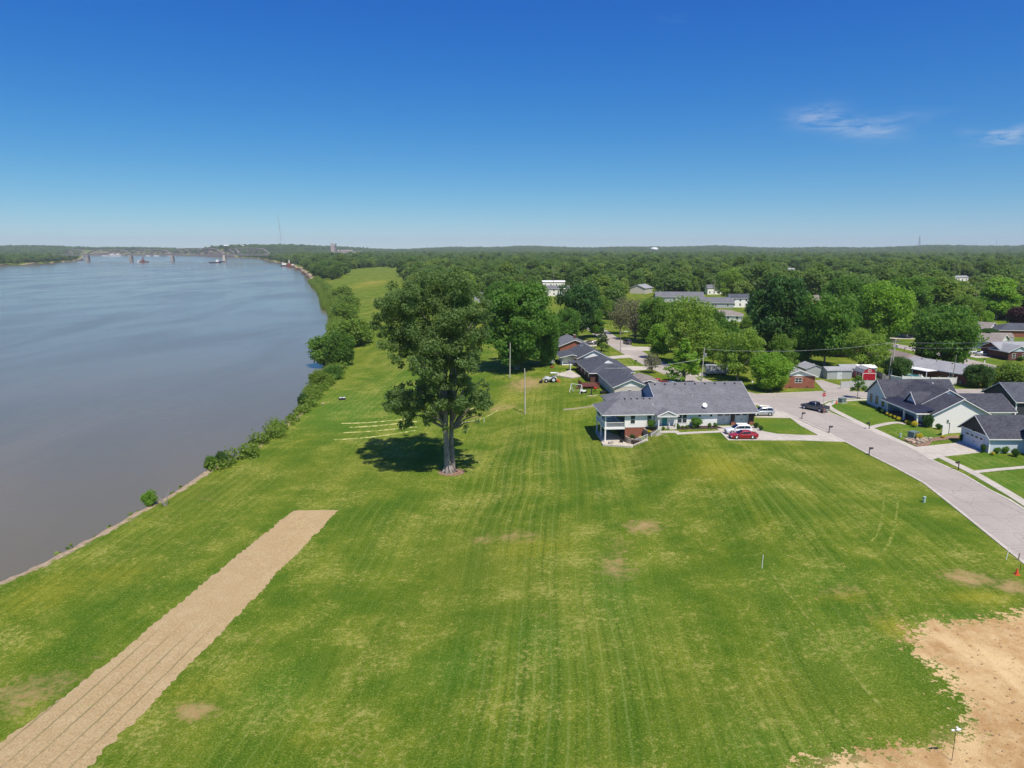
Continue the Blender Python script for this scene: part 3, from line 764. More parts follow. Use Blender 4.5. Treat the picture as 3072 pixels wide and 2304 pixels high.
def door(root, x, y, z, w=.95, h=2.05, side='f', m=None, glass=False):
    mb = MB(); f = MB(); s = 1 if side in 'bl' else -1
    def bx(m_, a0, a1, z0, z1, p0, p1):
        if side == 'f': m_.box(x + a0, x + a1, y - p1, y - p0, z0, z1)
        elif side == 'b': m_.box(x + a0, x + a1, y + p0, y + p1, z0, z1)
        elif side == 'l': m_.box(x - p1, x - p0, y + a0, y + a1, z0, z1)
        else: m_.box(x + p0, x + p1, y + a0, y + a1, z0, z1)
    bx(f, -w / 2 - .1, -w / 2, z, z + h + .1, 0, .06); bx(f, w / 2, w / 2 + .1, z, z + h + .1, 0, .06); bx(f, -w / 2, w / 2, z + h, z + h + .1, 0, .06)
    d = f.build('door', M['white'], root)
    bx(mb, -w / 2, w / 2, z, z + h, .003, .03)
    mb.build('door_leaf', m or M['white'], d)
    hb = MB(); bx(hb, w / 2 - .14, w / 2 - .06, z + h * .45, z + h * .55, .031, .08); hb.build('handle', M['dmetal'], d)
    if glass:
        g = MB(); bx(g, -w * .3, w * .3, z + h * .72, z + h * .94, .032, .04); g.build('pane', M['glass'], d)
    return d
def garage_door(root, x, y, z, w, h, side='f', nwin=2, wins=True):
    mb = MB(); g = MB()
    def bx(m_, a0, a1, z0, z1, p0, p1):
        if side == 'f': m_.box(x + a0, x + a1, y - p1, y - p0, z0, z1)
        elif side == 'b': m_.box(x + a0, x + a1, y + p0, y + p1, z0, z1)
        elif side == 'l': m_.box(x - p1, x - p0, y + a0, y + a1, z0, z1)
        else: m_.box(x + p0, x + p1, y + a0, y + a1, z0, z1)
    n = 4
    for i in range(n): bx(mb, -w / 2, w / 2, z + h * i / n + .006, z + h * (i + 1) / n - .006, .0, .05)
    bx(mb, -w / 2, w / 2, z, z + h, 0, .035)
    bx(mb, -w / 2 - .12, -w / 2, z, z + h + .14, 0, .09); bx(mb, w / 2, w / 2 + .12, z, z + h + .14, 0, .09); bx(mb, -w / 2, w / 2, z + h, z + h + .14, 0, .09)
    for sx in (-1, 1):
        bx(mb, -.02 + sx * w * .001, .02 + sx * w * .001, z, z + h, .051, .056)
    d = mb.build('garage_door', M['gdoor'], root)
    if wins:
        for i in range(nwin):
            c = -w / 2 + w * (i + .5) / nwin; ww = w / nwin * .62
            g = MB(); bx(g, c - ww / 2, c + ww / 2, z + h * .80, z + h * .93, .052, .062); g.build('pane', M['glass'], d)
    hb = MB(); bx(hb, -.14, .14, z + h * .42, z + h * .47, .057, .1); hb.build('handle', M['dmetal'], d)
    return d
def vents(root, pts, m=None, s=.32, dirn=(0, -1)):
    for p in pts:
        mb = MB(); x, y, z = p
        mb.hexa([(x - s / 2, y - s / 2, z - .06), (x + s / 2, y - s / 2, z - .06), (x + s / 2, y + s / 2, z - .02), (x - s / 2, y + s / 2, z - .02)],
                [(x - s * .4, y - s * .4, z + .16), (x + s * .4, y - s * .4, z + .16), (x + s * .4, y + s * .4, z + .2), (x - s * .4, y + s * .4, z + .2)])
        mb.build('roof_vent', m or M['dmetal'], root)
def chimney(root, x, y, z0, z1, m, s=.45):
    mb = MB().box(x - s, x + s, y - s * .7, y + s * .7, z0, z1); c = mb.build('chimney', m, root)
    MB().box(x - s - .06, x + s + .06, y - s * .7 - .06, y + s * .7 + .06, z1, z1 + .1).build('chimney_cap', M['conc'], c)
def dish(root, x, y, z, az=0.3, s=.42, name='satellite_dish'):
    mb = MB(); mb.tube((x, y, z - .1), (x, y, z + .5), .03, .03, 6)
    n = 14; c = Vector((x, y - .12, z + .62)); ax = Vector((math.sin(az), -math.cos(az), .55)).normalized()
    u = ax.cross(Vector((0, 0, 1))).normalized(); w = u.cross(ax).normalized()
    k = len(mb.v); mb.v.append(tuple(c - ax * .08))
    for r, dz in ((s * .6, -.05), (s, .03)):
        for j in range(n):
            a = 2 * PI * j / n; mb.v.append(tuple(c + ax * dz + (u * math.cos(a) + w * math.sin(a) * 1.1) * r))
    for j in range(n):
        mb.f.append((k, k + 1 + j, k + 1 + (j + 1) % n)); mb.f.append((k + 1 + j, k + 1 + n + j, k + 1 + n + (j + 1) % n, k + 1 + (j + 1) % n))
    mb.tube(c - ax * .02 - w * s, c + ax * .5 - w * .1, .02, .02, 5)
    p = c + ax * .5 - w * .1; mb.box(p.x - .06, p.x + .06, p.y - .06, p.y + .06, p.z - .06, p.z + .08)
    return mb.build(name, M['white'], root)
def post(root, x, y, z0, z1, s=.11, name='post', m=None):
    mb = MB().box(x - s, x + s, y - s, y + s, z0, z1); mb.box(x - s - .04, x + s + .04, y - s - .04, y + s + .04, z1 - .12, z1 - .001); mb.box(x - s - .04, x + s + .04, y - s - .04, y + s + .04, z0, z0 + .15)
    return mb.build(name, m or M['white'], root)
def railing(root, p0, p1, h=.95, step=.13, m=None, name='railing'):
    p0, p1 = Vector(p0), Vector(p1); L = (p1 - p0).length; n = max(2, int(L / step)); mb = MB()
    up = Vector((0, 0, h)); lo = Vector((0, 0, .1))
    mb.tube(p0 + up, p1 + up, .045, .045, 5); mb.tube(p0 + lo, p1 + lo, .03, .03, 5)
    for i in range(n + 1):
        q = p0.lerp(p1, i / n); r = .05 if i in (0, n) else .018
        mb.tube(q + (Vector() if i in (0, n) else lo), q + up, r, r, 4)
    return mb.build(name, m or M['white'], root)

# ---------------------------------------------------------------- main white house with walk-out basement
MX, MY, MR = 17.4, 130.9, R(4.4)
hs_ = thing('house', 'large white ranch house with a long grey roof, teal front door and raised corner porch', 'house', (MX, MY, 0), MR)
def ML(s, t): return (MX + s * math.cos(MR) - t * math.sin(MR), MY + s * math.sin(MR) + t * math.cos(MR))
G = M['roofg']
w_ = MB(); w_.box(3.9, 10.4, 0, 9, 0, 2.55); w_.box(10.4, 28.9, 0, 17, 0, 2.62) ; w_.box(3.2, 10.4, 9.0, 17.4, 0, 2.5)
# openings of the garage are cut by keeping that wall back
w_ = MB(); w_.box(3.9, 10.4, 0, 9, 0.0, 2.5); w_.box(10.4, 21.6, 0, 17, 0.0, 2.5); w_.box(3.2, 10.4, 9.0, 17.4, -2.9, 2.45); w_.box(21.6, 29.0, 1.0, 17, 0, 2.5)
w_.build('wall', M['wsid'], hs_)
bw = MB(); bw.box(21.6, 29.0, .93, .999, 0, 2.5); bw.box(24.62, 25.18, .30, .93, 0.0, 2.5); bw.box(28.15, 28.95, .30, .93, .0, 2.5); bw.build('garage_surround', mat('dark_brown_surround', (.055, .035, .032), .7), hs_)
for xa in (24.5, 28.1): MB().box(xa, xa + .85, .22, .9, -.2, .55).build('brick_pier', M['brick'], hs_)
bs = MB(); bs.box(3.93, 10.4, .03, 9, -3.3, -.003); bs.box(10.4, 21.6, .03, 16.9, -1.2, -.003); bs.box(21.6, 28.9, 1.0, 16.9, -.3, -.003); bs.build('basement_wall', M['brick'], hs_)
dk = MB(); dk.box(3.99, 4.0, 0.4, 8.6, -2.9, -.3); 
MB().box(3.86, 3.925, .5, 8.4, -2.95, -.25).build('basement_sliding_door', M['dglass'], hs_)
MB().box(3.84, 3.895, .4, 8.4, .3, 2.35).build('porch_glazing', M['dglass'], hs_)
# corner boards
for xa in (3.82, 21.45): MB().box(xa, xa + .17, -.04, .12, 0, 2.5).build('corner_board', M['white'], hs_)
# roof: the front slope is one plane, the left part stops at a lower ridge with a hip
sl = .467; OH = .55; ez = 2.75 - 0.0
def fz(t): return 2.62 + sl * (t + OH)
T = .13
rf = MB()
def rq(pts): rf.slab(pts, T)
TL = 4.3; ZL = fz(TL)
rq([(-.6, -OH, fz(-OH)), (10.5, -OH, fz(-OH)), (10.5, TL, ZL), (3.9, TL, ZL)])
rq([(-.6, 9.2, fz(-OH)), (-.6, -OH, fz(-OH)), (3.9, TL, ZL)])
rq([(10.5, 9.2, fz(-OH)), (-.6, 9.2, fz(-OH)), (3.9, TL, ZL), (10.5, TL, ZL)])
TB = 8.7; ZB = fz(TB)
rq([(10.5, -OH, fz(-OH)), (29.5, -OH, fz(-OH)), (29.5, TB, ZB), (10.5, TB, ZB)])
rq([(29.5, TB * 2 + OH, fz(-OH)), (10.5, TB * 2 + OH, fz(-OH)), (10.5, TB, ZB), (29.5, TB, ZB)])
# back wing hip
zb2 = 4.35
rq([(2.7, 9.0, 2.6), (10.5, 9.0, 2.6), (10.5, 13.3, zb2), (6.4, 13.3, zb2)]); rq([(2.7, 17.9, 2.6), (2.7, 9.0, 2.6), (6.4, 13.3, zb2)]); rq([(10.5, 17.9, 2.6), (2.7, 17.9, 2.6), (6.4, 13.3, zb2), (10.5, 13.3, zb2)])
rf.build('roof', G, hs_)
# gable walls of the tall part
MB().prism([(0.3, 2.5), (17, 2.5), (TB, ZB - .22)], 'x', 10.62, 10.72).build('gable_wall', M['deepblue'], hs_)
MB().prism([(0.2, 2.5), (17, 2.5), (TB, ZB - .2)], 'x', 28.8, 28.95).build('gable_wall', M['wsid'], hs_)
tr = MB()
e0 = fz(-OH)
tr.box(-.64, 9.35, -OH - .05, -OH - .002, e0 - .17, e0 - .03); tr.box(13.65, 29.5, -OH - .05, -OH - .002, e0 - .17, e0 - .03)
tr.box(-.65, -.602, -OH, 9.2, e0 - .17, e0 - .03)
for x in (10.44, 29.505):
    for sg in (0, 1):
        t0, t1 = (-OH, TB) if not sg else (TB * 2 + OH, TB)
        if x < 11 and not sg: t0 = TL
        z0, z1 = (fz(t0) if not sg else e0), ZB
        tr.hexa([(x, t0, z0 - .2), (x + .045, t0, z0 - .2), (x + .045, t1, z1 - .2), (x, t1, z1 - .2)], [(x, t0, z0 - .02), (x + .045, t0, z0 - .02), (x + .045, t1, z1 - .02), (x, t1, z1 - .02)])
# porch beam and ceiling
tr.box(0.05, 3.9, .05, .25, 2.28, 2.52); tr.box(.05, .25, .25, 8.6, 2.28, 2.52); tr.box(.25, 3.84, .25, 8.6, 2.46, 2.52)
tr.box(0, 3.88, 0, 8.7, -.32, 0.0)
tr.build('roof_trim', M['white'], hs_)
vents(hs_, [(11.6 + i * 2.03, 8.0, fz(8.0)) for i in range(9)]); vents(hs_, [(4.6 + i * 1.22, 3.8, fz(3.8)) for i in range(5)], s=.3)
for xa, ta, ha in ((9.6, 1.9, .35), (18.2, 4.6, .12)): MB().tube((xa, ta, fz(ta) - .1), (xa, ta, fz(ta) + ha), .07, .07, 8).build('vent_pipe', M['white'], hs_)
dish(hs_, 19.4, .9, fz(.9), -.1, .45)
# front gabled porch
pz = .32
MB().box(9.75, 13.3, -1.5, 0, -.35, pz).build('porch_floor', M['conc'], hs_)
ps = MB()
for i in range(3): ps.box(11.9, 13.0, -1.5 - .32 * (i + 1), -1.501 - .32 * i, -.3, pz - .12 * (i + 1))
ps.build('porch_step', M['conc'], hs_)
pr = MB(); ge = 2.58
yf = -1.9
pr.slab([(9.5, yf, ge), (11.55, yf, ge + .95), (11.55, 2.2, ge + .95), (9.5, -.2, ge)][0:4], .12)
pr.slab([(13.6, yf, ge), (13.6, -.2, ge), (11.55, 2.2, ge + .95), (11.55, yf, ge + .95)], .12)
pr.build('porch_roof', G, hs_)
pt = MB()
for sg in (-1, 1):
    a = 11.55 + sg * 2.1
    pt.hexa([(min(a, 11.55), yf - .06, (ge if sg < 0 else ge + .95) - .2), (max(a, 11.55), yf - .06, (ge + .95 if sg < 0 else ge) - .2), (max(a, 11.55), yf - .004, (ge + .95 if sg < 0 else ge) - .2), (min(a, 11.55), yf - .004, (ge if sg < 0 else ge + .95) - .2)],
            [(min(a, 11.55), yf - .06, (ge if sg < 0 else ge + .95)), (max(a, 11.55), yf - .06, (ge + .95 if sg < 0 else ge)), (max(a, 11.55), yf - .004, (ge + .95 if sg < 0 else ge)), (min(a, 11.55), yf - .004, (ge if sg < 0 else ge + .95))])
pt.box(9.7, 13.4, yf + .02, yf + .2, ge - .32, ge - .1); pt.box(9.45, 13.65, yf - .02, yf + .018, ge - .2, ge - .06); pt.build('porch_trim', M['white'], hs_)
MB().prism([(9.95, ge - .1), (13.15, ge - .1), (11.55, ge + .68)], 'y', yf + .15, yf + .1).build('porch_gable', M['grey'], hs_)
post(hs_, 9.9, -1.5, -.1, ge - .3, .1); post(hs_, 13.2, -1.5, -.1, ge - .3, .1)
railing(hs_, (11.8, -1.6, pz), (11.8, -2.45, -.15), .85, .15)
door(hs_, 11.45, 0, pz, .95, 2.05, 'f', M['teal'], True)
window(hs_, 5.35, 0, .75, .8, 1.6); window(hs_, 8.5, 0, .75, .8, 1.6); window(hs_, 9.45, 0, .9, .12, 1.3, mull=False)
window(hs_, 14.35, 0, .75, .78, 1.6); window(hs_, 15.3, 0, .75, .78, 1.6); window(hs_, 18.2, 0, 1.85, .42, .42, mull=False); window(hs_, 20.4, 0, 1.85, .42, .42, mull=False)
garage_door(hs_, 23.2, .93, 0, 2.75, 2.2, 'f', 2); garage_door(hs_, 26.65, .93, 0, 2.75, 2.2, 'f', 2)
# raised deck at the corner
for p in ((.2, .2), (.2, 4.3), (.2, 8.4)):
    post(hs_, p[0], p[1], -3.0, 2.3, .12)
railing(hs_, (.32, .18, 0), (3.8, .18, 0)); railing(hs_, (.18, .32, 0), (.18, 4.2, 0)); railing(hs_, (.18, 4.4, 0), (.18, 8.3, 0))
# patio, stair and walls at the basement level
pa = flat_poly('patio', [ML(-.6, -1.6), ML(4.6, -3.5), ML(5.0, -2.7), ML(4.9, -.2), ML(3.9, 0), ML(3.9, 8), ML(-.2, 8), ML(-.3, .2), ML(-.6, .1)], -2.72, M['conc'], kind=None, th=.35)
pa.name = 'patio'; tag(pa, kind='structure')
stp = MB(); A = Vector((*ML(4.9, -3.0), -2.72)); Bq = Vector((*ML(7.0, -4.0), -1.5)); Cq = Vector((*ML(8.0, -4.2), -1.5)); D = Vector((*ML(9.7, -4.4), -.05))
def flight(mb, a, b, n, w):
    d = Vector((b.x - a.x, b.y - a.y, 0)); L = d.length; d.normalize(); nn = Vector((-d.y, d.x, 0))
    for i in range(n):
        p = a + d * (L * i / n); q = a + d * (L * (i + 1) / n + .05); z = a.z + (b.z - a.z) * (i + 1) / n
        stp_v = [p, q, q + nn * w, p + nn * w]
        mb.hexa([(v.x, v.y, z - 1.0) for v in stp_v], [(v.x, v.y, z) for v in stp_v])
    return nn
st = thing('garden_stair', 'concrete stair in two flights with white railings climbing beside the brick basement wall', 'stair', (0, 0, 0))
nn = flight(stp, A, Bq, 8, 1.1)
dd_ = (Cq - Bq); stp.hexa([(v.x, v.y, -2.4) for v in (Bq, Cq, Cq + nn * 1.1, Bq + nn * 1.1)], [(v.x, v.y, -1.49) for v in (Bq, Cq, Cq + nn * 1.1, Bq + nn * 1.1)])
nn2 = flight(stp, Cq, D, 8, 1.1)
stp.build('steps', M['conc'], st)
railing(st, A + nn * 1.15, Bq + nn * 1.15, .9, .13); railing(st, Cq + nn2 * 1.15, D + nn2 * 1.15, .9, .13)
flat_poly('front_path', [D[:2], (D + nn2 * 1.15)[:2], ML(10.6, -3.0), ML(12.9, -3.0), ML(13.2, -4.6)], .03, M['conc'], th=.12)
wl_ = MB()
def curved_wall(mb, pts, h0, h1, th=.28):
    p = smooth_line(pts, 2); n = len(p)
    for i in range(n - 1):
        a, b = p[i], p[i + 1]; d = (b - a).normalized(); o = Vector((-d.y, d.x)) * th
        f0, f1 = i / (n - 1), (i + 1) / (n - 1); za, zb_ = h0[1] + (h1[1] - h0[1]) * f0, h0[1] + (h1[1] - h0[1]) * f1; lo = min(h0[0], h1[0])
        mb.hexa([(a.x, a.y, lo), (b.x, b.y, lo), (b.x + o.x, b.y + o.y, lo), (a.x + o.x, a.y + o.y, lo)], [(a.x, a.y, za), (b.x, b.y, zb_), (b.x + o.x, b.y + o.y, zb_), (a.x + o.x, a.y + o.y, za)])
for pts, h0, h1, lab in (([ML(3.95, -.05), ML(4.0, -1.0), ML(4.6, -1.7), ML(5.2, -1.9)], (-3, -1.55), (-3, -1.75), 'lower'), ([ML(7.3, -.4), ML(7.6, -1.6), ML(8.2, -2.6), ML(8.9, -3.0)], (-2, -.1), (-2, -.35), 'upper')):
    wmb = MB(); curved_wall(wmb, pts, h0, h1)
    o = wmb.build('retaining_wall', M['stone']); tag(o, 'curved %s stone retaining wall beside the stair to the basement patio' % lab, 'wall', 'curved stone walls by the stair')
tag(flat_poly('planting_bed', [ML(4.0, -.02), ML(4.2, -1.2), ML(5.0, -2.0), ML(7.0, -2.9), ML(7.4, -1.0), ML(7.2, -.02)], -1.95, M['dmulch'], th=1.2), kind='structure')
tag(flat_poly('planting_bed', [ML(7.4, -.02), ML(7.6, -1.4), ML(9.0, -3.0), ML(9.7, -2.0), ML(9.7, -.02)], -.4, M['dmulch'], th=1.5), kind='structure')
tag(flat_poly('planting_bed', [ML(13.35, -.02), ML(13.35, -2.3), ML(22.2, -2.25), ML(21.6, -.02)], .06, M['dmulch'], th=.25), kind='structure')
# low stone edging wall left of the house
ew = MB(); pts = resample([gp(1690, 1231), gp(1725, 1228), gp(1792, 1218)], .62)
for i, (a, b) in enumerate(zip(pts[:-1], pts[1:])):
    d = (b - a).normalized(); o = Vector((-d.y, d.x)) * .3; z = H(a.x, a.y) + .28 + (i % 2) * .02
    b2_ = b - d * .03
    ew.hexa([(v.x, v.y, z - .6) for v in (a, b2_, b2_ + o, a + o)], [(v.x, v.y, z) for v in (a, b2_, b2_ + o, a + o)])
tag(ew.build('block_edging', speckle('pale_edging_block', (.52, .45, .33), (.42, .36, .26), 2, .9)), 'low pale block edging curving out from the back corner of the white ranch house', 'edging wall')
fp = MB(); c_ = Vector((*ML(1.0, -1.3), -2.72)); fp.lathe([(.5, 0), (.52, .38), (.40, .38), (.38, .1), (.01, .1)], 16, c_)
tag(fp.build('fire_pit', speckle('fire_pit_block', (.55, .5, .44), (.42, .38, .33), 3)), 'round pale block fire pit on the basement patio', 'fire pit')
pt_ = MB(); c_ = Vector((*ML(3.2, -.5), -2.72)); pt_.lathe([(.3, 0), (.42, .5), (.38, .5), (.36, .42), (.01, .42)], 12, c_)
po = pt_.build('planter', M['dmetal']); tag(po, 'dark round planter at the foot of the curved stone wall', 'planter')

# ---------------------------------------------------------------- white gabled house across the road
F1 = thing('house', 'white craftsman house with many dark gables, dark metal porch roof and yellow shrubs', 'house', (0, 0, 0))
RD_ = M['roofd']
walls(F1, 77.5, 92, 144.8, 153.2, 0, 2.7, M['blue'], 5.85, 'x')
walls(F1, 80.2, 90.2, 137, 146, 0, 2.7, M['wsid'], 5.9, 'y')
walls(F1, 79.2, 89.4, 131.2, 137.5, 0, 2.7, M['wsid'], 5.35, 'y')
walls(F1, 86.6, 95.7, 134.0, 142.8, 0, 2.55, M['wsid'], 4.85, 'x')
gable_roof(F1, 77.5, 92, 144.8, 153.2, 2.7, 5.95, RD_, 'x')
gable_roof(F1, 79.2, 91.2, 137.2, 148.6, 2.75, 6.05, RD_, 'y', ends=(1, 0))
gable_roof(F1, 79.2, 89.4, 131.2, 138.2, 2.7, 5.45, RD_, 'y', ends=(1, 0))
gable_roof(F1, 86.5, 96.0, 133.8, 143.0, 2.6, 5.0, RD_, 'x', ends=(0, 1))
# dormer over the porch
MB().prism([(137.4, 3.2), (141.2, 3.2), (139.3, 5.1)], 'x', 79.4, 82).build('dormer', M['blue'], F1)
dr = MB()
dr.slab([(79.0, 139.3, 5.3), (79.0, 137.1, 3.15), (81.0, 137.1, 3.15), (83.4, 139.3, 5.3)][::1], .1)
dr.slab([(79.0, 141.5, 3.15), (79.0, 139.3, 5.3), (83.4, 139.3, 5.3), (81.0, 141.5, 3.15)], .1)
dr.build('dormer_roof', RD_, F1)
dt = MB()
for sg in (-1, 1):
    a = (139.3, 5.28); b = (139.3 + sg * 2.25, 3.1)
    vs = [(78.93, a[0], a[1] - .16), (78.93, b[0], b[1] - .16), (78.93, b[0], b[1] + .02), (78.93, a[0], a[1] + .02)]
    vs += [(78.99, v[1], v[2]) for v in vs]
    dt.add(vs, [(0, 1, 2, 3), (7, 6, 5, 4), (0, 4, 5, 1), (1, 5, 6, 2), (2, 6, 7, 3), (3, 7, 4, 0)])
dt.build('dormer_trim', M['white'], F1)
pm = speckle('dark_standing_seam_metal', (.035, .037, .06), (.045, .047, .07), 1, .45, .5)
pr = MB(); pr.slab([(76.3, 131.8, 2.6), (79.6, 131.8, 3.3), (80.3, 145.0, 3.3), (76.3, 145.0, 2.6)][::-1][::-1], .1)
for i in range(24):
    y = 132.2 + i * .55; pr.hexa([(76.3, y, 2.58), (76.3, y - .04, 2.58), (79.7, y - .04, 3.3), (79.7, y, 3.3)][::-1], [(76.3, y, 2.65), (76.3, y - .04, 2.65), (79.7, y - .04, 3.36), (79.7, y, 3.36)][::-1])
pr.build('porch_roof', pm, F1)
pb = MB(); pb.box(76.24, 76.295, 131.7, 145.05, 2.36, 2.58); pb.box(76.3, 79.2, 131.72, 131.78, 2.36, 2.6); pb.build('porch_trim', M['white'], F1)
MB().box(76.5, 80.2, 131.9, 144.8, -.1, .18).build('porch_floor', speckle('dark_porch_floor', (.10, .10, .13), (.13, .13, .15), 2), F1)
for y in (132.3, 136.9, 143.2): post(F1, 76.8, y, .1, 2.4, .13)
door(F1, 80.2, 138.2, .2, 1.0, 2.05, 'l', M['dmetal'])
window(F1, 80.2, 141.4, .9, 1.7, 1.3, 'l', double=True, mull=False); window(F1, 79.2, 134.2, .8, 1.2, 1.5, 'l')
for y in (146.4, 149.0, 151.4): window(F1, 77.5, y, .75, .75, 1.6, 'l', frame=M['dmetal'])
MB().box(81.8, 82.15, 131.13, 131.199, .9, 1.5).build('meter_box', M['bronze'], F1)
for pv_ in ((87.5, 146.5, 5.0, 5.75), (88.2, 142, 4.7, 5.3)): MB().lathe([(.08, 0), (.08, pv_[3] - pv_[2] - .15), (.16, pv_[3] - pv_[2] - .12), (.12, pv_[3] - pv_[2])], 8, pv_[:3]).build('vent_pipe', M['white'], F1)

# garage-fronted house at the right edge
F2 = thing('house', 'white house with a dark triangular gable over its wide garage door at the right edge', 'house', (0, 0, 0))
walls(F2, 78.5, 98, 114.0, 121.6, 0, 2.7, M['blue'], 5.35, 'x')
MB().prism([(113.9, 2.75), (121.7, 2.75), (117.8, 5.3)], 'x', 78.36, 78.44).build('gable_panel', M['black'], F2)
gable_roof(F2, 78.5, 98, 114.0, 121.6, 2.7, 5.45, RD_, 'x')
MB().box(78.35, 78.49, 113.9, 121.7, 2.6, 2.75).build('gable_trim', M['white'], F2); MB().box(78.4, 78.6, 113.9, 114.1, 0, 2.6).build('corner_board', M['white'], F2)
garage_door(F2, 78.5, 117.9, 0, 4.9, 2.15, 'l', 4)
walls(F2, 84.5, 97, 108.8, 114.5, 0, 2.6, M['blue'], 4.9, 'x')
gable_roof(F2, 84.5, 97, 109.2, 116.5, 2.6, 4.9, RD_, 'x')
post(F2, 84.2, 108.3, 0, 2.4, .13); MB().box(84, 90, 107.9, 108.8, 2.4, 2.6).build('porch_trim', M['white'], F2); MB().box(84, 90, 107.9, 108.8, 2.6, 2.75).build('porch_roof', RD_, F2)
window(F2, 84.5, 111.6, .9, 1.0, 1.4, 'l')
lt = MB(); lt.box(78.1, 78.35, 117.8, 118.0, 2.75, 2.95); lt.build('wall_lamp', M['dmetal'], F2)

F3 = thing('house', 'near-black sided house with a grey roof behind the white gabled house', 'house', (0, 0, 0))
walls(F3, 100.5, 122, 139.6, 149.6, 0, 3.3, M['dkgrey'], 6.0, 'x')
gable_roof(F3, 100.5, 122, 139.6, 149.6, 3.3, 6.1, M['roofb'], 'x')
MB().box(100.4, 100.62, 139.5, 139.72, 0, 3.2).build('corner_board', M['white'], F3)
sd_ = dish(None, 95.0, 137.0, .0, .9, .5, 'satellite_dish'); tag(sd_, 'white satellite dish on a short pole on the grass beside the dark house', 'satellite dish')
sd_.location = (2.5, -1, .35)

# ---------------------------------------------------------------- generic houses
def house(label, x, y, rot, L, W, eave, ridge, wm1, rm1, hip=False, group=None, wins=(), doors=(), garages=(), chim=None, nvent=0, gtri=None, name='house', z=0, hips=(1, 1), fnd=.6, trim=True):
    r = thing(name, label, 'house', (x, y, z), R(rot), group)
    walls(r, -L / 2, L / 2, -W / 2, W / 2, -fnd, eave, wm1, None if hip else ridge - .1, 'x')
    if hip: hip_roof(r, -L / 2, L / 2, -W / 2, W / 2, eave, ridge, rm1, hips=hips)
    else:
        gable_roof(r, -L / 2, L / 2, -W / 2, W / 2, eave, ridge, rm1, 'x', trim=trim)
        if gtri:
            k = (ridge - eave) / (W / 2)
            for sx in (-1, 1):
                a = sx * (L / 2 + .012); b = sx * (L / 2 + .05)
                MB().prism([(-W / 2 + .02, eave), (W / 2 - .02, eave), (0, ridge - .12)], 'x', min(a, b), max(a, b)).build('gable_panel', gtri, r)
    for w in wins: window(r, *w)
    for d in doors: door(r, *d)
    for g in garages: garage_door(r, *g)
    if chim: chimney(r, chim[0], chim[1], eave, ridge + .9, chim[2])
    if nvent:
        k = (ridge - eave) / (W / 2); vents(r, [(-L * .35 + L * .7 * i / max(1, nvent - 1), -W * .08, ridge + .14 - k * W * .08) for i in range(nvent)])
    return r
def side_windows(L, W, n, z=.9, w=.9, h=1.2, side='f'):
    return [(-L / 2 + L * (i + .5) / n, -W / 2 if side == 'f' else W / 2, z, w, h, side) for i in range(n)]
H1 = house('beige sided house with a charcoal roof whose white gable faces the white ranch house', 26.2, 169.6, 94, 21, 7.6, 2.5, 4.1, M['beige'], M['roofb'], wins=[(-10.5, .3, .7, .8, 1.0, 'l')], gtri=M['white'], nvent=5)
w1 = H1
wing = MB()
walls(H1, -6, 3, -7.5, -3.8, -.3, 2.3, M['dkgrey'], None); gable_roof(H1, -6, 3, -8, -2.5, 2.3, 3.1, M['rooftan'], 'x')
H2 = house('dark brick house with a charcoal hip roof just behind the beige sided house', 24.4, 188.3, 95, 20, 11, 2.5, 4.6, M['dbrick'], M['roofb'], hip=True, wins=side_windows(20, 11, 4, side='b'))
vents(H2, [(-3, 1, 4.4), (2, 1.5, 4.3)], s=.25)
MB().prism([(-1.3, 4.1), (1.3, 4.1), (0, 4.75)], 'x', -6.0, -5.2).build('roof_gablet', M['white'], H2)
pch = MB(); pch.box(7, 9.8, 5.6, 8.0, 2.3, 2.45); pch.build('porch_roof', M['roofb'], H2); post(H2, 9.4, 7.7, -1.5, 2.3, .08); post(H2, 7.2, 7.7, -1.5, 2.3, .08)
H3 = house('charcoal roofed house with a rooftop satellite dish and a white rear porch on stilts', 22.5, 210.5, 96, 16, 9, 2.5, 4.7, M['brick'], M['roofb'], gtri=M['white'])
dish(H3, 1.5, 1.6, 4.1, 2.6, .5)
walls(H3, -3, 4, 4.5, 8.0, .2, 2.3, M['wsid'], None, name='rear_porch'); gable_roof(H3, -4.5, 5, 2.5, 8.8, 2.3, 3.0, M['roofb'], 'x')
for i in range(4): post(H3, -4.2 + i * 1.2, 8.3, -2.0, 2.2, .07)
MB().box(-4.5, -.4, 4.5, 8.5, -.1, .12).build('porch_floor', M['white'], H3)
sh = thing('shed', 'small white lattice sided shed beside the stilted rear porch', 'shed', (8.2 + 2.5, 211, -.8), R(95))
walls(sh, -2.2, 2.2, -1.6, 1.6, -.8, 2.1, M['wsid'], 2.9, 'x'); gable_roof(sh, -2.2, 2.2, -1.6, 1.6, 2.1, 3.0, M['rooflg'], 'x', oh=.2)
door(sh, 0, 1.6, 0, .9, 1.9, 'b')
H4 = house('grey roofed house with a brick chimney beyond the charcoal roofs', 19.5, 236, 95, 15, 9.5, 2.5, 4.4, M['brick'], M['rooflg'] if False else M['roofg'], chim=(-1, -1.0, M['dbrick']))

C1 = house('small red brick house with a white gable facing the street corner', 69.2, 176, 90, 12, 7.7, 2.55, 3.95, M['brick'], M['rooflg'], gtri=M['white'], wins=[(-6, -.3, .95, .75, 1.15, 'l'), (-6, .55, .95, .75, 1.15, 'l')])
MB().box(-6.06, -6.001, 1.9, 2.3, -.25, -.05).build('foundation_vent', M['dmetal'], C1); MB().box(-6.06, -6.001, -2.3, -1.9, -.2, 0).build('foundation_vent', M['dmetal'], C1)
C1.location.z = .45
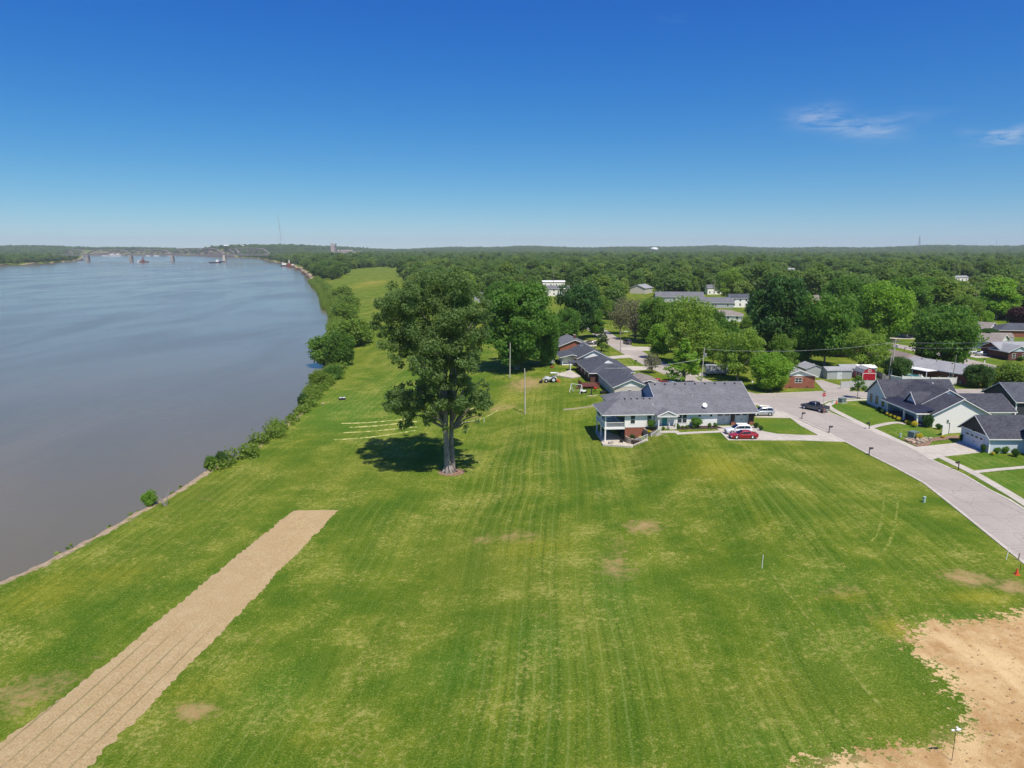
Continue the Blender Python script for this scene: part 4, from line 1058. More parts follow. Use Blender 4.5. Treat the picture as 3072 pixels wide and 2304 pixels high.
# red gambrel barn shed
B1 = thing('shed', 'bright red gambrel barn shed with a white cross window over its roll door', 'shed', (91.4, 180.6, .1), 0)
red = siding('barn_red_boards', (.42, .018, .035), .22); prof = [(-1.7, 0), (1.7, 0), (1.7, 1.75), (1.15, 2.6), (0, 3.05), (-1.15, 2.6), (-1.7, 1.75)]
MB().prism(prof, 'y', 4.8, 0).build('wall', red, B1)
rp = [(-1.78, 1.72), (-1.2, 2.66), (0, 3.13), (1.2, 2.66), (1.78, 1.72)]; rr_ = MB()
for (a, b) in zip(rp[:-1], rp[1:]):
    rr_.add([(a[0], -.08, a[1]), (b[0], -.08, b[1]), (b[0], 4.88, b[1]), (a[0], 4.88, a[1]), (a[0], -.08, a[1] + .07), (b[0], -.08, b[1] + .07), (b[0], 4.88, b[1] + .07), (a[0], 4.88, a[1] + .07)], [(0, 3, 2, 1), (4, 5, 6, 7), (0, 1, 5, 4), (2, 3, 7, 6), (0, 4, 7, 3), (1, 2, 6, 5)])
rr_.build('roof', M['rooflg'], B1)
tb = MB(); tb.box(-1.72, 1.72, -.06, -.005, 1.68, 1.8); tb.box(-1.74, -1.6, -.05, -.004, 0, 1.68); tb.box(1.6, 1.74, -.05, -.004, 0, 1.68); tb.box(-.38, .38, -.05, -.006, 2.05, 2.13); tb.box(-.38, .38, -.05, -.006, 2.66, 2.74); tb.box(-.38, -.3, -.05, -.006, 2.13, 2.66); tb.box(.3, .38, -.05, -.006, 2.13, 2.66); tb.box(-.03, .03, -.05, -.006, 2.13, 2.66); tb.build('door_trim', M['white'], B1)
MB().box(-1.5, 1.5, -.04, -.003, .05, 1.6).build('roll_door', speckle('barn_red_door', (.40, .015, .03), (.34, .012, .025), 2), B1)
window(B1, -1.7, 1.6, .7, .6, .8, 'l'); window(B1, -1.7, 3.4, .7, .6, .8, 'l')
for lab, x, y, rz, L, W, e, rg, wmm, rmm in (('grey timber shed dappled with shade left of the red barn', 84.5, 184.5, 3, 6.5, 4.2, 2.2, 2.9, M['grey'], M['rooflg']), ('low grey open carport roof behind the brick corner house', 79.3, 188, 92, 6.5, 5.2, 2.2, 3.2, M['grey'], M['rooflg']), ('pale blue shed tucked behind the red barn', 89, 187.5, 5, 5, 3, 2.2, 3.0, M['blue'], M['rooflg']), ('white box shed under the tree behind the red barn', 93.5, 187.5, 0, 4.5, 3.5, 2.4, 2.9, M['wsid'], M['white'])):
    s_ = thing('shed', lab, 'shed', (x, y, 0), R(rz)); walls(s_, -L / 2, L / 2, -W / 2, W / 2, -.2, e, wmm, rg - .08, 'x'); gable_roof(s_, -L / 2, L / 2, -W / 2, W / 2, e, rg, rmm, 'x', oh=.2, trim=False)
    door(s_, 0, -W / 2, 0, 1.0, 1.9, 'f', M['gdoor'])
L1 = house('long grey roofed brick house with a white gable beside the round pool', 113.2, 184.5, -67, 18.5, 9.6, 2.6, 4.2, M['brick'], M['rooflg'], gtri=M['white'], wins=[(9.25, -1.2, .9, .9, 1.2, 'r'), (5, -4.8, .9, .9, 1.2, 'f')], nvent=4)
L2 = house('brown roofed rear range adjoining the long grey roofed house', 110.5, 202.5, -84, 19, 10, 2.6, 4.3, M['dbrick'], M['roofbr'], hip=True)
pg = MB(); pcx, pcy = 103.6, 184.2
pc = thing('patio_cover', 'flat white patio cover on posts beside the round pool', 'patio cover', (105.2, 183.6, 0), R(-67))
MB().box(-4.2, 4.2, -1.9, 1.9, 2.5, 2.65).build('roof', M['white'], pc)
for sx, sy in ((-4, -1.7), (0, -1.7), (4, -1.7)): post(pc, sx, sy, 0, 2.5, .07)
pl = thing('swimming_pool', 'round above-ground pool with green-blue water and a white ladder', 'pool', (100.8, 180.6, 0), 0)
MB().lathe([(3.7, 0), (3.7, 1.25), (3.85, 1.28), (3.85, 1.33), (3.5, 1.33), (3.5, 1.0)], 36).build('pool_wall', M['wsid'], pl)
MB().lathe([(3.49, 1.02), (3.49, 1.1)], 36).build('water', mat('pool_water', (.06, .22, .20), .05, 0, .5), pl)
ld = MB()
for sx in (-.28, .28): ld.path([(sx + 1.6, -3.9, 0), (sx + 1.6, -3.85, 2.0), (sx + 1.6, -3.5, 2.2), (sx + 1.6, -3.2, 1.9), (sx + 1.6, -3.2, .6)], [.05] * 5, 6)
for i in range(5): ld.tube((1.32, -3.88, .3 + .33 * i), (1.88, -3.88, .3 + .33 * i), .04, .04, 5)
ld.build('ladder', M['white'], pl)

D1 = house('pale grey hip roofed house with a garage seen between two large trees', 150, 279, -3, 15, 9, 2.6, 4.6, M['blue'], M['roofg'], hip=True, wins=side_windows(15, 9, 3), garages=[(4.5, -4.5, 0, 3, 2.1, 'f', 2)])
walls(D1, 3.5, 9.5, -9.5, -4.3, 0, 2.6, M['beige'], None); 
g_ = hip_roof(D1, 3.5, 9.5, -9.5, 0, 2.6, 4.2, M['roofg'])
T1 = house('tan roofed house with a white gable and red brick corner near the far utility poles', 184, 288, -50, 17, 10, 2.6, 4.6, M['brick'], M['rooftan'], gtri=M['white'])
T2 = house('long tan roofed house with a white garage behind the parked silver car', 158.5, 248, -48, 22, 10, 2.7, 4.7, M['beige'], M['rooftan'], gtri=M['white'], garages=[(6.5, -5, 0, 4.5, 2.1, 'f', 4)], wins=[(-6, -5, .8, 1.4, 1.2, 'f')])
T3 = house('dark brick house with a pale blue front gable at the right edge of the photo', 156.5, 222, 2, 14, 9, 2.7, 4.6, M['dbrick'], M['rooflg'], wins=[(5, -4.5, .9, 1.2, 1.2, 'f')])
walls(T3, -7.2, -.5, -8, -3, 0, 2.7, M['dbrick'], 4.3, 'y'); gable_roof(T3, -7.2, -.5, -8, 0, 2.7, 4.4, M['rooflg'], 'y')
MB().prism([(-7.2, 2.72), (-.5, 2.72), (-3.85, 4.3)], 'y', -8.012, -8.06).build('gable_panel', M['blue'], T3)
window(T3, -5.6, -8, .8, .9, 1.3); window(T3, -2.4, -8, .8, .9, 1.3); post(T3, 1.5, -7.5, 0, 2.4, .1)
MB().box(-.5, 7, -7.8, -4.5, 2.45, 2.6).build('porch_roof', M['rooflg'], T3)
T4 = house('dark hip roofed house with an orange brick end near the purple tree', 197, 277, -12, 18, 10, 2.7, 4.8, M['brick'], M['roofb'], hip=True)
sh2 = thing('shed', 'brown gambrel roofed shed in front of the dark hip roofed house', 'shed', (173, 258, 0), R(-4))
MB().prism([(-2.2, 0), (2.2, 0), (2.2, 2.0), (1.4, 2.9), (0, 3.3), (-1.4, 2.9), (-2.2, 2.0)], 'x', 0, 7).build('wall', M['grey'], sh2)
MB().prism([(-2.3, 2.0), (-1.45, 3.0), (0, 3.4), (1.45, 3.0), (2.3, 2.0), (1.4, 2.9), (0, 3.31), (-1.4, 2.9)], 'x', -.1, 7.1).build('roof', M['rooftan'], sh2)

# far houses among the trees: label, overview pixel of the base centre, width m, depth, eave, ridge, walls, roof, rotation
FAR = [
 ('far white two storey house with a tall columned porch in the woods', 1203, 640, 17, 9, 5.4, 7.4, 'wsid', 'roofg', 0, False),
 ('far long white roofed building behind the columned house', 1196, 619, 20, 8, 4.2, 5.2, 'wsid', 'white', 0, False),
 ('far small grey gabled house at the treetops right of the big cottonwood', 1043, 654, 13, 9, 4.5, 6.5, 'grey', 'roofg', 80, False),
 ('far house with overlapping pinkish white gables in the woods', 1388, 634, 17, 12, 4.2, 6.6, 'beige', 'rooflg', 60, False),
 ('far long low grey roof left of the yellow-green tree', 1470, 652, 30, 12, 3.2, 6.0, 'grey', 'roofg', -4, False),
 ('far low grey roof with small white gables above the yellow-green tree', 1535, 665, 27, 12, 3.0, 5.6, 'grey', 'roofg', -6, False),
 ('far olive grey hip roof right of the yellow-green tree', 1572, 694, 16, 11, 2.8, 4.8, 'wsid', 'rooftan', -20, True),
 ('far white colonial with two rows of shuttered windows', 1605, 664, 14, 9, 5.4, 7.4, 'wsid', 'roofb', 0, False),
 ('far white house behind the two poles left of the colonial', 1545, 636, 14, 9, 5.0, 7.0, 'wsid', 'roofg', 10, False),
 ('far reddish roof behind the shrubs right of the colonial', 1655, 668, 12, 9, 2.6, 4.4, 'brick', 'roofbr', 0, False),
 ('brown roofed house half hidden behind the dark tree', 1758, 658, 20, 10, 3.0, 5.4, 'brick', 'roofbr', 0, False),
 ('terracotta brown roof glimpsed between the sparse tree and the poles', 1830, 762, 10, 8, 2.6, 4.6, 'brick', 'roofbr', 20, False),
 ('white roof edge glimpsed in the woods near the right edge', 2075, 607, 16, 10, 4, 5.5, 'wsid', 'rooflg', 0, False),
 ('white building glimpsed at mid height in the far woods', 1708, 592, 10, 8, 6, 8, 'wsid', 'rooflg', 0, False),
]
WIN = []   # parts of the picture that nearer trees must leave open: x0,y0,x1,y1 (overview px), distance
for lab, ox, oy, w, d, e, r_, wmk, rmk, rot, hip in FAR:
    p = go(ox, oy)
    h_ = house(lab, p.x, p.y + d / 2, rot, w, d, e, r_, M[wmk], M[rmk], hip=hip, z=p.z, group=None, wins=side_windows(w, d, 4 if w > 13 else 3, z=1.0, w=1.0, h=1.3) + (side_windows(w, d, 4, z=3.6, w=1.0, h=1.3) if e > 5 else []))
    if 'columned' in lab and 'tall' in lab:
        for i in range(4): post(h_, 1.5 + i * 1.7, -d / 2 - 2.2, 0, 5.2, .2, 'column')
        MB().prism([(1.0, 5.2), (7.2, 5.2), (4.1, 6.6)], 'y', -d / 2 - 2.6, -d / 2 - .01).build('portico', M['white'], h_)
    cx, cyy, dd_ = proj(p.x, p.y, p.z); hw = w * .52 / dd_ * F_PX / K; top = proj(p.x, p.y + d / 2, p.z + r_)[1] / K
    WIN.append((ox - hw, top - 1, ox + hw, oy - 3, p.y + d))
# ---------------------------------------------------------------- vehicles
def loft(mb, secs, close=True):
    """secs: list of rings (same count) joined in order"""
    k = len(mb.v); n = len(secs[0])
    for s_ in secs: mb.v += [tuple(v) for v in s_]
    for i in range(len(secs) - 1):
        for j in range(n):
            a = k + i * n + j; b = k + i * n + (j + 1) % n; mb.f.append((a, b, b + n, a + n))
    mb.f.append(tuple(k + j for j in range(n))[::-1]); m = k + (len(secs) - 1) * n; mb.f.append(tuple(m + j for j in range(n)))
def ring(x, w, zl, zh, r=.1):
    return [(x, -w * .94, zl), (x, -w, zl + .22), (x, -w, zh - r * 1.3), (x, -w + r * .5, zh - r * .35), (x, -w + r * 1.7, zh), (x, w - r * 1.7, zh), (x, w - r * .5, zh - r * .35), (x, w, zh - r * 1.3), (x, w, zl + .22), (x, w * .94, zl)]
def car(kind, color, label, loc, rz, group=None, metallic=0, name=None):
    """x is forward"""
    c = thing(name or {'sedan': 'sedan_car', 'suv': 'suv_car', 'pickup': 'pickup_truck'}[kind], label, {'sedan': 'car', 'suv': 'car', 'pickup': 'pickup truck'}[kind], loc, rz, group)
    pm_ = paint('car_paint_' + '_'.join('%d' % (v * 100) for v in color), color, metallic)
    if kind == 'sedan': L, Wd, body, cab = 4.9, .92, [(-2.45, .78, .42, .74), (-2.38, .86, .3, .98), (-1.7, .92, .22, 1.03), (-.6, .93, .2, .98), (.7, .93, .2, .95), (1.2, .92, .2, .92), (2.0, .88, .22, .80), (2.38, .78, .28, .66), (2.46, .66, .38, .56)], [(-1.9, .70, 1.02), (-1.15, .62, 1.36), (-.4, .62, 1.44), (.25, .62, 1.41), (1.18, .72, .95)]
    elif kind == 'suv': L, Wd, body, cab = 4.75, .94, [(-2.36, .82, .42, .95), (-2.3, .9, .32, 1.12), (-1.5, .94, .28, 1.12), (.8, .94, .26, 1.08), (1.3, .93, .26, 1.04), (2.05, .9, .28, .95), (2.33, .82, .34, .84), (2.38, .74, .42, .7)], [(-2.3, .74, 1.1), (-1.95, .68, 1.6), (-.9, .68, 1.72), (.2, .67, 1.68), (1.12, .76, 1.06)]
    else: L, Wd, body, cab = 5.7, .98, [(-2.85, .93, .55, 1.12), (-2.8, .97, .45, 1.18), (-.75, .98, .40, 1.18), (.9, .98, .40, 1.16), (1.3, .97, .4, 1.14), (2.5, .94, .42, 1.06), (2.82, .88, .46, .95), (2.87, .8, .55, .8)], [(-.78, .80, 1.17), (-.62, .72, 1.78), (.1, .72, 1.86), (.75, .71, 1.80), (1.4, .82, 1.15)]
    mb = MB(); loft(mb, [ring(*s_) for s_ in body])
    b = mb.build('body', pm_, c, True)
    md = b.modifiers.new('bevel', 'BEVEL'); md.width = .04; md.segments = 2; md.limit_method = 'ANGLE'; md.angle_limit = R(40)
    # cabin: painted roof and pillars, tinted glass set in
    gl = MB(); rfm = MB()
    belt = .93 if kind == 'sedan' else (1.08 if kind == 'suv' else 1.15)
    wb = Wd - .06
    P_ = cab; n = len(P_)
    def cabring(i, dz=0, ins=0):
        x, w, z = P_[i]; return x, w - ins, z + dz
    secs = []
    for i in range(n):
        x, w, z = P_[i]
        if i in (0, n - 1): secs.append([(x, -wb + .04, belt - .04), (x, -wb + .05, z), (x, -w + .08, z + .004), (x, w - .08, z + .004), (x, wb - .05, z), (x, wb - .04, belt - .04)])
        else: secs.append([(x, -wb, belt - .04), (x, -w - .02, z - .10), (x, -w + .10, z), (x, w - .10, z), (x, w + .02, z - .10), (x, wb, belt - .04)])
    loft(rfm, secs); rfm.build('cabin', pm_, c, True)
    def quad(a, b_, c_, d, off):
        a, b_, c_, d = map(Vector, (a, b_, c_, d)); nn = (b_ - a).cross(d - a).normalized() * off
        cen = (a + b_ + c_ + d) / 4; vs = [cen + (v - cen) * .93 + nn for v in (a, b_, c_, d)]
        return vs
    def pane(name, pts, off=.012):
        m_ = MB(); vs = quad(*pts, off); lo = [v - (vs[1] - vs[0]).cross(vs[3] - vs[0]).normalized() * off * 1.6 for v in vs]
        m_.add(vs + lo, [(0, 1, 2, 3), (7, 6, 5, 4), (0, 4, 5, 1), (1, 5, 6, 2), (2, 6, 7, 3), (3, 7, 4, 0)]); return m_.build(name, M['dglass'], c)
    # windscreen and rear window
    A, B_ = secs[n - 1], secs[n - 2]; pane('windscreen', [A[1], A[4], B_[3], B_[2]], .015)
    A, B_ = secs[0], secs[1]; pane('rear_window', [A[4], A[1], B_[2], B_[3]], .015)
    for s_, i0, i1 in ((-1, 0, 1), (1, 5, 4)):
        for i in range(1, n - 2):
            a, b2 = secs[i], secs[i + 1]
            pts = [a[i0], b2[i0], b2[i1], a[i1]]
            pts = [Vector(p) for p in pts]; pts[0].z += .06; pts[1].z += .06
            if s_ > 0: pts = [pts[1], pts[0], pts[3], pts[2]]
            pane('side_window', pts, .02)
        a, b2 = secs[n - 2], secs[n - 1]
        pts = [Vector(a[i0]), Vector(b2[i0]).lerp(Vector(a[i0]), .25), Vector(a[i1]).lerp(Vector(b2[i1]), .35), Vector(a[i1])]; pts[0].z += .06; pts[1].z += .06
        if s_ > 0: pts = [pts[1], pts[0], pts[3], pts[2]]
        pane('side_window', pts, .02)
    wr = .34 if kind == 'sedan' else (.37 if kind == 'suv' else .41); wx = 1.42 if kind != 'pickup' else 1.85
    for x in (-wx, wx * (.98)):
        for s_ in (-1, 1):
            w = MB(); y0 = s_ * (Wd - .21); y1 = s_ * (Wd + .015)
            w.path([(x, y0, wr), (x, y0 + s_ * .02, wr), (x, y1 - s_ * .03, wr), (x, y1, wr)], [wr * .93, wr, wr, wr * .93], 18)
            wo_ = w.build('wheel', M['tyre'], c)
            r_ = MB(); r_.path([(x, y1 + s_ * .001, wr), (x, y1 + s_ * .012, wr)], [wr * .64, wr * .60], 14)
            for q_ in range(5):
                a_ = q_ * 2 * PI / 5; r_.tube((x, y1 + s_ * .02, wr), (x + math.cos(a_) * wr * .58, y1 + s_ * .02, wr + math.sin(a_) * wr * .58), .035, .03, 4)
            r_.build('rim', M['rim'], wo_)
            ar = MB(); pts = [(x + math.cos(a_) * (wr + .05), s_ * (Wd - .005), wr + math.sin(a_) * (wr + .05)) for a_ in np.linspace(-.1, PI + .1, 10)]; ar.path(pts, [.035] * 10, 5); ar.build('wheel_arch', M['dmetal'], c)
    fx = body[-2][0]; rx = body[0][0]
    for s_ in (-1, 1):
        zf = body[-2][3]; MB().box(fx - .12, fx + .05, s_ * .72 - .14, s_ * .72 + .14, zf - .20, zf - .06).build('headlight', M['lamp'], c)
        zr = body[1][3]; MB().box(rx - .02, rx + .12, s_ * .76 - .12, s_ * .76 + .12, zr - .30, zr - .1).build('tail_light', M['tail'], c)
        MB().box(.75, .95, s_ * (Wd + .02) - .1, s_ * (Wd + .02) + .1, belt - .02, belt + .13).build('mirror', pm_, c)
    gz = body[-2][2]; MB().box(body[-1][0] - .03, body[-1][0] + .03, -.5, .5, gz + .06, gz + .24).build('grille', M['dmetal'], c)
    MB().box(rx - .04, rx + .03, -.7, .7, .36, .5).build('bumper', M['dmetal'] if kind != 'sedan' else pm_, c)
    MB().box(rx - .045, rx - .01, -.24, .24, .6, .72).build('number_plate', M['white'], c)
    for s_ in (-1, 1):
        dl = MB(); dl.box(-.02, .0, s_ * (Wd + .002) - .006, s_ * (Wd + .002) + .006, .35, belt - .05); dl.box(-1.0, -.98, s_ * (Wd + .002) - .006, s_ * (Wd + .002) + .006, .5, belt - .05); dl.box(.95, .97, s_ * Wd - .006, s_ * Wd + .006, .4, belt - .1); dl.build('door_gap', M['dmetal'], c)
    if kind == 'pickup':
        bd = MB(); bd.box(-2.72, -.86, -.80, .80, 1.185, 1.20); bd.build('bed_opening', M['dmetal'], c)
        ra = MB(); ra.box(-2.8, -.8, -.97, -.84, 1.19, 1.27); ra.box(-2.8, -.8, .84, .97, 1.19, 1.27); ra.box(-2.84, -2.76, -.9, .9, 1.17, 1.27); ra.build('bed_rail', pm_, c)
        MB().box(-3.0, -2.86, -.85, .85, .5, .66).build('bumper', M['rim'], c)
    if kind == 'suv':
        ra = MB()
        for s_ in (-1, 1): ra.tube((-1.8, s_ * .62, 1.72), (.2, s_ * .62, 1.76), .03, .03, 5)
        ra.build('roof_rail', M['rim'], c); MB().box(-.9, .05, -.45, .45, 1.705, 1.735).build('sunroof', M['dglass'], c)
    return c
def at0(px, py): return (*gp0(px, py, 0), .045)
car('suv', (.78, .78, .78), 'white suv with a dark sunroof parked nearest the garage doors of the white ranch house', at0(2214, 1301), PI + .03)
car('sedan', (.34, .012, .018), 'dark red sedan parked side-on on the front driveway of the white ranch house', at0(2229, 1315), PI + .02)
car('suv', (.50, .52, .54), 'silver grey suv half hidden behind the garage end of the white ranch house', at0(2284, 1246), PI + .03, metallic=.5)
a_ = Vector(gp0(2473, 1243)); b_ = Vector(gp0(2430, 1226)); c_ = (Vector(gp0(2445, 1240)) + Vector(gp0(2455, 1226))) / 2
car('pickup', (.10, .11, .13), 'dark grey crew cab pickup stopped on the road beside the stop sign', (c_.x - .2, c_.y + .6, .045), math.atan2(.82, -.5) + .0, metallic=.5)
car('pickup', (.45, .02, .02), 'red pickup showing above the gable of the beige house', (*gp0(1972, 1158), .04), R(170))
car('sedan', (.16, .24, .36), 'blue grey sedan parked behind the roof ridge of the white ranch house', (*gp0(2010, 1160), .04), R(175), metallic=.4)
car('suv', (.03, .033, .04), 'black suv parked in tree shade on the far side of the side road', (*gp0(1882, 1032), .05), R(100))
car('sedan', (.05, .05, .06), 'black sedan on the short drive left of the small conifer', (*gp0(1769, 1034), .05), R(185), metallic=.3)
car('suv', (.78, .78, .78), 'white suv parked left of the silver car on the tan house drive', (*gp0(2904, 1062), .05), R(178))
car('sedan', (.42, .44, .46), 'silver sedan parked on the tan house drive right of the white suv', (*gp0(2951, 1067), .05), R(-10), metallic=.5)
# enclosed cargo trailer
tl = thing('cargo_trailer', 'silver grey enclosed cargo trailer parked under the trees by the side road', 'trailer', (*gp0(2150, 1124), .05), R(-3))
tb = MB().prism([(-3.0, .5), (3.0, .5), (3.0, 2.45), (2.85, 2.6), (-2.85, 2.6), (-3.0, 2.45)], 'y', 1.1, -1.1); bo = tb.build('body', speckle('trailer_skin', (.42, .43, .44), (.36, .37, .38), 1, .35, .5), tl)
MB().box(-3.02, 3.02, -1.13, -1.101, .42, .58).build('skirt', M['metal'], tl); MB().box(-3.03, 3.03, -1.12, -1.08, 2.4, 2.5).build('trim_rail', M['dmetal'], tl)
for x in (.8, 1.65):
    for s_ in (-1, 1):
        w = MB(); w.path([(x, s_ * .95, .36), (x, s_ * 1.17, .36)], [.36, .36], 16); wo_ = w.build('wheel', M['tyre'], tl); r_ = MB(); r_.tube((x, s_ * 1.171, .36), (x, s_ * 1.19, .36), .2, .18, 10); r_.build('rim', M['rim'], wo_)
tg = MB(); tg.tube((-3.0, -.6, .5), (-4.1, 0, .5), .06, .06, 5); tg.tube((-3.0, .6, .5), (-4.1, 0, .5), .06, .06, 5); tg.tube((-3.9, 0, .1), (-3.9, 0, .9), .05, .05, 6); tg.build('hitch', M['dmetal'], tl)

# compact tractor with loader
tp = gp(1652, 1146)
tr_ = thing('tractor', 'white compact tractor with a front loader and folding canopy on the back lawn', 'tractor', (tp.x, tp.y, tp.z), PI)
wp = speckle('tractor_white', (.68, .70, .72), (.6, .62, .64), 3, .4, .4)
mb = MB(); loft(mb, [ring(-.3, .34, .65, 1.15), ring(.5, .34, .6, 1.2), ring(1.3, .32, .6, 1.12), ring(1.5, .28, .65, 1.0)]); mb.build('hood', wp, tr_, True)
mb = MB(); mb.box(-1.2, .2, -.3, .3, .45, .8); mb.box(-.9, -.4, -.25, .25, .8, 1.0); mb.box(-1.0, -.85, -.25, .25, 1.0, 1.5); mb.build('seat', M['dmetal'], tr_)
for s_ in (-1, 1):
    w = MB(); w.path([(-.7, s_ * .55, .68), (-.7, s_ * .6, .68), (-.7, s_ * .9, .68), (-.7, s_ * .95, .68)], [.6, .68, .68, .6], 20); wo_ = w.build('rear_wheel', M['tyre'], tr_); r_ = MB(); r_.tube((-.7, s_ * .951, .68), (-.7, s_ * .97, .68), .38, .36, 14); r_.build('rim', wp, wo_)
    w = MB(); w.path([(1.15, s_ * .52, .38), (1.15, s_ * .76, .38)], [.38, .38], 16); wo_ = w.build('front_wheel', M['tyre'], tr_); r_ = MB(); r_.tube((1.15, s_ * .761, .38), (1.15, s_ * .78, .38), .2, .19, 12); r_.build('rim', wp, wo_)
    f = MB(); f.path([(-1.5, s_ * .78, .9), (-1.25, s_ * .78, 1.35), (-.7, s_ * .78, 1.48), (-.1, s_ * .78, 1.3)], [.09] * 4, 6); f.build('fender', wp, tr_)
    l = MB(); l.path([(-.1, s_ * .62, 1.25), (1.3, s_ * .62, 1.3), (2.2, s_ * .62, .5)], [.07, .08, .06], 6); l.tube((.3, s_ * .62, .6), (1.3, s_ * .62, 1.15), .05, .05, 6); l.build('loader_arm', wp, tr_)
MB().prism([(2.1, .1), (2.9, .05), (2.85, .16), (2.3, .3), (2.25, .75), (2.1, .8)], 'y', .9, -.9).build('loader_bucket', M['dmetal'], tr_)
cn = MB(); cn.tube((-1.1, -.5, .9), (-1.1, -.5, 2.35), .04, .04, 6); cn.tube((-1.1, .5, .9), (-1.1, .5, 2.35), .04, .04, 6); cn.box(-1.5, .1, -.7, .7, 2.35, 2.42); cn.build('canopy', M['white'], tr_)
MB().prism([(-2.6, .15), (-1.7, .15), (-1.5, .7), (-1.7, .75)], 'y', .8, -.8).build('rear_blade', speckle('implement_orange', (.62, .17, .03), (.5, .13, .03), 3), tr_)

# ---------------------------------------------------------------- person behind the pickup
def skinned(name, joints, edges, m, parent=None, root=0, sub=2):
    me = bpy.data.meshes.new(name); me.from_pydata([j[:3] for j in joints], edges, []); me.update()
    me.materials.append(m); o = bpy.data.objects.new(name, me); link(o, parent)
    bm = bmesh.new(); bm.from_mesh(me); lay = bm.verts.layers.skin.verify(); bm.verts.ensure_lookup_table()
    for i, v in enumerate(bm.verts):
        r_ = joints[i][3]; rr_ = r_ if isinstance(r_, tuple) else (r_, r_); v[lay].radius = rr_; v[lay].use_root = (i == root)
    bm.to_mesh(me); bm.free()
    s_ = o.modifiers.new('skin', 'SKIN'); s_.use_smooth_shade = True
    u = o.modifiers.new('sub', 'SUBSURF'); u.levels = sub; u.render_levels = sub
    return o
skin = speckle('skin_tone', (.52, .31, .22), (.46, .27, .19), 6, .6, .3); cloth = speckle('dark_shirt_cloth', (.04, .045, .06), (.07, .07, .09), 8, .9, .1); shorts = speckle('shorts_cloth', (.30, .16, .17), (.24, .12, .13), 8, .9, .1); hair = speckle('brown_hair', (.06, .04, .025), (.09, .06, .04), 9, .8)
shoe = speckle('white_shoes', (.72, .72, .70), (.6, .6, .6), 6)
pp = gp0(2471.5, 1241.5)
pe = thing('person', 'person in dark shirt and reddish shorts leaning over the tailgate of the grey pickup', 'person', (pp[0], pp[1], .04), R(125))
# x forward (towards the truck)
J = [(0, 0, .94, (.13, .15)), (.04, 0, 1.12, (.11, .14)), (.12, 0, 1.30, (.12, .15)), (.17, 0, 1.42, (.09, .13)), (.20, 0, 1.50, .055), (.24, 0, 1.60, (.085, .075)), (.25, 0, 1.70, (.08, .075))]
E = [(0, 1), (1, 2), (2, 3), (3, 4), (4, 5), (5, 6)]
def add(p, par):
    J.append(p); E.append((par, len(J) - 1)); return len(J) - 1
for s_ in (-1, 1):
    h = add((-.01, s_ * .1, .86, .095), 0); k_ = add((.04 if s_ > 0 else -.04, s_ * .12, .48, .06), h); c2 = add((-.02 if s_ > 0 else -.12, s_ * .12, .30, .055), k_); an = add((-.02 if s_ > 0 else -.16, s_ * .12, .09, .036), c2); add((.12 if s_ > 0 else -.02, s_ * .13, .035, .036), an)
    sh_ = add((.16, s_ * .19, 1.42, .06), 3); el = add((.30, s_ * .24, 1.18, .042), sh_); wr_ = add((.52, s_ * .2, 1.12, .028), el); pa_ = add((.59, s_ * .19, 1.12, (.022, .038)), wr_)
    for f_, (dy, ln) in enumerate(((-.033, .07), (-.012, .085), (.010, .08), (.031, .062))):
        f1 = add((.62, s_ * .19 + dy, 1.12, .009), pa_); add((.62 + ln, s_ * .19 + dy * 1.15, 1.10, .008), f1)
    th = add((.57, s_ * .19 - s_ * .045, 1.115, .010), wr_); add((.62, s_ * .19 - s_ * .065, 1.105, .009), th)
body = skinned('body', J, E, skin, pe)
skinned('shirt', [(0, 0, .93, (.155, .175)), (.04, 0, 1.12, (.135, .165)), (.12, 0, 1.30, (.14, .17)), (.17, 0, 1.43, (.10, .12)), (.16, -.2, 1.42, .078), (.24, -.235, 1.28, .066), (.16, .2, 1.42, .078), (.24, .235, 1.28, .066)], [(0, 1), (1, 2), (2, 3), (3, 4), (4, 5), (3, 6), (6, 7)], cloth, pe)
skinned('shorts', [(0, 0, .95, (.145, .165)), (-.01, -.1, .84, .115), (0, -.12, .60, .095), (-.01, .1, .84, .115), (.02, .12, .60, .095)], [(0, 1), (1, 2), (0, 3), (3, 4)], shorts, pe)
skinned('hair', [(.21, 0, 1.62, .06), (.22, 0, 1.72, (.095, .085)), (.17, 0, 1.66, .06)], [(0, 1), (1, 2)], hair, pe)
for s_ in (-1, 1): skinned('shoe', [(-.06 if s_ > 0 else -.2, s_ * .12, .055, .05), (.14 if s_ > 0 else 0.0, s_ * .13, .045, .045)], [(0, 1)], shoe, pe)
fc = MB(); 
for s_ in (-1, 1): fc.tube((.312, s_ * .03, 1.655), (.328, s_ * .03, 1.655), .011, .009, 6)
fc.build('eye', M['dmetal'], pe); nb = MB(); nb.path([(.32, 0, 1.66), (.35, 0, 1.62), (.32, 0, 1.61)], [.008, .014, .01], 5); nb.build('nose', skin, pe); mo = MB(); mo.box(.31, .326, -.022, .022, 1.575, 1.583); mo.build('mouth', shorts, pe)
for s_ in (-1, 1): eb = MB(); eb.lathe([(.012, -.03), (.02, 0), (.012, .03)], 6, (.245, s_ * .083, 1.63)); eb.build('ear', skin, pe)

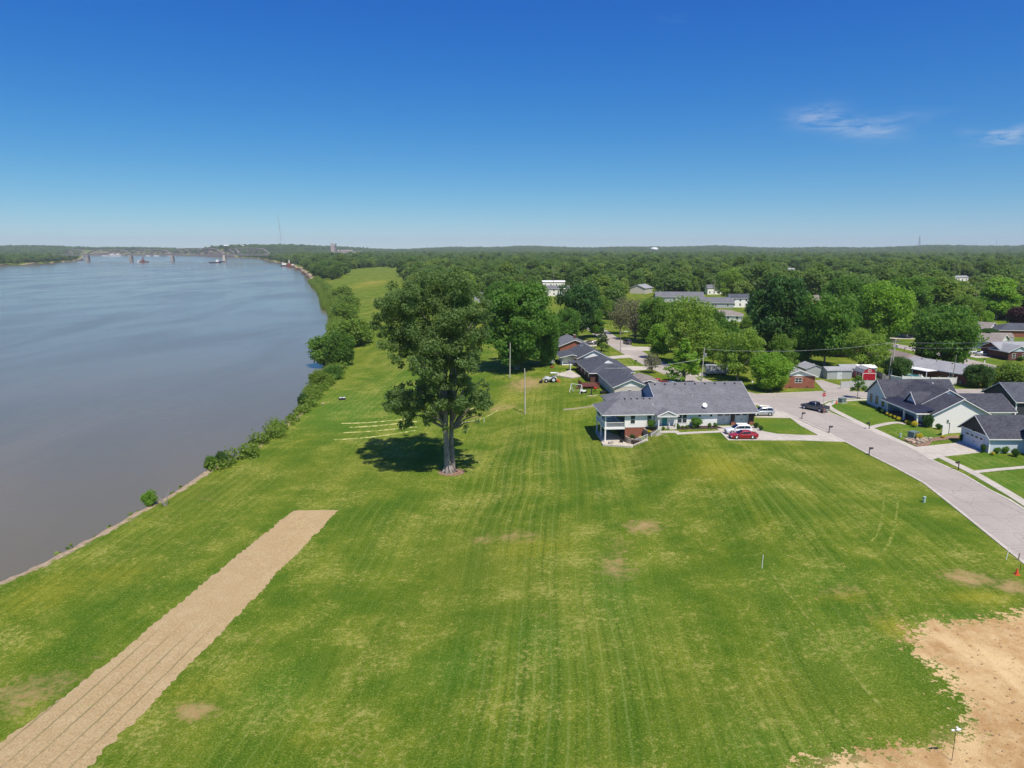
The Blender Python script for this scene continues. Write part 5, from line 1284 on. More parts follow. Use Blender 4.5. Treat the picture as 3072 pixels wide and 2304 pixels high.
# ---------------------------------------------------------------- street furniture
def mailbox():
    r = thing('mailbox', None, 'mailbox')
    mb = MB().box(-.05, .05, -.05, .05, 0, 1.32); mb.box(-.07, .07, -.07, .07, 0, .18); mb.box(-.07, .07, -.07, .07, 1.32, 1.36); mb.tube((0, 0, .8), (.38, 0, 1.02), .03, .03, 4); mb.build('post', M['dmetal'], r)
    n = 8; pr = [(-.13, 1.06), (.13, 1.06), (.13, 1.2)] + [(.13 * math.cos(a), 1.2 + .13 * math.sin(a)) for a in np.linspace(.3, PI - .3, 6)] + [(-.13, 1.2)]
    b = MB().prism([(y, z) for y, z in pr], 'x', .06, .62).build('box', M['dmetal'], r)
    MB().box(.2, .24, .132, .15, 1.14, 1.34).build('flag', mat('mailbox_flag', (.3, .02, .02), .5), r)
    return r
mbx = mailbox(); GMB = 'black mailboxes on posts along the road'
for (px, py), rz, lab in (((2405.5, 1257), R(10), 'black mailbox by the road nearest the silver suv driveway'), ((2487, 1299), R(10), 'black mailbox at the road end of the front driveway, opposite the yellow shrubs'), ((2607, 1366), R(15), 'black mailbox on the large lawn edge of the road'), ((2607, 1287), R(200), 'black mailbox on the far kerb in front of the white gabled house'), ((2875, 1409), R(200), 'black mailbox on the verge by the garage-fronted house'), ((2954, 1185), R(150), 'black mailbox on the far cross street in front of the dark house'), ((1905, 1094), 0, 'small black mailbox on the lawn edge of the side road'), ((2713, 1054), 0, 'black mailbox behind the brown roof on the back road')):
    place(mbx, USED, lab, (*gp0(px, py), 0), rz, GMB)
wm2 = thing('mailbox', 'white mailbox on the lawn in front of the tan house', 'mailbox', (*gp0(2953, 1091), 0)); MB().box(-.09, .09, -.09, .09, 0, 1.3).build('post', M['white'], wm2); MB().box(-.35, .12, -.14, .14, 1.1, 1.4).build('box', M['dmetal'], wm2)
ss = thing('stop_sign', 'red octagonal stop sign with street name blades at the junction by the grey pickup', 'stop sign', (*gp0(2470, 1213.5), 0), R(-12))
MB().tube((0, 0, 0), (0, 0, 2.75), .035, .035, 6).build('post', M['metal'], ss)
oc = [(.42 * math.cos(R(22.5 + 45 * i)), 2.2 + .42 * math.sin(R(22.5 + 45 * i))) for i in range(8)]; sg = MB().prism(oc, 'y', -.045, -.06).build('sign_face', mat('sign_red', (.55, .01, .015), .4), ss)
oc2 = [(.45 * math.cos(R(22.5 + 45 * i)), 2.2 + .45 * math.sin(R(22.5 + 45 * i))) for i in range(8)]; MB().prism(oc2, 'y', -.036, -.044).build('sign_border', M['white'], ss)
nb_ = MB(); nb_.box(-.4, .4, -.01, .01, 2.72, 2.86); nb_.box(-.01, .01, -.35, .35, 2.88, 3.02); nb_.build('name_blade', mat('sign_green', (.02, .16, .07), .4), ss)
def text(s, size, loc, rot, m, parent, name='lettering'):
    cu = bpy.data.curves.new(name, 'FONT'); cu.body = s; cu.size = size; cu.align_x = 'CENTER'; cu.align_y = 'CENTER'; cu.extrude = .004
    o = bpy.data.objects.new(name, cu); me_ = None
    link(o); bpy.context.view_layer.update()
    dg = bpy.context.evaluated_depsgraph_get(); me_ = bpy.data.meshes.new_from_object(o.evaluated_get(dg)); bpy.data.objects.remove(o)
    me_.materials.clear(); me_.materials.append(m); q_ = bpy.data.objects.new(name, me_); link(q_, parent); q_.location = loc; q_.rotation_euler = rot
    return q_
text('STOP', .30, (0, -.066, 2.2), (PI / 2, 0, 0), M['white'], ss)
def cabinet(label, px, py, s=1.0, m=None):
    r = thing('utility_cabinet', label, 'utility box', (*gp0(px, py), 0), R(20))
    MB().box(-.75 * s, .75 * s, -.65 * s, .65 * s, .0, 1.12 * s).build('case', m or M['bronze'], r); MB().box(-.78 * s, .78 * s, -.7 * s, .68 * s, 1.12 * s, 1.2 * s).build('lid', m or M['bronze'], r)
    MB().box(-1 * s, 1 * s, -.9 * s, .9 * s, -.1, .06).build('pad', M['conc'], r); return r
cabinet('green transformer cabinet on the lawn of the white gabled house beside a yellow shrub', 2740, 1313, .95); cabinet('grey transformer cabinet on the corner lawn beside the young tree', 2526, 1208, .85)
def pedestal(label, p, m, h=.75):
    r = MB().lathe([(.17, 0), (.17, h * .8), (.2, h * .82), (.2, h), (.01, h + .04)], 10, (0, 0, 0)).build('utility_pedestal', m); r.location = p; return tag(r, label, 'pedestal')
mg = speckle('pedestal_green', (.42, .52, .45), (.36, .46, .4), 3)
pedestal('short pale green pedestal near the road edge on the large lawn', gp(2772, 1507), mg, .8); pedestal('pale pedestal left of the green transformer cabinet', gp0(2701, 1312) + (0,), mg); pedestal('pale pedestal on the corner lawn behind the pickup', gp0(2497, 1210) + (0,), mg, .8)
def cone(label, p):
    r = MB().lathe([(.2, .03), (.05, .7), (.02, .7)], 12); r.box(-.24, .24, -.24, .24, 0, .04)
    o = r.build('traffic_cone', mat('cone_orange', (.65, .09, .03), .5)); o.location = p; b = MB().lathe([(.125, .34), (.085, .52)], 12).build('reflective_band', M['white'], o); return tag(o, label, 'traffic cone')
cone('orange traffic cone with a white band near the yellow flowers at the right edge', gp(3050, 1724)); cone('pale orange cone on the corner lawn beside the pedestal', gp0(2509, 1211) + (0,))
def stake(label, px, py, h, lean=0, m=None, r=.035):
    p = gp(px, py); s_ = MB(); s_.tube((0, 0, -.1), (lean, 0, h), r, r, 6); s_.tube((lean, 0, h), (lean * 1.02, 0, h + .03), r * 1.3, r * .8, 6); o = s_.build('marker_post', m or M['white']); o.location = p; return tag(o, label, 'marker post')
stake('thin white marker post alone in the middle of the large lawn', 2286, 1705, 1.55, .03); stake('leaning white marker post beside the road near the traffic cone', 3018, 1679, 1.5, .2); stake('short brown wooden post at the road edge right of the leaning white post', 3055, 1681, .8, .04, M['plank'], .07); stake('thin dark metal stake behind the traffic cone', 3060, 1710, .6, 0, M['dmetal'], .03)
stake('small white stake on the mown strip below the cottonwood right side', 1452, 1268, 1.0, .05, None, .04)
# small twin lamp-like spinner on a thin rod on the bare plot
p = gp(2855, 2282); fl = thing('garden_pole', 'thin rod topped with white folded panels standing at the edge of the bare soil', 'garden pole', p)
MB().path([(0, 0, -.1), (.02, 0, 1.0), (.06, .05, 2.3)], [.022, .02, .018], 6).build('rod', M['dmetal'], fl)
for (x, y, z, sx, sz, a) in ((.22, .05, 2.3, .2, .26, .3), (-.14, .05, 2.25, .13, .17, -.4), (.08, .0, 2.5, .09, .14, 0)):
    m_ = MB(); m_.lathe([(.01, -sz / 2), (sx * .8, -sz * .2), (sx, .05), (sx * .5, sz * .45), (.01, sz / 2)], 10, (x, y, z), 1, .45); m_.build('white_panel', M['white'], fl)

def fence(name, label, pts, h, m, panel=2.4, th=.05, posts=True, pm=None, gap=False):
    r = thing(name, label, 'fence', (pts[0][0], pts[0][1], 0)); o = Vector((pts[0][0], pts[0][1]))
    for a, b in zip(pts[:-1], pts[1:]):
        a, b = Vector(a[:2]) - o, Vector(b[:2]) - o; n = max(1, round((b - a).length / panel)); d = (b - a) / n; nn = Vector((-d.y, d.x)).normalized() * th / 2
        for i in range(n):
            p0, p1 = a + d * (i + .03), a + d * (i + .97); mb = MB(); k_ = max(1, int(d.length / .16))
            for j in range(k_):
                q0, q1 = p0.lerp(p1, j / k_), p0.lerp(p1, (j + (.55 if gap else .94)) / k_)
                mb.hexa([(v.x, v.y, .05) for v in (q0 - nn, q1 - nn, q1 + nn, q0 + nn)], [(v.x, v.y, h) for v in (q0 - nn, q1 - nn, q1 + nn, q0 + nn)])
            mb.build('panel', m, r)
        for i in range(n + 1):
            p0 = a + d * i; mb = MB().box(p0.x - .07, p0.x + .07, p0.y - .07, p0.y + .07, 0, h + .12); mb.box(p0.x - .1, p0.x + .1, p0.y - .1, p0.y + .1, h + .12, h + .18); mb.build('fence_post', pm or m, r)
    return r
fence('fence', 'weathered grey board fence in front of the red barn shed', [gp0(2522, 1166), gp0(2650, 1161)], 1.75, M['gplank'])
fence('fence', 'white vinyl fence behind the roof of the white gabled house by the pool', [gp0(2706, 1148), gp0(2790, 1152), gp0(2868, 1153)], 1.7, M['white'])
fence('fence', 'grey picket fence right of the red barn', [gp0(2632, 1128), gp0(2660, 1146)], 1.4, M['gplank'], gap=True)
fence('fence', 'tan board fence under the trees behind the grey sheds', [gp0(2478, 1066), gp0(2545, 1072)], 2.0, M['plank'])
fence('fence', 'short white vinyl privacy fence beside the house with the dark triangular gable', [gp0(2826, 1307), gp0(2845, 1301), gp0(2892, 1298)], 1.8, M['white'])
fence('fence', 'dark picket fence with white posts behind the brick corner house', [gp0(2398, 1106), gp0(2440, 1108)], 1.5, M['gplank'], gap=True, pm=M['white'])
ac = MB().box(-.4, .4, -.4, .4, 0, .85); ac.box(-.42, .42, -.42, .42, .8, .88); o = ac.build('air_conditioner', M['metal']); o.location = (*gp0(2884, 1152), 0); tag(o, 'grey air conditioner unit outside the orange brick gable by the dark round tree', 'air conditioner')

def pole(label, px, py, h, lean=0, arms=1, m=None, r=.15, tr=False, name='utility_pole', y=None, loc=None):
    p = Vector(loc) if loc else gp(px, py); o = thing(name, label, 'utility pole', p)
    MB().path([(0, 0, -.3), (lean * .5, 0, h * .5), (lean, 0, h)], [r, r * .85, r * .65], 10).build('pole', m or M['wood'], o)
    if arms:
        cx = MB(); cx.box(lean - 1.1, lean + 1.1, -.2, -.06, h - .6, h - .46)
        for i in (-1, -.5, .5, 1): cx.lathe([(.04, 0), (.06, .06), (.03, .14)], 6, (lean + i, -.13, h - .46))
        cx.build('crossarm', M['wood'], o)
    if tr: MB().lathe([(.25, 0), (.27, .1), (.27, .8), (.2, .88), (.01, .9)], 12, (lean + .33, -.15, h - 2.2)).build('transformer', M['metal'], o)
    return o
pole('pale utility pole standing alone on the slope below the ranch house', 1575.5, 1242, 10.2, -.15, 0, M['pale_wood'], .16)
pole('pale utility pole in front of the second big tree left of the tractor', 1529.5, 1133, 9.4, .1, 0, M['pale_wood'], .15)
WIN.append((2092, 628, 2113, 690, 352))
pB = pole('tall white-grey utility pole between the red barn and the pool', 2671, 1140, 10.6, .4, 1, M['pale_wood'], .17, True)
pB2 = pole('shorter pole strapped beside the tall pole by the pool', 2664, 1140, 6.0, .3, 0, M['pale_wood'], .13)
pole('slim grey pole in front of the long grey roofed house', 2855, 1152, 7.4, .35, 0, M['wood'], .11)
pole('tall tan utility pole with a transformer behind the big round tree', 2916.5, 955, 12.2, .8, 1, M['wood'], .17, True)
pole('slim tan pole in front of the tan gabled house', 2926, 995, 7.0, .4, 0, M['wood'], .12)
pole('white-grey utility pole rising behind the ridge of the white ranch house', 0, 0, 9.6, .35, 0, M['pale_wood'], .15, True, loc=(46.2, 172.0, 0))
for i, (px, py, h) in enumerate(((2152, 822, 10), (2038, 880, 9), (1950, 838, 8), (2860, 833, 12), (2546, 810, 12), (2140, 905, 8), (1660, 850, 10), (2810, 845, 11), (2218, 848, 10), (2012, 850, 11))):
    pole('far thin pole rising out of the wooded suburb', px, py + 12, h + 7, 0, 1, M['wood'], .2).__setitem__('group', 'far poles among the trees')
lp = thing('street_lamp', 'tall street lamp with a curved arm on the lawn by the side road', 'street lamp', gp(1860.5, 1058.5))
MB().tube((0, 0, -.2), (0, 0, 7.6), .13, .09, 8).build('pole', M['wood'], lp); MB().path([(0, 0, 6.6), (1.0, 0, 6.9), (2.4, 0, 7.0)], [.04, .04, .04], 6).build('arm', M['metal'], lp); MB().lathe([(.05, -.06), (.17, -.03), (.15, .05), (.02, .08)], 10, (2.6, 0, 7.0), 1.7).build('lamp_head', M['metal'], lp)
for (px, py, lab) in ((2970, 1165, 'thin lamp post with a white globe behind the dark house'), (2255, 1178, 'thin lamp post with a white globe behind the right end of the ranch house roof')):
    l2 = thing('lamp_post', lab, 'lamp post', (*gp0(px, py), 0)); MB().tube((0, 0, 0), (0, 0, 2.4), .04, .04, 6).build('post', M['dmetal'], l2); MB().box(-.14, .14, -.14, .14, 2.4, 2.75).build('lantern', M['white'], l2)
def wire(a, b, sag, label, r=.022):
    a, b = Vector(a), Vector(b); n = 20; mb = MB(); mb.path([a.lerp(b, i / n) - Vector((0, 0, sag * 4 * (i / n) * (1 - i / n))) for i in range(n + 1)], [r] * (n + 1), 4)
    return tag(mb.build('overhead_wire', M['metal']), label, 'wire')
PBp = pB.location; tB = Vector((PBp.x + .35, PBp.y, 9.8)); far_r = Vector((134, 176, 9.3)); pM = Vector((46.5, 172, 9.3)); pN = Vector((46.5, 172, 7.0))
wire(tB, Vector((150, 196, 9.5)), .9, 'upper overhead wire running right from the tall pole by the pool'); wire(tB - Vector((0, 0, 1.3)), Vector((150, 196, 8.0)), .9, 'lower overhead wire running right from the tall pole by the pool')
wire(pM, tB, 1.3, 'overhead wire between the ranch house pole and the tall pole by the pool'); wire(pN, Vector((-0.5, 154, 5.0)) if False else Vector((22.5, 172, 4.6)), .7, 'overhead wire crossing the charcoal roofs to the ranch house pole'); 

# play frame, deck, yard things behind the ranch house
def tubes(name, segs, m, label=None, cat=None, parent=None, loc=None, r=.05):
    mb = MB()
    for a, b in segs: mb.tube(a, b, r, r, 6)
    o = mb.build(name, m, parent); 
    if loc is not None: o.location = loc
    return tag(o, label, cat) if label else o
sw = thing('swing_set', 'white metal a-frame swing set on the back lawn', 'swing set', gp(1729, 1178), R(-35))
tubes('frame', [((-1.4, -.8, 0), (-1.4, 0, 2)), ((-1.4, .8, 0), (-1.4, 0, 2)), ((1.4, -.8, 0), (1.4, 0, 2)), ((1.4, .8, 0), (1.4, 0, 2)), ((-1.4, 0, 2), (1.4, 0, 2)), ((-1.4, -.45, .9), (-1.4, .45, .9)), ((1.4, -.45, .9), (1.4, .45, .9))], M['white'], parent=sw, r=.06)
for x in (-.6, .5): s_ = MB(); s_.box(x - .22, x + .22, -.1, .1, .5, .54); s_.build('swing_seat', mat('swing_teal', (.1, .35, .35)), sw); tubes('chain', [((x - .2, 0, .52), (x - .2, 0, 2)), ((x + .2, 0, .52), (x + .2, 0, 2))], M['metal'], parent=sw, r=.02)
dp = gp(1775, 1163); dk = thing('deck', 'red brown timber deck with railings behind the beige house', 'deck', (dp.x, dp.y, max(dp.z, -1)), R(5))
MB().box(-2.8, 1.6, -1.6, 2.8, .5, .66).build('deck_floor', M['deck'], dk); railing(dk, (-2.8, -1.6, .66), (1.6, -1.6, .66), .95, .14, M['deck']); railing(dk, (-2.8, -1.6, .66), (-2.8, 2.8, .66), .95, .14, M['deck'])
for x in (-2.7, 1.5):
    for y in (-1.5, 2.7): post(dk, x, y, -.6, .5, .08, 'post', M['deck'])
sp = MB()
for i in range(4): sp.box(-3.1 - .3 * i, -2.81 - .3 * i, -1.2, .2, .35 - .16 * i, .5 - .14 * i)
sp.build('steps', M['deck'], dk)
gr = thing('barbecue_grill', 'red lidded grill on the ground beside the deck', 'grill', gp(1786, 1174)); MB().lathe([(.1, .45), (.35, .6), (.42, .8), (.36, 1.0), (.1, 1.12)], 12).build('kettle', mat('grill_red', (.5, .04, .02), .35), gr); tubes('leg', [((.1, 0, .5), (.3, 0, 0)), ((-.1, .1, .5), (-.2, .3, 0)), ((-.1, -.1, .5), (-.2, -.3, 0))], M['dmetal'], parent=gr, r=.03)
bb = thing('garden_post', 'short dark post with planks at its foot on the back lawn', 'post', gp(1774, 1185)); MB().box(-.12, .12, -.12, .12, 0, 1.7).build('post', M['dmetal'], bb); mb = MB(); mb.box(-1.0, .2, -.9, -.7, 0, .1); mb.box(-.6, .9, -1.3, -1.1, 0, .1); mb.box(.6, 1.5, -.5, -.2, 0, .12); mb.build('plank', speckle('pale_plank', (.6, .5, .35), (.5, .4, .28), 3), bb)
for (px, py, lab) in ((1750, 1179, 'white four wheeled yard cart on the back lawn left of the deck'), (1810, 1181, 'dark garden bike beside the charcoal wall of the beige house')):
    yc = thing('yard_cart', lab, 'yard cart', gp(px, py), R(20)); MB().box(-.6, .6, -.35, .35, .35, .6).build('tray', M['white'] if 'white' in lab else M['dmetal'], yc)
    for x in (-.5, .5):
        for y in (-.38, .38): w = MB(); w.tube((x, y - .05, .25), (x, y + .05, .25), .25, .25, 12); w.build('wheel', M['tyre'], yc)
    tubes('handle', [((.6, 0, .5), (1.3, 0, .9))], M['dmetal'], parent=yc, r=.03)
flat_poly('back_patio', [gp(1668, 1128)[:2], gp(1710, 1112)[:2], gp(1742, 1131)[:2], gp(1716, 1136)[:2]], H(*gp(1712, 1128)[:2]) + .25, M['conc'], th=.5)
rb = random.Random(5)
for i in range(26):
    px, py = 1672 + rb.random() * 34, 1117 + rb.random() * 13; s_ = .25 + rb.random() * .35
    m_ = MB(); m_.lathe([(s_ * .6, 0), (s_, s_ * .35), (s_ * .5, s_ * .7)], 6, (0, 0, 0), 1, .7); o = m_.build('rubble_slab', M['conc']); o.location = gp(px, py); o.rotation_euler = (rb.random() * .4, rb.random() * .4, rb.random() * 6); tag(o, 'broken pale concrete lump in the heap behind the tractor', 'rubble', 'rubble beside the brick house patio')
fb = thing('fire_ring', 'small orange rusty fire ring in the shade right of the second big tree', 'fire ring', gp(1656, 1104)); MB().lathe([(.55, 0), (.58, .45), (.5, .45), (.48, .05), (.01, .05)], 14).build('ring', speckle('rusty_orange', (.38, .13, .05), (.28, .08, .03), 5), fb)
pb_ = thing('picnic_platform', 'small dark low platform with two pale panels alone on the riverside grass', 'platform', gp(1027, 1199), R(5)); MB().box(-.8, .8, -.5, .5, 0, .45).build('base', M['dmetal'], pb_)
for x in (-.42, .42): MB().box(x - .3, x + .3, -.05, .6, .452, .56).build('panel', M['white'], pb_)
bo_ = MB(); bo_.lathe([(.2, 0), (.34, .12), (.3, .28), (.1, .36)], 8, (0, 0, 0), 1.2, .8); o = bo_.build('boulder', speckle('tan_boulder', (.5, .38, .26), (.38, .28, .18), 4)); o.location = gp(969, 1213); tag(o, 'small tan boulder on the grass near the dark platform', 'boulder')
# windrows of cut hay
for pts, lab in (([(1000, 1320), (1080, 1316), (1160, 1306), (1245, 1292)], 'nearest pale hay windrow left of the cottonwood'), ([(1030, 1299), (1110, 1295), (1180, 1288), (1250, 1281)], 'second pale hay windrow left of the cottonwood'), ([(1050, 1283), (1120, 1279), (1190, 1272), (1250, 1265)], 'third pale hay windrow left of the cottonwood'), ([(1025, 1271), (1100, 1269), (1180, 1262), (1240, 1256)], 'farthest pale hay windrow left of the cottonwood'), ([(1360, 1277), (1420, 1262), (1480, 1240), (1493, 1230)], 'pale hay windrow right of the cottonwood trunk'), ([(1380, 1232), (1430, 1222), (1460, 1213)], 'short pale hay windrow under the right side of the cottonwood')):
    L_ = [gp(*q_) for q_ in pts]
    strip('hay_windrow', L_, .5, .015, speckle('dry_hay', (.50, .45, .19), (.16, .22, .04), 1.2, .95, .05, .8, obj=False), kind=None, wob=.9, label=lab, cat='windrow', group='pale hay windrows beside the cottonwood', step=.9, cross=2, crown=.14)

# ---------------------------------------------------------------- bridge, boats, far structures
by = 2700 * CP
def bx_(px): return (px - 1536) / F_PX * 2700
DECK, LOWC, TOPC = 14.6, 15.6, 33.0
br = thing('truss_bridge', 'long steel truss railway bridge crossing the river on pale piers', 'bridge', (0, by, 0))
piers = [bx_(238), bx_(304), bx_(430), bx_(550), bx_(701), bx_(835)]
for i, x in enumerate(piers[1:5]):
    MB().hexa([(x - 5, -9, -14), (x + 5, -9, -14), (x + 5, 9, -14), (x - 5, 9, -14)], [(x - 3.4, -6, DECK - 2), (x + 3.4, -6, DECK - 2), (x + 3.4, 6, DECK - 2), (x - 3.4, 6, DECK - 2)]).build('pier', M['pier'] if i < 3 else M['conc'], br)
MB().box(piers[0] - 60, piers[-1] + 60, -5, 5, DECK - 3.5, DECK).build('deck', M['steel'], br)
for si, (xa, xb) in enumerate(zip(piers[:-1], piers[1:])):
    mb = MB(); n = 8 if xb - xa > 120 else 5; w = (xb - xa) / n; top = TOPC - 2 if si < 3 else TOPC + 4
    for yy_ in (-4.5, 4.5):
        nodes_t = []
        for j in range(n + 1):
            f = j / n; zt = LOWC + (top - LOWC) * (min(1, 4 * f * (1 - f) * 1.25) ** .35 if 0 < f < 1 else 0)
            nodes_t.append((xa + j * w, yy_, zt))
        r0 = 1.0
        mb.path(nodes_t, [r0 * 1.25] * len(nodes_t), 4)
        for j in range(1, n):
            mb.tube((xa + j * w, yy_, LOWC), nodes_t[j], .9, .9, 4)
            tgt = nodes_t[j + 1] if j < n / 2 else nodes_t[j - 1]
            a_, b_ = ((xa + j * w, yy_, LOWC), nodes_t[j + 1]) if j >= n / 2 else ((xa + j * w, yy_, LOWC), nodes_t[j - 1])
            mb.tube(a_, b_, 1.1, 1.1, 4)
    mb.build('truss_span', M['steel'], br)
def boat(label, px, py, L, kind, rz=0, name='barge', cat='barge', hull=None):
    x, y = gp0(px, py, -9); r = thing(name, label, cat, (x, y, -9), rz)
    h = MB().hexa([(-L / 2 + 2, -5, -.6), (L / 2 - 3, -5, -.6), (L / 2 - 3, 5, -.6), (-L / 2 + 2, 5, -.6)], [(-L / 2, -5.5, 3.2), (L / 2, -5.5, 3.2), (L / 2, 5.5, 3.2), (-L / 2, 5.5, 3.2)]); h.build('hull', hull or M['dmetal'], r)
    return r
dkh = speckle('dark_hull', (.035, .02, .04), (.06, .035, .06), .3, .6); rust = speckle('rust_hull', (.26, .09, .06), (.18, .06, .04), .4, .8)
b1 = boat('dark hulled barge with a white wheelhouse rising behind it in mid river', 645, 789, 36, 0, .05, hull=dkh); MB().box(4, 12, -4, 4, 3.2, 7).build('wheelhouse', M['white'], b1); MB().box(6, 10, -2.5, 2.5, 7, 11).build('pilot_house', M['white'], b1)
b2 = boat('smaller dark barge just behind and right of the white wheelhouse barge', 664, 786.5, 22, 0, .05, hull=dkh)
b3 = boat('rust red crane barge moored at the second bridge pier', 432, 787, 30, 0, 0, name='crane_barge', hull=rust); MB().box(-7, 1, -4, 4, 3.2, 8).build('cabin', rust, b3); cr = MB()
for s_ in (-1, 1): cr.tube((-3, s_ * 1.6, 8), (3, 0, 24), .6, .4, 5)
cr.tube((-6, 0, 8), (-4, 0, 20), .7, .5, 5); cr.build('crane_boom', rust, b3); MB().box(-19, -14, -3, 3, 0, 6).build('work_boat', M['white'], b3)
b4 = boat('white towboat moored by the wooded right bank', 852, 799, 16, 0, .4, name='towboat', cat='towboat', hull=M['dmetal']); MB().box(-5, 5, -4, 4, 3.2, 8).build('cabin', M['white'], b4)
b5 = boat('rusty crane boat with a white stack at the right bank', 868, 800.5, 18, 0, .3, name='crane_barge', hull=rust); MB().box(-4, 4, -4, 4, 3.2, 9).build('cabin', rust, b5); MB().tube((0, 0, 9), (0, 0, 17), 1.3, 1.0, 8).build('stack', M['white'], b5)
b6 = boat('pale low work barge nearest the right bank', 882, 800, 18, 0, .2, hull=speckle('pale_hull', (.62, .5, .45), (.55, .42, .38), .3)); MB().box(-5, 2, -3.5, 3.5, 3.2, 6.5).build('cabin', M['white'], b6)
# landing bridge above those boats
ld_ = thing('landing_ramp', 'long pale conveyor ramp reaching the moored boats from the right bank', 'ramp', (*gp0(885, 792, -9), -9)); MB().box(-14, 38, -1.2, 1.2, 10, 11.5).build('ramp_deck', M['conc'], ld_)
for x in (-10, 4, 18, 32): MB().box(x - .6, x + .6, -.6, .6, -3, 10).build('leg', M['steel'], ld_)
# elevator complex
ey = 3400; 
def atY(px, y, z=None): return ((px - 1536) / F_PX * (y * CP + CAM_H * SP), y)
ex = atY(1000, ey)[0]; ge_ = thing('grain_elevator', 'pinkish concrete grain elevator tower above the far trees', 'grain elevator', (ex, ey, 0))
pk = speckle('elevator_concrete', (.50, .40, .37), (.42, .34, .32), .1, .9)
MB().box(-8, 8, -8, 8, 0, 54).build('tower', pk, ge_); MB().box(-9, 1, -6, 6, 54, 60).build('headhouse', pk, ge_); MB().box(11, 16, -5, 5, 0, 61).build('leg_tower', M['steel'], ge_); MB().box(-2, 13, -4, 4, 30, 38).build('gallery', pk, ge_)
for i in range(5): MB().lathe([(7, 0), (7, 28), (.5, 31)], 12, (26 + i * 15, 0, 0)).build('silo', pk, ge_)
lb = thing('factory_building', 'long low pale industrial roofline right of the grain elevator', 'factory', (atY(1045, 3300)[0], 3300, 0)); MB().box(-60, 60, -10, 10, 0, 24).build('wall', pk, lb); MB().box(-30, 20, -9, 9, 24, 30).build('roof_house', pk, lb); MB().box(-62, 62, -11, 11, 24, 24.8).build('roof', M['conc'], lb)
mx_ = atY(846, 4000)[0]; ma = thing('radio_mast', 'very tall guyed radio mast on the horizon above the river bend', 'mast', (mx_, 4000, 0)); MB().path([(0, 0, 0), (-2, 0, 110), (-9, 0, 220)], [.8, .7, .6], 5).build('mast', M['steel'], ma)
gw = MB()
for s_ in (-1, 1): gw.tube((s_ * 28, 0, 0), (-6, 0, 170), .25, .25, 4)
gw.build('guy_wire', M['steel'], ma)
wx_ = atY(1962, 3600)[0]; wt_ = thing('water_tower', 'white water tower on the horizon right of the middle', 'water tower', (wx_, 3600, 0)); MB().lathe([(2.5, 0), (2.5, 24), (8, 27), (18, 31), (19, 36), (16, 41), (.5, 43)], 24).build('tank', M['white'], wt_)
rx_ = atY(2754, 4600)[0]; rt = thing('lattice_tower', 'dark lattice tower on the wooded ridge at the right', 'tower', (rx_, 4600, 30)); ltm = MB()
for sx in (-1, 1):
    for sy in (-1, 1): ltm.tube((sx * 7, sy * 7, 0), (sx * 1.5, sy * 1.5, 78), .7, .5, 4)
for i in range(9):
    a_ = 7 - 5.5 * i / 9; b_ = 7 - 5.5 * (i + 1) / 9; ltm.tube((-a_, -a_, i * 8.6), (b_, -b_, (i + 1) * 8.6), .4, .4, 4); ltm.tube((a_, -a_, i * 8.6), (-b_, -b_, (i + 1) * 8.6), .4, .4, 4)
ltm.box(-2, 2, -2, 2, 76, 82); ltm.build('lattice', M['steel'], rt)
rx2 = atY(2986, 5200)[0]; r2_ = thing('lattice_tower', 'pale slim tower on the horizon near the right edge', 'tower', (rx2, 5200, 30)); MB().tube((0, 0, 0), (0, 0, 75), 2.0, .7, 5).build('mast', M['metal'], r2_)
# pale far buildings along the far shore
rb = random.Random(11)
for i, (px, w, h, yy_, z0, lab) in enumerate(((345, 80, 13, 4700, 0, 'long white far building seen through the bridge truss'), (316, 36, 8, 4650, 0, 'low pinkish far building left of the long white one'), (395, 36, 9, 4700, 0, 'pale far building between the first and second piers'), (445, 26, 8, 4700, 0, 'small white far building right of the crane barge pier'), (470, 34, 8, 4700, 0, 'low white far building in the middle of the third span'), (515, 44, 9, 4700, 0, 'pale far buildings left of the third pier'), (682, 27, 7, 4350, 42, 'bright white roof on top of the wooded bluff'), (729, 16, 5, 4350, 44, 'small white roof on the bluff right of the larger one'), (806, 24, 9, 3400, 14, 'white building on the wooded slope left of the mast'), (713, 14, 9, 4000, -5, 'pale riverside building beside the last bridge pier'), (781, 18, 5, 3400, -4, 'low white roof above the sandy landing'))):
    x = atY(px, yy_)[0]; z0 = H(x, yy_) + (11 if 'bluff' in lab else 2); f_ = thing('far_building', lab, 'building', (x, yy_, z0)); MB().box(-w / 2, w / 2, -8, 8, -14, h).build('wall', M['white'] if 'white' in lab else pk, f_); MB().prism([(-8.6, h), (8.6, h), (0, h + 4)], 'x', -w / 2 - 1, w / 2 + 1).build('roof', M['white'] if 'white' in lab or i % 2 else M['rooflg'], f_)
# ---------------------------------------------------------------- trees
def quads_mesh(name, C, N, S, m, rs, aspect=1.5, fold=True):
    """leaf clumps: one bent two-triangle leaf spray per centre"""
    n = len(C); a = rs.normal(size=(n, 3)); u = np.cross(N, a); u /= np.linalg.norm(u, axis=1)[:, None] + 1e-9; v = np.cross(N, u)
    s = S[:, None]
    p0 = C - u * s * .5 * aspect; p1 = C - v * s * .5 + N * s * .12; p2 = C + u * s * .5 * aspect; p3 = C + v * s * .5 + N * s * .12
    V = np.stack([p0, p1, p2, p3], 1).reshape(-1, 3)
    me = bpy.data.meshes.new(name); me.vertices.add(4 * n); me.vertices.foreach_set('co', V.astype(np.float32).ravel())
    idx = np.arange(n) * 4; T_ = np.stack([idx, idx + 1, idx + 2, idx, idx + 2, idx + 3], 1).ravel()
    me.loops.add(6 * n); me.loops.foreach_set('vertex_index', T_.astype(np.int32)); me.polygons.add(2 * n); me.polygons.foreach_set('loop_start', np.arange(2 * n) * 3)
    me.update(); me.validate(); me.materials.append(m); return me
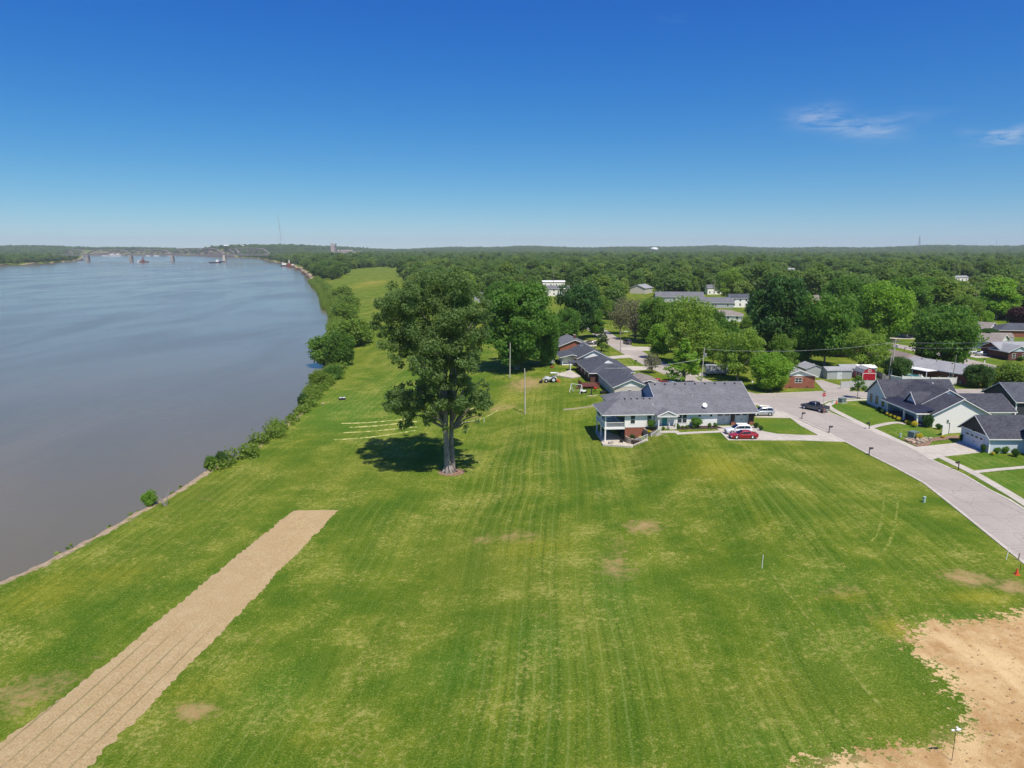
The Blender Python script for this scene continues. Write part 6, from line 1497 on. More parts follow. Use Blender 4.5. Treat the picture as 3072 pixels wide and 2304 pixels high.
def clump_leaves(rs, cs, rads, per, size, flat=.8, up=.25):
    C = []; N = []; S = []
    for c, r in zip(cs, rads):
        k = max(8, int(per * (r ** 2)))
        d = rs.normal(size=(k, 3)); d /= np.linalg.norm(d, axis=1)[:, None]
        rad = r * (rs.random(k) ** .35) * (1 + .25 * rs.normal(size=k) * .5)
        p = d * rad[:, None]; p[:, 2] *= flat
        nn = d * .6 + rs.normal(size=(k, 3)) * .55 + np.array([0, 0, up]); nn /= np.linalg.norm(nn, axis=1)[:, None]
        C.append(p + c); N.append(nn); S.append(size * (.55 + .9 * rs.random(k)))
    return np.concatenate(C), np.concatenate(N), np.concatenate(S)
def limbs(mb, base, tips, r0, rs, fork=.35, n=6, seed=0):
    for tp_ in tips:
        b = Vector(base); tp2 = Vector(tp_); pts = []; rd_ = []
        s0 = b + Vector((0, 0, (tp2.z - b.z) * fork * rs.random()))
        L = (tp2 - s0).length
        for i in range(5):
            f = i / 4; q_ = s0.lerp(tp2, f); q_.z += math.sin(f * PI) * L * .06; q_ += Vector(rs.normal(size=3) * .03 * L * (f > 0) * (f < 1)); pts.append(q_); rd_.append(r0 * (1 - .85 * f) + .015)
        mb.path(pts, rd_, n, False)
def make_tree(name, seed, Hh=12., W=10., base=.22, shape='round', ncl=60, per=60, size=.42, leaf=None, bark=None, tr=.28, clr=1.9, gap=0, forks=10):
    rs = np.random.default_rng(seed); cs = []; rads = []
    h0 = Hh * base; tries = 0
    def prof(t_):
        if shape == 'round': return math.sqrt(max(0, 1 - (2 * (t_ * .93 + .05) - .95) ** 2)) * (1.0 if t_ > .3 else .78 + .7 * t_)
        if shape == 'oval': return math.sin(PI * min(1, t_ * .85 + .15)) ** .6 * .95
        if shape == 'cone': return (1 - t_) ** .8 * 1.0 + .06
        if shape == 'spread': return (.45 + .6 * t_) if t_ < .75 else (1.0 - 2.4 * (t_ - .75)) + .05
        return .8 * math.sqrt(max(0, 1 - (2 * t_ - 1) ** 2)) + .15
    lobes = []
    nl = max(7, int(ncl / 6))
    if shape not in ('cone', 'ball'):
        for i in range(nl):                       # main boughs, spread over the envelope, each carrying a bunch of clumps
            t_ = (i + .5) / nl * .92; a = i * 2.4 + rs.random() * .9; f = (.45 + .5 * rs.random()) if i < nl - 1 else .1
            rl = W * (.13 + .09 * rs.random())
            rr_ = max(0, W / 2 * prof(t_) * f * (1 + .18 * math.sin(a * 2 + seed)) - rl * .35)
            lobes.append((np.array([math.cos(a) * rr_, math.sin(a) * rr_, h0 + (Hh - h0) * (.06 + .86 * t_)]), rl))
    while len(cs) < ncl and tries < 5000:
        tries += 1
        if shape == 'ball':
            dv = rs.normal(size=3); dv /= np.linalg.norm(dv); r = clr * .32 * (.8 + .4 * rs.random()) * W / 3.2
            cs.append(np.array([0, 0, Hh / 2]) + dv * np.array([W / 2 - r, W / 2 - r, Hh / 2 - r * .9]) * (.5 + .5 * rs.random())); rads.append(r); continue
        r = clr * (.5 + .8 * rs.random()) * (W / 10)
        if shape == 'cone':
            t_ = rs.random(); a = rs.random() * 2 * PI; rr_ = W / 2 * prof(t_) * (rs.random() ** .45) * (1 + .15 * math.sin(t_ * 60)); r *= .55 if t_ > .6 else 1
            c = np.array([math.cos(a) * rr_, math.sin(a) * rr_, h0 + (Hh - h0) * t_])
        else:
            L0, rl = lobes[len(cs) % nl]; dv = rs.normal(size=3); dv /= np.linalg.norm(dv); dv[2] = dv[2] * .75 + .12
            c = L0 + dv * rl * (.55 + .6 * rs.random())
        c[2] = min(c[2], Hh - r * .5); c[2] = max(c[2], h0 * .8 + r * .3)
        hd = math.hypot(c[0], c[1])
        if hd + r > W / 2 * 1.12:
            k = max(.05, (W / 2 * 1.08 - r)) / max(.1, hd); c[0] *= min(1, k); c[1] *= min(1, k)
        if gap and any(np.linalg.norm(c - d) < gap * r for d in cs): continue
        cs.append(c); rads.append(r)
    C, N_, S = clump_leaves(rs, cs, rads, per, size)
    me = quads_mesh('crown', C, N_, S, leaf or L_MID, rs)
    mb = MB(); th_ = Hh * (.5 if shape != 'cone' else .95)
    mb.path([(0, 0, -.4), (0, 0, .3), (.1 * tr, 0, h0), (.5 * tr, .3 * tr, th_)], [tr * 1.5, tr * 1.08, tr * .85, tr * .35], 8)
    tips = [cs[i] for i in rs.choice(len(cs), min(forks, len(cs)), False)] if shape != 'cone' else []
    limbs(mb, (0.1 * tr, 0, h0 * .85), tips, tr * .5, rs, n=5)
    r = thing(name, None, 'tree'); tm_ = bpy.data.meshes.new('trunk'); tm_.from_pydata(mb.v, [], mb.f); tm_.update(); tm_.materials.append(bark or M['bark'])
    tm_.polygons.foreach_set('use_smooth', [True] * len(tm_.polygons))
    c = bpy.data.objects.new('crown', me); link(c, r); t2 = bpy.data.objects.new('trunk', tm_); link(t2, r)
    r['_h'] = Hh; r['_w'] = W
    return r
PROTO = {}
def proto_def(key, *a, **k): PROTO[key] = make_tree(*a, **k)
proto_def('roundA', 'maple_tree', 1, 14, 14, .14, 'round', 150, 50, .40, clr=1.45, forks=16)
proto_def('giant', 'giant_tree', 21, 24, 23, .13, 'round', 210, 42, .50, clr=1.15, forks=26, tr=.75)
proto_def('roundB', 'oak_tree', 2, 16, 16, .10, 'round', 150, 44, .46, L_DARK, M['dbark'], clr=1.35, forks=14, tr=.4)
proto_def('ovalA', 'broadleaf_tree', 3, 14, 9.5, .16, 'oval', 66, 64, .45)
proto_def('loose', 'ash_tree', 4, 15, 14, .18, 'oval', 95, 44, .38, L_YEL, M['gbark'], clr=1.2, gap=.7, forks=26)
proto_def('spread', 'elm_tree', 5, 15, 15, .16, 'spread', 130, 46, .42, clr=1.3, forks=18)
proto_def('cone', 'conifer_tree', 6, 8, 5, .1, 'cone', 90, 85, .26, L_DARK, M['dbark'], clr=1.15, tr=.2)
proto_def('sparse', 'budding_tree', 7, 12, 11, .2, 'round', 90, 9, .36, L_PALE, M['gbark'], clr=1.7, forks=60, tr=.32)
proto_def('young', 'young_tree', 8, 6, 3.6, .3, 'oval', 46, 80, .24, L_MID, M['bark'], clr=1.5, tr=.09)
proto_def('shrub', 'shrub', 9, 3, 3.2, .02, 'ball', 46, 170, .15, L_BOX, M['bark'], clr=2.0, tr=.06, forks=4)
proto_def('willow', 'willow_shrub', 10, 7, 8, .0, 'round', 60, 60, .34, L_WIL, M['bark'], clr=1.9, tr=.14, forks=6)
FOR = []
for i, (Hh, W, sh_) in enumerate(((13, 12, 'round'), (15, 11, 'oval'), (12, 12, 'round'), (14, 13, 'spread'), (16, 12, 'oval'))):
    proto_def('f%d' % i, 'forest_tree', 30 + i, Hh, W, .12, sh_, 34, 26, .78, L_FOREST, M['dbark'], clr=2.3, forks=4, tr=.3); FOR.append(PROTO['f%d' % i])
def set_leaf(tree, m):
    for c in tree.children:
        if c.name.startswith('crown'):
            c.material_slots[0].link = 'OBJECT'; c.material_slots[0].material = m
def tree(key, label, ox, otop, obase, ow, leaf=None, group=None, rz=None, dy=0, ox_base=None):
    """overview pixels: centre, crown top, base, crown width"""
    p = go(ox_base or ox, obase)
    for _ in range(30):                       # bank plants root on the bank, not in the water
        if H(p.x, p.y) > -8.3: break
        p.x += .5
    p.z = H(p.x, p.y)
    x, y, d = proj(p.x, p.y, p.z); hgt = z_at(otop * K, p.y) - p.z; wid = ow * K / F_PX * d
    src = PROTO[key]; s = (wid / src['_w'], wid / src['_w'], hgt / src['_h'])
    t_ = place(src, USED, label, p, rz if rz is not None else rnd.random() * 6.28, group, s)
    if leaf is not None: set_leaf(t_, leaf)
    return t_
GT = 'garden trees of the suburb'
T_LIST = [
 ('giant', 'huge spreading tree with a thick trunk behind the cottonwood, left of the tractor', 1128, 612, 797, 172, L_MID, 1117),
 ('spread', 'tall dark green tree right of the thick trunked spreading tree', 1247, 617, 733, 100, L_DARK, None),
 ('cone', 'small dark pyramid shaped conifer left of the street lamp', 1300, 707, 759, 35, L_DARK, None),
 ('sparse', 'grey nearly bare tree right of the dark tree in the middle distance', 1340, 642, 722, 55, L_PALE, None),
 ('sparse', 'brown budding tree with thin foliage beside the nearly bare tree', 1372, 645, 735, 66, L_PALE, None),
 ('roundA', 'compact bright green tree behind the side road and left of the yellow-green tree', 1410, 645, 742, 80, L_MID, 1418),
 ('ovalA', 'green street tree with its trunk base on the lawn left of the yellow-green tree', 1425, 700, 776, 48, L_BRIGHT, 1420),
 ('loose', 'large yellow-green tree in the middle of the suburb', 1497, 645, 790, 125, L_YEL, None),
 ('cone', 'pale green feathery pyramid shaped tree behind the left half of the ranch roof', 1476, 732, 830, 92, L_BRIGHT, None),
 ('sparse', 'thin small sparse tree on the lawn left of the feathery tree', 1408, 762, 806, 38, L_PALE, None),
 ('loose', 'yellow-green tree with a forked pale trunk behind the middle of the ranch roof', 1593, 712, 823, 105, L_YEL, None),
 ('roundA', 'bright green round tree left of the small brick house', 1668, 765, 843, 92, L_BRIGHT, 1664),
 ('loose', 'green tree behind and right of the bright round tree', 1690, 725, 815, 66, L_MID, None),
 ('roundB', 'very large dark green tree mass in the middle distance', 1685, 605, 770, 135, L_DARK, None),
 ('spread', 'big mid green tree behind the grey sheds', 1780, 640, 790, 125, L_MID, None),
 ('roundA', 'brilliant light green tree beyond the sheds', 1902, 612, 735, 115, L_BRIGHT, None),
 ('loose', 'airy yellowish tree overhanging the red barn', 1862, 712, 806, 92, L_YEL, 1868),
 ('roundA', 'large round dense tree in front of the long grey roofed house', 2035, 664, 792, 138, L_MID, None),
 ('roundA', 'dark bushy small tree between the tall pole and the pool', 1934, 772, 818, 62, L_DARK, None),
 ('roundA', 'dark round shrub-like tree beside the orange brick gable', 2113, 788, 837, 62, L_DARK, None),
 ('willow', 'grey-green wispy willow-like tree at the right edge above the dark house', 2183, 783, 832, 74, L_WIL, None),
 ('roundB', 'dark purple leaved tree at the right edge', 2205, 664, 706, 62, L_PURP, None),
 ('ovalA', 'bright tall tree left of the purple tree', 2150, 600, 690, 92, L_BRIGHT, None),
 ('roundA', 'dark garden tree left of the tan gabled house', 2085, 640, 712, 60, L_MID, None),
 ('loose', 'small green tree beside the white columned far house', 1290, 640, 700, 60, L_MID, None),
 ('roundA', 'dark evergreen in front of the far grey roofs', 1455, 655, 690, 40, L_DARK, None),
 ('roundB', 'dark reddish evergreen in front of the shuttered colonial', 1630, 670, 722, 42, L_DARK, None),
 ('ovalA', 'light green tree just behind the top of the cottonwood', 990, 586, 720, 92, L_YEL, None),
 ('roundA', 'rounded tree just right of the cottonwood crown top', 1080, 612, 700, 75, L_MID, None),
 ('roundA', 'green tree left of the brilliant light green tree', 1815, 600, 700, 90, L_MID, None),
 ('spread', 'mid green tree behind the hip roofed house', 1965, 600, 690, 110, L_MID, None),
 ('roundB', 'green lawn tree at the left end of the charcoal roofs', 1178, 690, 790, 60, L_MID, None),
 ('roundA', 'small bright tree by the tan pole', 2125, 672, 712, 34, L_BRIGHT, None),
 ('roundA', 'dark green garden shrub tree in front of the tan gabled house', 2135, 710, 734, 44, L_DARK, None),
 ('loose', 'thin tree in front of the shuttered colonial roof', 1570, 582, 648, 62, L_YEL, None),
 ('roundA', 'leafy tree between the yellow-green tree and the dark tree mass', 1618, 685, 740, 50, L_MID, None),
 ('roundA', 'round green tree at the far end of the side road', 1318, 650, 690, 40, L_MID, None),
 ('spread', 'olive tree right of the brown budding tree, over the parked black suv', 1392, 672, 728, 44, L_MID, None),
 ('roundA', 'dark green tree low between the yellow-green tree and the far grey roofs', 1540, 668, 716, 46, L_MID, None),
 ('loose', 'wispy light tree behind the cargo trailer', 1540, 700, 788, 60, L_YEL, None),
 ('roundA', 'mid green tree in front of the very large dark tree mass', 1650, 700, 768, 62, L_MID, None),
 ('ovalA', 'green tree standing above the small brick house roof', 1735, 700, 786, 60, L_MID, None),
 ('roundA', 'green tree right of the sheds behind the tan board fence', 1815, 690, 770, 66, L_MID, None),
 ('spread', 'broad green tree between the brilliant tree and the round dense tree', 1955, 655, 730, 64, L_MID, None),
 ('roundA', 'dark tree behind the far olive hip roof', 1640, 640, 690, 60, L_DARK, None),
 ('loose', 'sparse tree standing before the brown roofed range', 1905, 725, 780, 40, L_MID, None),
 ('roundA', 'round tree behind the far end of the charcoal roofs', 1225, 668, 742, 60, L_MID, None),
 ('ovalA', 'green tree filling the gap behind the conifer', 1285, 668, 728, 44, L_MID, None),
 ('spread', 'green tree behind the brilliant light green tree', 1850, 628, 700, 70, L_MID, None),
 ('roundA', 'dense tree at the far right behind the tan houses', 2190, 612, 676, 70, L_MID, None),
 ('spread', 'green tree behind the green street tree on the lawn', 1448, 690, 762, 52, L_YEL, None),
 ('spread', 'green tree behind the yellow-green tree with the forked trunk', 1560, 690, 770, 66, L_MID, None),
]
for key, lab, ox, ot, ob, ow, lf, xb in T_LIST: tree(key, lab, ox, ot, ob, ow, lf, None, ox_base=xb)
tree('young', 'young street tree with a slim trunk on the corner lawn', 1852, 810, 861, 32, L_MID)
# shrubs round the houses
SH = 'clipped shrubs round the houses'
def bush(label, p, w, h, leaf=None, key='shrub', group=SH, z=0):
    src = PROTO[key]; t_ = place(src, USED, label, (p[0], p[1], z), rnd.random() * 6.28, group, (w / src['_w'], w / src['_w'], h / src['_h'])); t_['category'] = 'shrub'; t_.name = 'shrub'
    if leaf is not None: set_leaf(t_, leaf)
    return t_
bush('largest round shrub under the small square windows of the ranch house', ML(17.2, -1.1), 2.9, 2.3, L_BOX); bush('big round shrub left of the ranch house porch', ML(8.7, -1.0), 1.9, 1.9, L_BOX)
for s_, t_, w, lab in ((10.6, -2.3, .75, 'small round shrub right of the stair'), (13.7, -1.5, .8, 'first of the five small clipped balls right of the porch steps'), (14.5, -1.6, .7, 'second of the five small clipped balls right of the porch steps'), (15.3, -1.5, .75, 'third of the five small clipped balls right of the porch steps'), (15.8, -.9, .6, 'rear one of the five small clipped balls right of the porch steps'), (16.4, -1.9, .75, 'last of the five small clipped balls, at the foot of the largest shrub'), (19.8, -1.2, 1.0, 'low shrub between the largest shrub and the garage'), (20.9, -1.0, 1.0, 'low shrub nearest the garage door'), (13.6, -.7, 1.0, 'upright shrub against the wall right of the porch')):
    bush(lab, ML(s_, t_), w, w * (.95 if w < .9 else 1.0), L_BOX if w < 2 else L_DARK)
bush('shrub low against the curved stone wall on the patio side', ML(5.2, -.8), 1.3, .9, L_DARK, z=-1.95); bush('left yellow flowering mound beside the stair', ML(6.6, -1.2), .8, .7, L_GOLD, z=-1.95); bush('right yellow flowering mound beside the stair', ML(7.9, -2.2), .9, .7, L_GOLD, z=-.6)
for px, py, w, lab in ((2268, 1285, 1.3, 'dark grass clump at the garage corner of the ranch house'), (2282, 1292, 1.1, 'round green shrub at the garage corner of the ranch house')): bush(lab, gp0(px, py), w, w, L_DARK)
for i, (px, py, w) in enumerate(((2663, 1247, 1.0), (2674, 1252, 1.0), (2685, 1257, 1.0), (2696, 1263, 1.15), (2722, 1272, 1.1), (2731, 1275, 1.0), (2744, 1281, 1.5))):
    bush('yellow shrub %s in the row before the dark porch' % ('one', 'two', 'three', 'four', 'five', 'six', 'seven')[i] if False else ['leftmost yellow shrub before the dark metal porch', 'second yellow shrub from the left before the dark metal porch', 'third yellow shrub from the left before the dark metal porch', 'yellow shrub just left of the front path of the gabled house', 'yellow shrub just right of the front path of the gabled house', 'middle yellow shrub right of the front path of the gabled house', 'widest yellow shrub beside the right porch column'][i], gp0(px, py), w, w * .85, L_GOLD)
for px, py, w, h, lab in ((2638, 1233, 1.2, 1.0, 'dark shrub left below the side windows of the gabled house'), (2648, 1240, 1.3, 1.0, 'dark shrub right below the side windows of the gabled house'), (2782, 1283, 2.3, 2.9, 'tall dark laurel beside the white wall of the gabled house'), (2816, 1288, 1.5, 1.2, 'dark low shrub left of the short vinyl fence'), (2840, 1280, 1.8, 1.2, 'dark shrub row behind the short vinyl fence'), (2865, 1280, 1.6, 1.1, 'small shrub behind the short vinyl fence near the dark gable'), (2884, 1325, .9, 1.6, 'slim dark shrub at the left of the wide garage door'), (2948, 1358, 1.2, 1.7, 'bare-twigged shrub at the right of the wide garage door'), (2992, 1361, 1.3, 1.2, 'bright green shrub left on the white panelled wall'), (3016, 1360, 1.6, 1.3, 'bright green shrub right on the white panelled wall'), (3045, 1370, 1.6, 1.5, 'dark shrub by the far right porch post'), (2977, 1366, .9, .7, 'orange-yellow low shrub at the corner of the garage house')):
    bush(lab, gp0(px, py), w, h, L_GOLD if 'orange' in lab else (L_BOX if 'bright' in lab else L_DARK))
bush('golden spiky shrub beside the green transformer cabinet', gp0(2757, 1318), 1.3, 1.3, L_GOLD); bush('small golden shrub at the foot of the short vinyl fence', gp0(2828, 1314), .9, .6, L_GOLD)
bush('dark reddish shrub at the white garage of the tan house', gp0(2985, 1064), 1.8, 1.6, L_PURP); bush('round green shrub before the blue gabled brick house', gp0(3062, 1083), 2.4, 1.6, L_BOX)
rb = random.Random(21)
for i in range(26):
    pq = [q(1180, 775), q(1300, 828), q(1420, 780), q(1400, 760)]; u_, v_ = rb.random(), rb.random(); a = Vector(pq[0]).lerp(Vector(pq[1]), u_); b = Vector(pq[3]).lerp(Vector(pq[2]), u_); c = a.lerp(b, v_)
    m_ = MB(); s_ = .18 + rb.random() * .25; m_.lathe([(s_ * .7, 0), (s_, s_ * .4), (s_ * .6, s_ * .8), (s_ * .2, s_ * .9)], 7, (0, 0, 0), 1.2, .8); o = m_.build('rock', M['stone'] if i % 3 else speckle('tan_boulder', (.5, .38, .26), (.38, .28, .18), 4)); o.location = (c.x, c.y, .05); o.rotation_euler = (0, 0, rb.random() * 6); tag(o, 'rounded tan rock in the mulch bed beside the driveway', 'rock', 'rocks in the roadside mulch bed')

# ---------------------------------------------------------------- the great cottonwood
rs = np.random.default_rng(77); ct = go(968, 1020); CT = thing('cottonwood_tree', 'towering twin trunked cottonwood alone on the riverside lawn', 'tree', ct)
up = [(850, 662, 34), (828, 688, 24), (880, 642, 34), (905, 622, 26), (925, 612, 28), (950, 604, 26), (975, 605, 26), (1000, 615, 26), (900, 690, 42), (945, 655, 40), (990, 650, 40), (1022, 668, 30), (1036, 690, 24), (860, 730, 30), (838, 712, 22), (900, 735, 34), (948, 725, 42), (998, 715, 40), (1032, 728, 24), (866, 765, 17), (870, 790, 8), (925, 775, 32), (970, 775, 38), (1008, 772, 30), (1030, 755, 20), (884, 748, 20), (1040, 650, 16), (830, 660, 14), (815, 655, 9), (1045, 710, 12), (1050, 668, 10),
      (915, 808, 16), (905, 834, 15), (945, 818, 24), (985, 820, 28), (1008, 806, 18), (1018, 838, 18), (1042, 842, 15), (1052, 856, 9),
      (868, 850, 26), (848, 868, 22), (838, 850, 14), (885, 880, 26), (866, 890, 20), (885, 906, 16), (898, 862, 24), (918, 862, 24), (950, 866, 30), (990, 866, 28), (1025, 866, 26), (1046, 872, 18), (1044, 850, 18), (955, 898, 20), (925, 898, 17), (940, 917, 10), (1000, 890, 17), (1004, 918, 9), (1022, 892, 12), (1036, 898, 8), (965, 915, 10)]
cs = []; rads = []; mpp = K / F_PX
for ox, oy, r_ in up:
    zc = z_at(oy * K, ct.y) - ct.z; d = proj(ct.x, ct.y, z_at(oy * K, ct.y))[2]; xc = (ox * K - 1536) / F_PX * d - ct.x; rm_ = r_ * mpp * d
    R_ = (9.5 if oy < 790 else 6.5) * (1 - .45 * abs(xc) / 11) * (.75 if oy < 625 else 1)
    n = 5 if r_ > 22 else (3 if r_ > 14 else 1)
    for j in range(n):
        yy_ = (rs.random() * 2 - 1) * R_ * (.95 if n > 1 else .6); rr_ = rm_ * (.62 if n > 1 else .9)
        for _ in range(3 if r_ > 14 else 2):
            cs.append(np.array([xc + rs.normal() * rm_ * .38, yy_ + rs.normal() * 1.2, zc + rs.normal() * rm_ * .36])); rads.append(max(.45, rr_ * (.5 + .42 * rs.random())))
C, N_, S = clump_leaves(rs, cs, rads, 150, .245, .85, .35)
keep = (C[:, 2] > 5.5); C, N_, S = C[keep], N_[keep], S[keep]
o = bpy.data.objects.new('crown', quads_mesh('crown', C, N_, S, L_COTT, rs)); link(o, CT)
tb = MB(); TL_ = [(0, 0, -.5), (0, 0, .4), (-.15, 0, 3), (-.3, .1, 8), (-.3, .2, 15), (.3, .3, 24), (.4, .3, 30)]
tb.path(TL_, [1.0, .66, .50, .44, .36, .2, .05], 14); tb.path([(.75, 1.5, -.5), (.7, 1.4, .5), (.55, 1.0, 6), (.9, .9, 14), (2.0, 1.2, 22)], [.6, .46, .38, .32, .08], 12)
for i in range(7):
    a = i * .9; tb.path([(math.cos(a) * .3, math.sin(a) * .3, 1.2), (math.cos(a) * .9, math.sin(a) * .9, .15), (math.cos(a) * 1.5, math.sin(a) * 1.5, -.25)], [.3, .25, .08], 6)
ids = rs.choice(len(cs), 46, False); lm = []
for i in ids:
    tip = cs[i]; z0 = max(7.5, tip[2] - 5 - rs.random() * 6); b0 = Vector((-.2 if tip[0] < 0 else .8, .4, min(z0, 22)))
    limbs(tb, b0, [tip], .2, rs, .05, 6)
tb.build('trunk', M['bark'], CT, True)
mr = strip('mulch_ring', [(ct.x + math.cos(a) * 1.5 + .6, ct.y + math.sin(a) * 1.3) for a in np.linspace(0, 2 * PI, 14)], 1.6, .03, M['mulch'], kind='structure', smooth=0, step=1)
mr.name = 'soil_ring'

# ---------------------------------------------------------------- the river bank vegetation
GB = 'shrubs and small trees along the river bank'
for key, lab, ox, ot, ob, ow, lf in (
 ('willow', 'large rounded bank tree nearest the water, first of the big pair', 700, 722, 800, 84, L_MID), ('willow', 'yellow-green drooping bank tree right of the large rounded pair', 763, 688, 748, 92, L_WIL), ('willow', 'dark bank tree behind the large rounded bank tree', 735, 716, 790, 62, L_MID), ('willow', 'rounded willow further up the bank', 742, 655, 690, 66, L_WIL), ('willow', 'green willow above the first bend of the bank', 752, 638, 672, 52, L_WIL), ('willow', 'distant bank willow clump', 742, 618, 648, 48, L_WIL),
 ('willow', 'low shrub on the bank below the large rounded bank tree', 720, 790, 818, 52, L_MID), ('willow', 'low scrub shrub on the bank, second below the big tree', 690, 800, 832, 44, L_WIL), ('willow', 'dark scrub shrub at the water edge below the big bank tree', 655, 850, 878, 22, L_DARK), ('willow', 'leafy round shrub overhanging the water left of the dark platform', 634, 848, 878, 32, L_MID),
 ('willow', 'small scrub bush in the thicket at the river edge', 588, 870, 893, 24, L_WIL), ('willow', 'scrub bush at the left end of the thicket', 564, 876, 905, 26, L_WIL), ('willow', 'low grassy scrub bush above the leaning saplings', 540, 895, 928, 34, L_WIL), ('willow', 'scrubby bush at the thicket corner', 520, 915, 948, 30, L_WIL),
 ('sparse', 'leaning twiggy sapling over the water', 484, 922, 985, 42, L_WIL), ('willow', 'leafy top of the fallen sapling by the water', 497, 950, 972, 30, L_WIL), ('willow', 'bush at the foot of the leaning saplings', 455, 985, 1012, 26, L_MID), ('willow', 'tangled bush between the leaning saplings and the bare bank', 478, 975, 1004, 30, L_DARK),
 ('willow', 'bright green shrub alone at the water edge of the near bank', 325, 1060, 1090, 36, L_BRIGHT)):
    t_ = tree(key, lab, ox, ot, ob, ow, lf, GB); t_['category'] = 'shrub' if t_.scale[2] * 7 < 5 else 'tree'
# scrub on the bank, too dense to count
pts = [Vector(gp0(x, y, -4.5)) for x, y in BANK_PX]; C_ = []; rs = np.random.default_rng(5)
line = resample(pts[7:] + [Vector(gp0(x, y, -6)) for x, y in WATER_PX[:5]], 1.6)
cs = []; rads = []
for i, p in enumerate(line):
    d = (line[min(i + 1, len(line) - 1)] - line[max(0, i - 1)]).normalized(); nl = Vector((-d.y, d.x)); f = i / len(line)
    dens = 4 if f > .06 else 2
    for j in range(dens + (2 if f > .3 else 0)):
        w = (-(rs.random() * 7.5 - 2.2) * (min(1, .45 + f * 1.6))) if f < .45 else (5.5 - rs.random() * 9.5); qq = p + nl * w; r_ = (.5 + rs.random() ** 2 * (1.7 + 1.5 * min(1, f * 2)))
        if rs.random() < .82: cs.append(np.array([qq.x, qq.y, max(-9, H(qq.x, qq.y)) + r_ * .5])); rads.append(r_)
for i, p in enumerate(resample([Vector(gp0(x, y, -4.5)) for x, y in BANK_PX[:9]], .7)):
    if rs.random() < .5:
        qx, qy = p.x + rs.normal() * .5 - .5, p.y + rs.normal() * .5; r_ = .12 + .38 * rs.random() ** 2; cs.append(np.array([qx, qy, max(-9, H(qx, qy)) + r_ * .5])); rads.append(r_)
C, N_, S = clump_leaves(rs, cs, rads, 60, .34, .8, .4)
o = bpy.data.objects.new('bank_scrub', quads_mesh('bank_scrub', C, N_, S, L_WIL, rs)); link(o); tag(o, 'tangled green scrub covering the river bank', 'scrub', kind='stuff')
tw = MB(); rb = random.Random(8)
for (ox, oy) in ((398, 1020), (470, 980), (485, 940), (520, 930), (360, 1085), (575, 890), (545, 905)):
    p = go(ox, oy + 8); o_ = MB()
    for k_ in range(9):
        a = rb.random() * 6.28; L_ = 1.0 + rb.random() * 2.2; tip = (math.cos(a) * L_ * .7 - .6, math.sin(a) * L_ * .5, L_); o_.path([(0, 0, -.6), (tip[0] * .5, tip[1] * .5, L_ * .55), tip], [.05, .035, .01], 4)
    oo = o_.build('dead_sapling', M['gbark']); oo.location = p; tag(oo, 'bare grey twigs leaning out over the river edge', 'dead sapling', 'bare twigs on the river bank')

cl = MB(); rb = random.Random(4)
for i in range(300):
    px, py = 2700 + rb.random() * 372, 1850 + rb.random() * 454; p = gp(px, py)
    if sdf(dirt_poly, np.array([p.x]), np.array([p.y]))[0] > -.5: continue
    s_ = .03 + .09 * rb.random() ** 3; cl.lathe([(s_ * .7, -.02), (s_, s_ * .3), (s_ * .5, s_ * .8)], 5, (p.x, p.y, p.z), 1 + rb.random() * .6, 1)
tag(cl.build('soil_clods', speckle('soil_clod', (.50, .34, .18), (.30, .18, .09), 5)), 'small clods and stones scattered over the bare building plot', 'clods', kind='stuff')

# ---------------------------------------------------------------- the woods beyond
bx_pts = [(-1e4, 600), (690, 600), (700, 606), (735, 606), (742, 600), (750, 582), (835, 577), (845, 588), (872, 600), (900, 640), (1040, 668), (1200, 668), (1330, 672), (1440, 648), (1560, 672), (1700, 682), (1850, 690), (2000, 692), (2212, 688), (4000, 680)]
bxx = np.array([b[0] for b in bx_pts]); bxy = np.array([b[1] for b in bx_pts])
rs = np.random.default_rng(2024)
def gen(y0, y1, sp):
    out = []; ny_ = max(1, int((y1 - y0) / sp))
    for j in range(ny_):
        y = y0 + (j + .5) * sp; xm = y * .76 + 60; n = int(2 * xm / sp); xs_ = -xm + (np.arange(n) + .5) * sp
        xx = xs_ + (rs.random(n) - .5) * sp * .9; yy_ = y + (rs.random(n) - .5) * sp * .9; out.append(np.stack([xx, yy_], 1))
    return np.concatenate(out)
bands_ = [(255, 560, 12.8), (560, 1100, 15.5), (1100, 2200, 19), (2200, 4200, 24), (4200, 8200, 28)]
P_all = []
for b0, b1, sp in bands_:
    g = gen(b0, b1, sp); P_all.append(np.concatenate([g, np.full((len(g), 1), sp)], 1))
P_all = np.concatenate(P_all)
hz, rd_ = terrain(P_all[:, 0], P_all[:, 1], True)
ok = rd_ > np.where(P_all[:, 1] > 500, 1.5, 4)
d = P_all[:, 1] * CP - (hz - CAM_H) * SP; u = P_all[:, 1] * SP + (hz - CAM_H) * CP
ux = (1536 + F_PX * P_all[:, 0] / d) / K; uy = (1152 - F_PX * u / d) / K
ok &= uy < np.interp(ux, bxx, bxy)
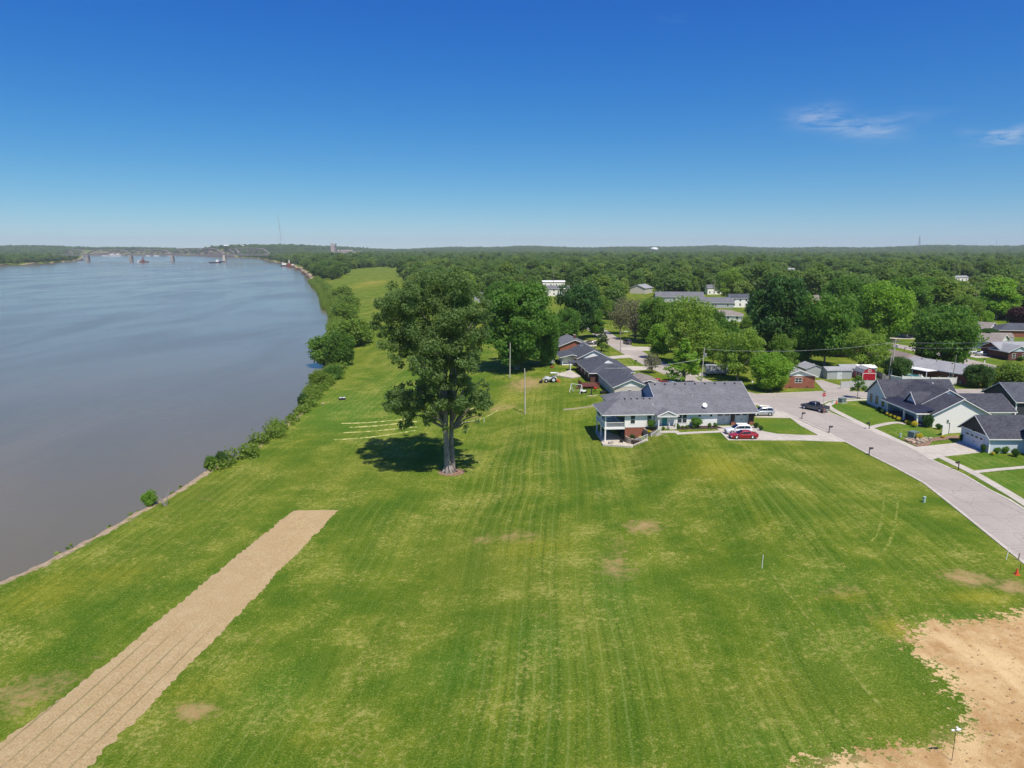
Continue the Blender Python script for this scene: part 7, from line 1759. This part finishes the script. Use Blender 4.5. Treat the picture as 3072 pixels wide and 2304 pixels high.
# riverside meadow and a few streets stay open
mead = (ux > 738) & (uy > 579) & (ux < 868) & (uy > 596 - (ux - 738) * 0.16)
ok &= ~mead
sz = np.where(P_all[:, 2] < 13, 1.0, P_all[:, 2] / 13.5) * (.55 + .75 * rs.random(len(P_all)) ** 1.4)
sz = np.where(P_all[:, 2] < 13, sz * 1.4, np.where(P_all[:, 2] < 17, sz * 1.12, sz))
sz = np.where(P_all[:, 2] > 30, np.minimum(sz, 1.9), sz)
zs = np.minimum(sz * (.85 + .3 * rs.random(len(P_all))), 1.05 + .55 * rs.random(len(P_all)) ** 3)
dist = np.hypot(P_all[:, 0], P_all[:, 1])
top = hz + 13.5 * zs; dt_ = P_all[:, 1] * CP - (top - CAM_H) * SP; ut = P_all[:, 1] * SP + (top - CAM_H) * CP; ty = (1152 - F_PX * ut / dt_) / K
wpx = 5.5 * sz / d * F_PX / K
for (x0, y0, x1, y1, yd) in WIN:
    ok &= ~((P_all[:, 1] < yd + 6) & (ux + wpx > x0) & (ux - wpx < x1) & (ty < y1) & (uy > y0))
    ok &= ~((np.abs(P_all[:, 1] - yd + 5) < 9) & (ux > x0 - 2) & (ux < x1 + 2))
for (x0, x1, y0, y1) in ((139, 162, 262, 292), (170, 200, 270, 300), (182, 212, 262, 292), (143, 172, 236, 262)):
    ok &= ~((P_all[:, 0] > x0 - 4) & (P_all[:, 0] < x1 + 4) & (P_all[:, 1] > y0 - 6) & (P_all[:, 1] < y1 + 4))
# keep sight lines to the mast-side shore, the landing and the sandy patch
ok &= ~((ux > 700) & (ux < 735) & (P_all[:, 1] > 2500) & (P_all[:, 1] < 3000) & (uy > 556) & False)
idx = np.where(ok)[0]; idx = idx[np.argsort(dist[idx])]
onscreen = (ux[idx] > -10) & (ux[idx] < 2222)
near = idx[onscreen][:236]; nearset = set(near.tolist())
for i in near:
    src = FOR[rs.integers(0, 5)]; side = 'left of the street lamp' if ux[i] < 1300 else 'beyond the middle of the suburb' if ux[i] < 1700 else 'beyond the right side of the suburb'
    t_ = place(src, USED, 'broadleaf tree in the dense woods %s' % side, (P_all[i, 0], P_all[i, 1], hz[i]), rs.random() * 6.28, 'broadleaf trees in the woods beyond the houses, %s' % side, (sz[i], sz[i], zs[i]))
rest = np.array([i for i in idx if i not in nearset])
# the far-off wood, past counting
n = len(rest); me = bpy.data.meshes.new('far_woods'); me.vertices.add(n); co = np.stack([P_all[rest, 0], P_all[rest, 1], hz[rest]], 1); me.vertices.foreach_set('co', co.astype(np.float32).ravel())
a_ = me.attributes.new('sc', 'FLOAT_VECTOR', 'POINT'); a_.data.foreach_set('vector', np.stack([sz[rest], sz[rest], zs[rest]], 1).astype(np.float32).ravel())
a_ = me.attributes.new('rt', 'FLOAT_VECTOR', 'POINT'); rt_ = np.zeros((n, 3)); rt_[:, 2] = rs.random(n) * 6.28; a_.data.foreach_set('vector', rt_.astype(np.float32).ravel())
a_ = me.attributes.new('pick', 'INT', 'POINT'); a_.data.foreach_set('value', rs.integers(0, 5, n).astype(np.int32))
fw = bpy.data.objects.new('far_woods', me); link(fw); tag(fw, 'far-off wood of green treetops reaching to the horizon', 'woods', kind='stuff'); me.materials.append(L_FOREST)
ng = bpy.data.node_groups.new('scatter_trees', 'GeometryNodeTree'); ng.interface.new_socket('Geometry', in_out='INPUT', socket_type='NodeSocketGeometry'); ng.interface.new_socket('Geometry', in_out='OUTPUT', socket_type='NodeSocketGeometry')
gi = ng.nodes.new('NodeGroupInput'); go_ = ng.nodes.new('NodeGroupOutput'); iop = ng.nodes.new('GeometryNodeInstanceOnPoints'); jn = ng.nodes.new('GeometryNodeJoinGeometry')
mtp = ng.nodes.new('GeometryNodeMeshToPoints'); ng.links.new(gi.outputs[0], mtp.inputs[0])
for f in FOR[::-1]:
    c = [k_ for k_ in f.children if k_.name.startswith('crown')][0]
    oi = ng.nodes.new('GeometryNodeObjectInfo'); oi.inputs['Object'].default_value = c; oi.transform_space = 'ORIGINAL'
    gti = ng.nodes.new('GeometryNodeGeometryToInstance'); ng.links.new(oi.outputs['Geometry'], gti.inputs[0]); ng.links.new(gti.outputs[0], jn.inputs[0])
def nat(name, ty): a = ng.nodes.new('GeometryNodeInputNamedAttribute'); a.data_type = ty; a.inputs['Name'].default_value = name; return a.outputs['Attribute']
iop.inputs['Pick Instance'].default_value = True
e2r = ng.nodes.new('FunctionNodeEulerToRotation')
ng.links.new(mtp.outputs[0], iop.inputs['Points']); ng.links.new(jn.outputs[0], iop.inputs['Instance']); ng.links.new(nat('pick', 'INT'), iop.inputs['Instance Index']); ng.links.new(nat('sc', 'FLOAT_VECTOR'), iop.inputs['Scale']); ng.links.new(nat('rt', 'FLOAT_VECTOR'), e2r.inputs[0]); ng.links.new(e2r.outputs[0], iop.inputs['Rotation'])
ng.links.new(iop.outputs[0], go_.inputs[0]); md = fw.modifiers.new('scatter', 'NODES'); md.node_group = ng
print('near trees', len(near), 'far', n)
# prototypes that were never placed are removed
for k_, p_ in PROTO.items():
    if not USED.get(p_.name) and not USED.get(k_):
        pass
for p_ in list(PROTO.values()):
    if 'label' not in p_:
        for c in list(p_.children): bpy.data.objects.remove(c)
        bpy.data.objects.remove(p_)
for o in bpy.data.objects:
    for k_ in ('_h', '_w'):
        if k_ in o: del o[k_]
for o in [o for o in col.objects if o.type == 'EMPTY' and 'label' not in o and 'kind' not in o]: print('UNLABELLED', o.name)

# ---------------------------------------------------------------- air
hm = bpy.data.materials.new('haze_air'); hm.use_nodes = True; hn = hm.node_tree.nodes
for n_ in list(hn): hn.remove(n_)
ho = hn.new('ShaderNodeOutputMaterial'); pv = hn.new('ShaderNodeVolumePrincipled'); pv.inputs['Color'].default_value = (.86, .95, 1.0, 1); pv.inputs['Density'].default_value = 6.5e-5; pv.inputs['Anisotropy'].default_value = 0.0
hm.node_tree.links.new(pv.outputs[0], ho.inputs['Volume'])
hz_ = MB().box(-12500, 12500, -320, 14500, -18, 240).build('haze', hm); tag(hz_, kind='stuff')
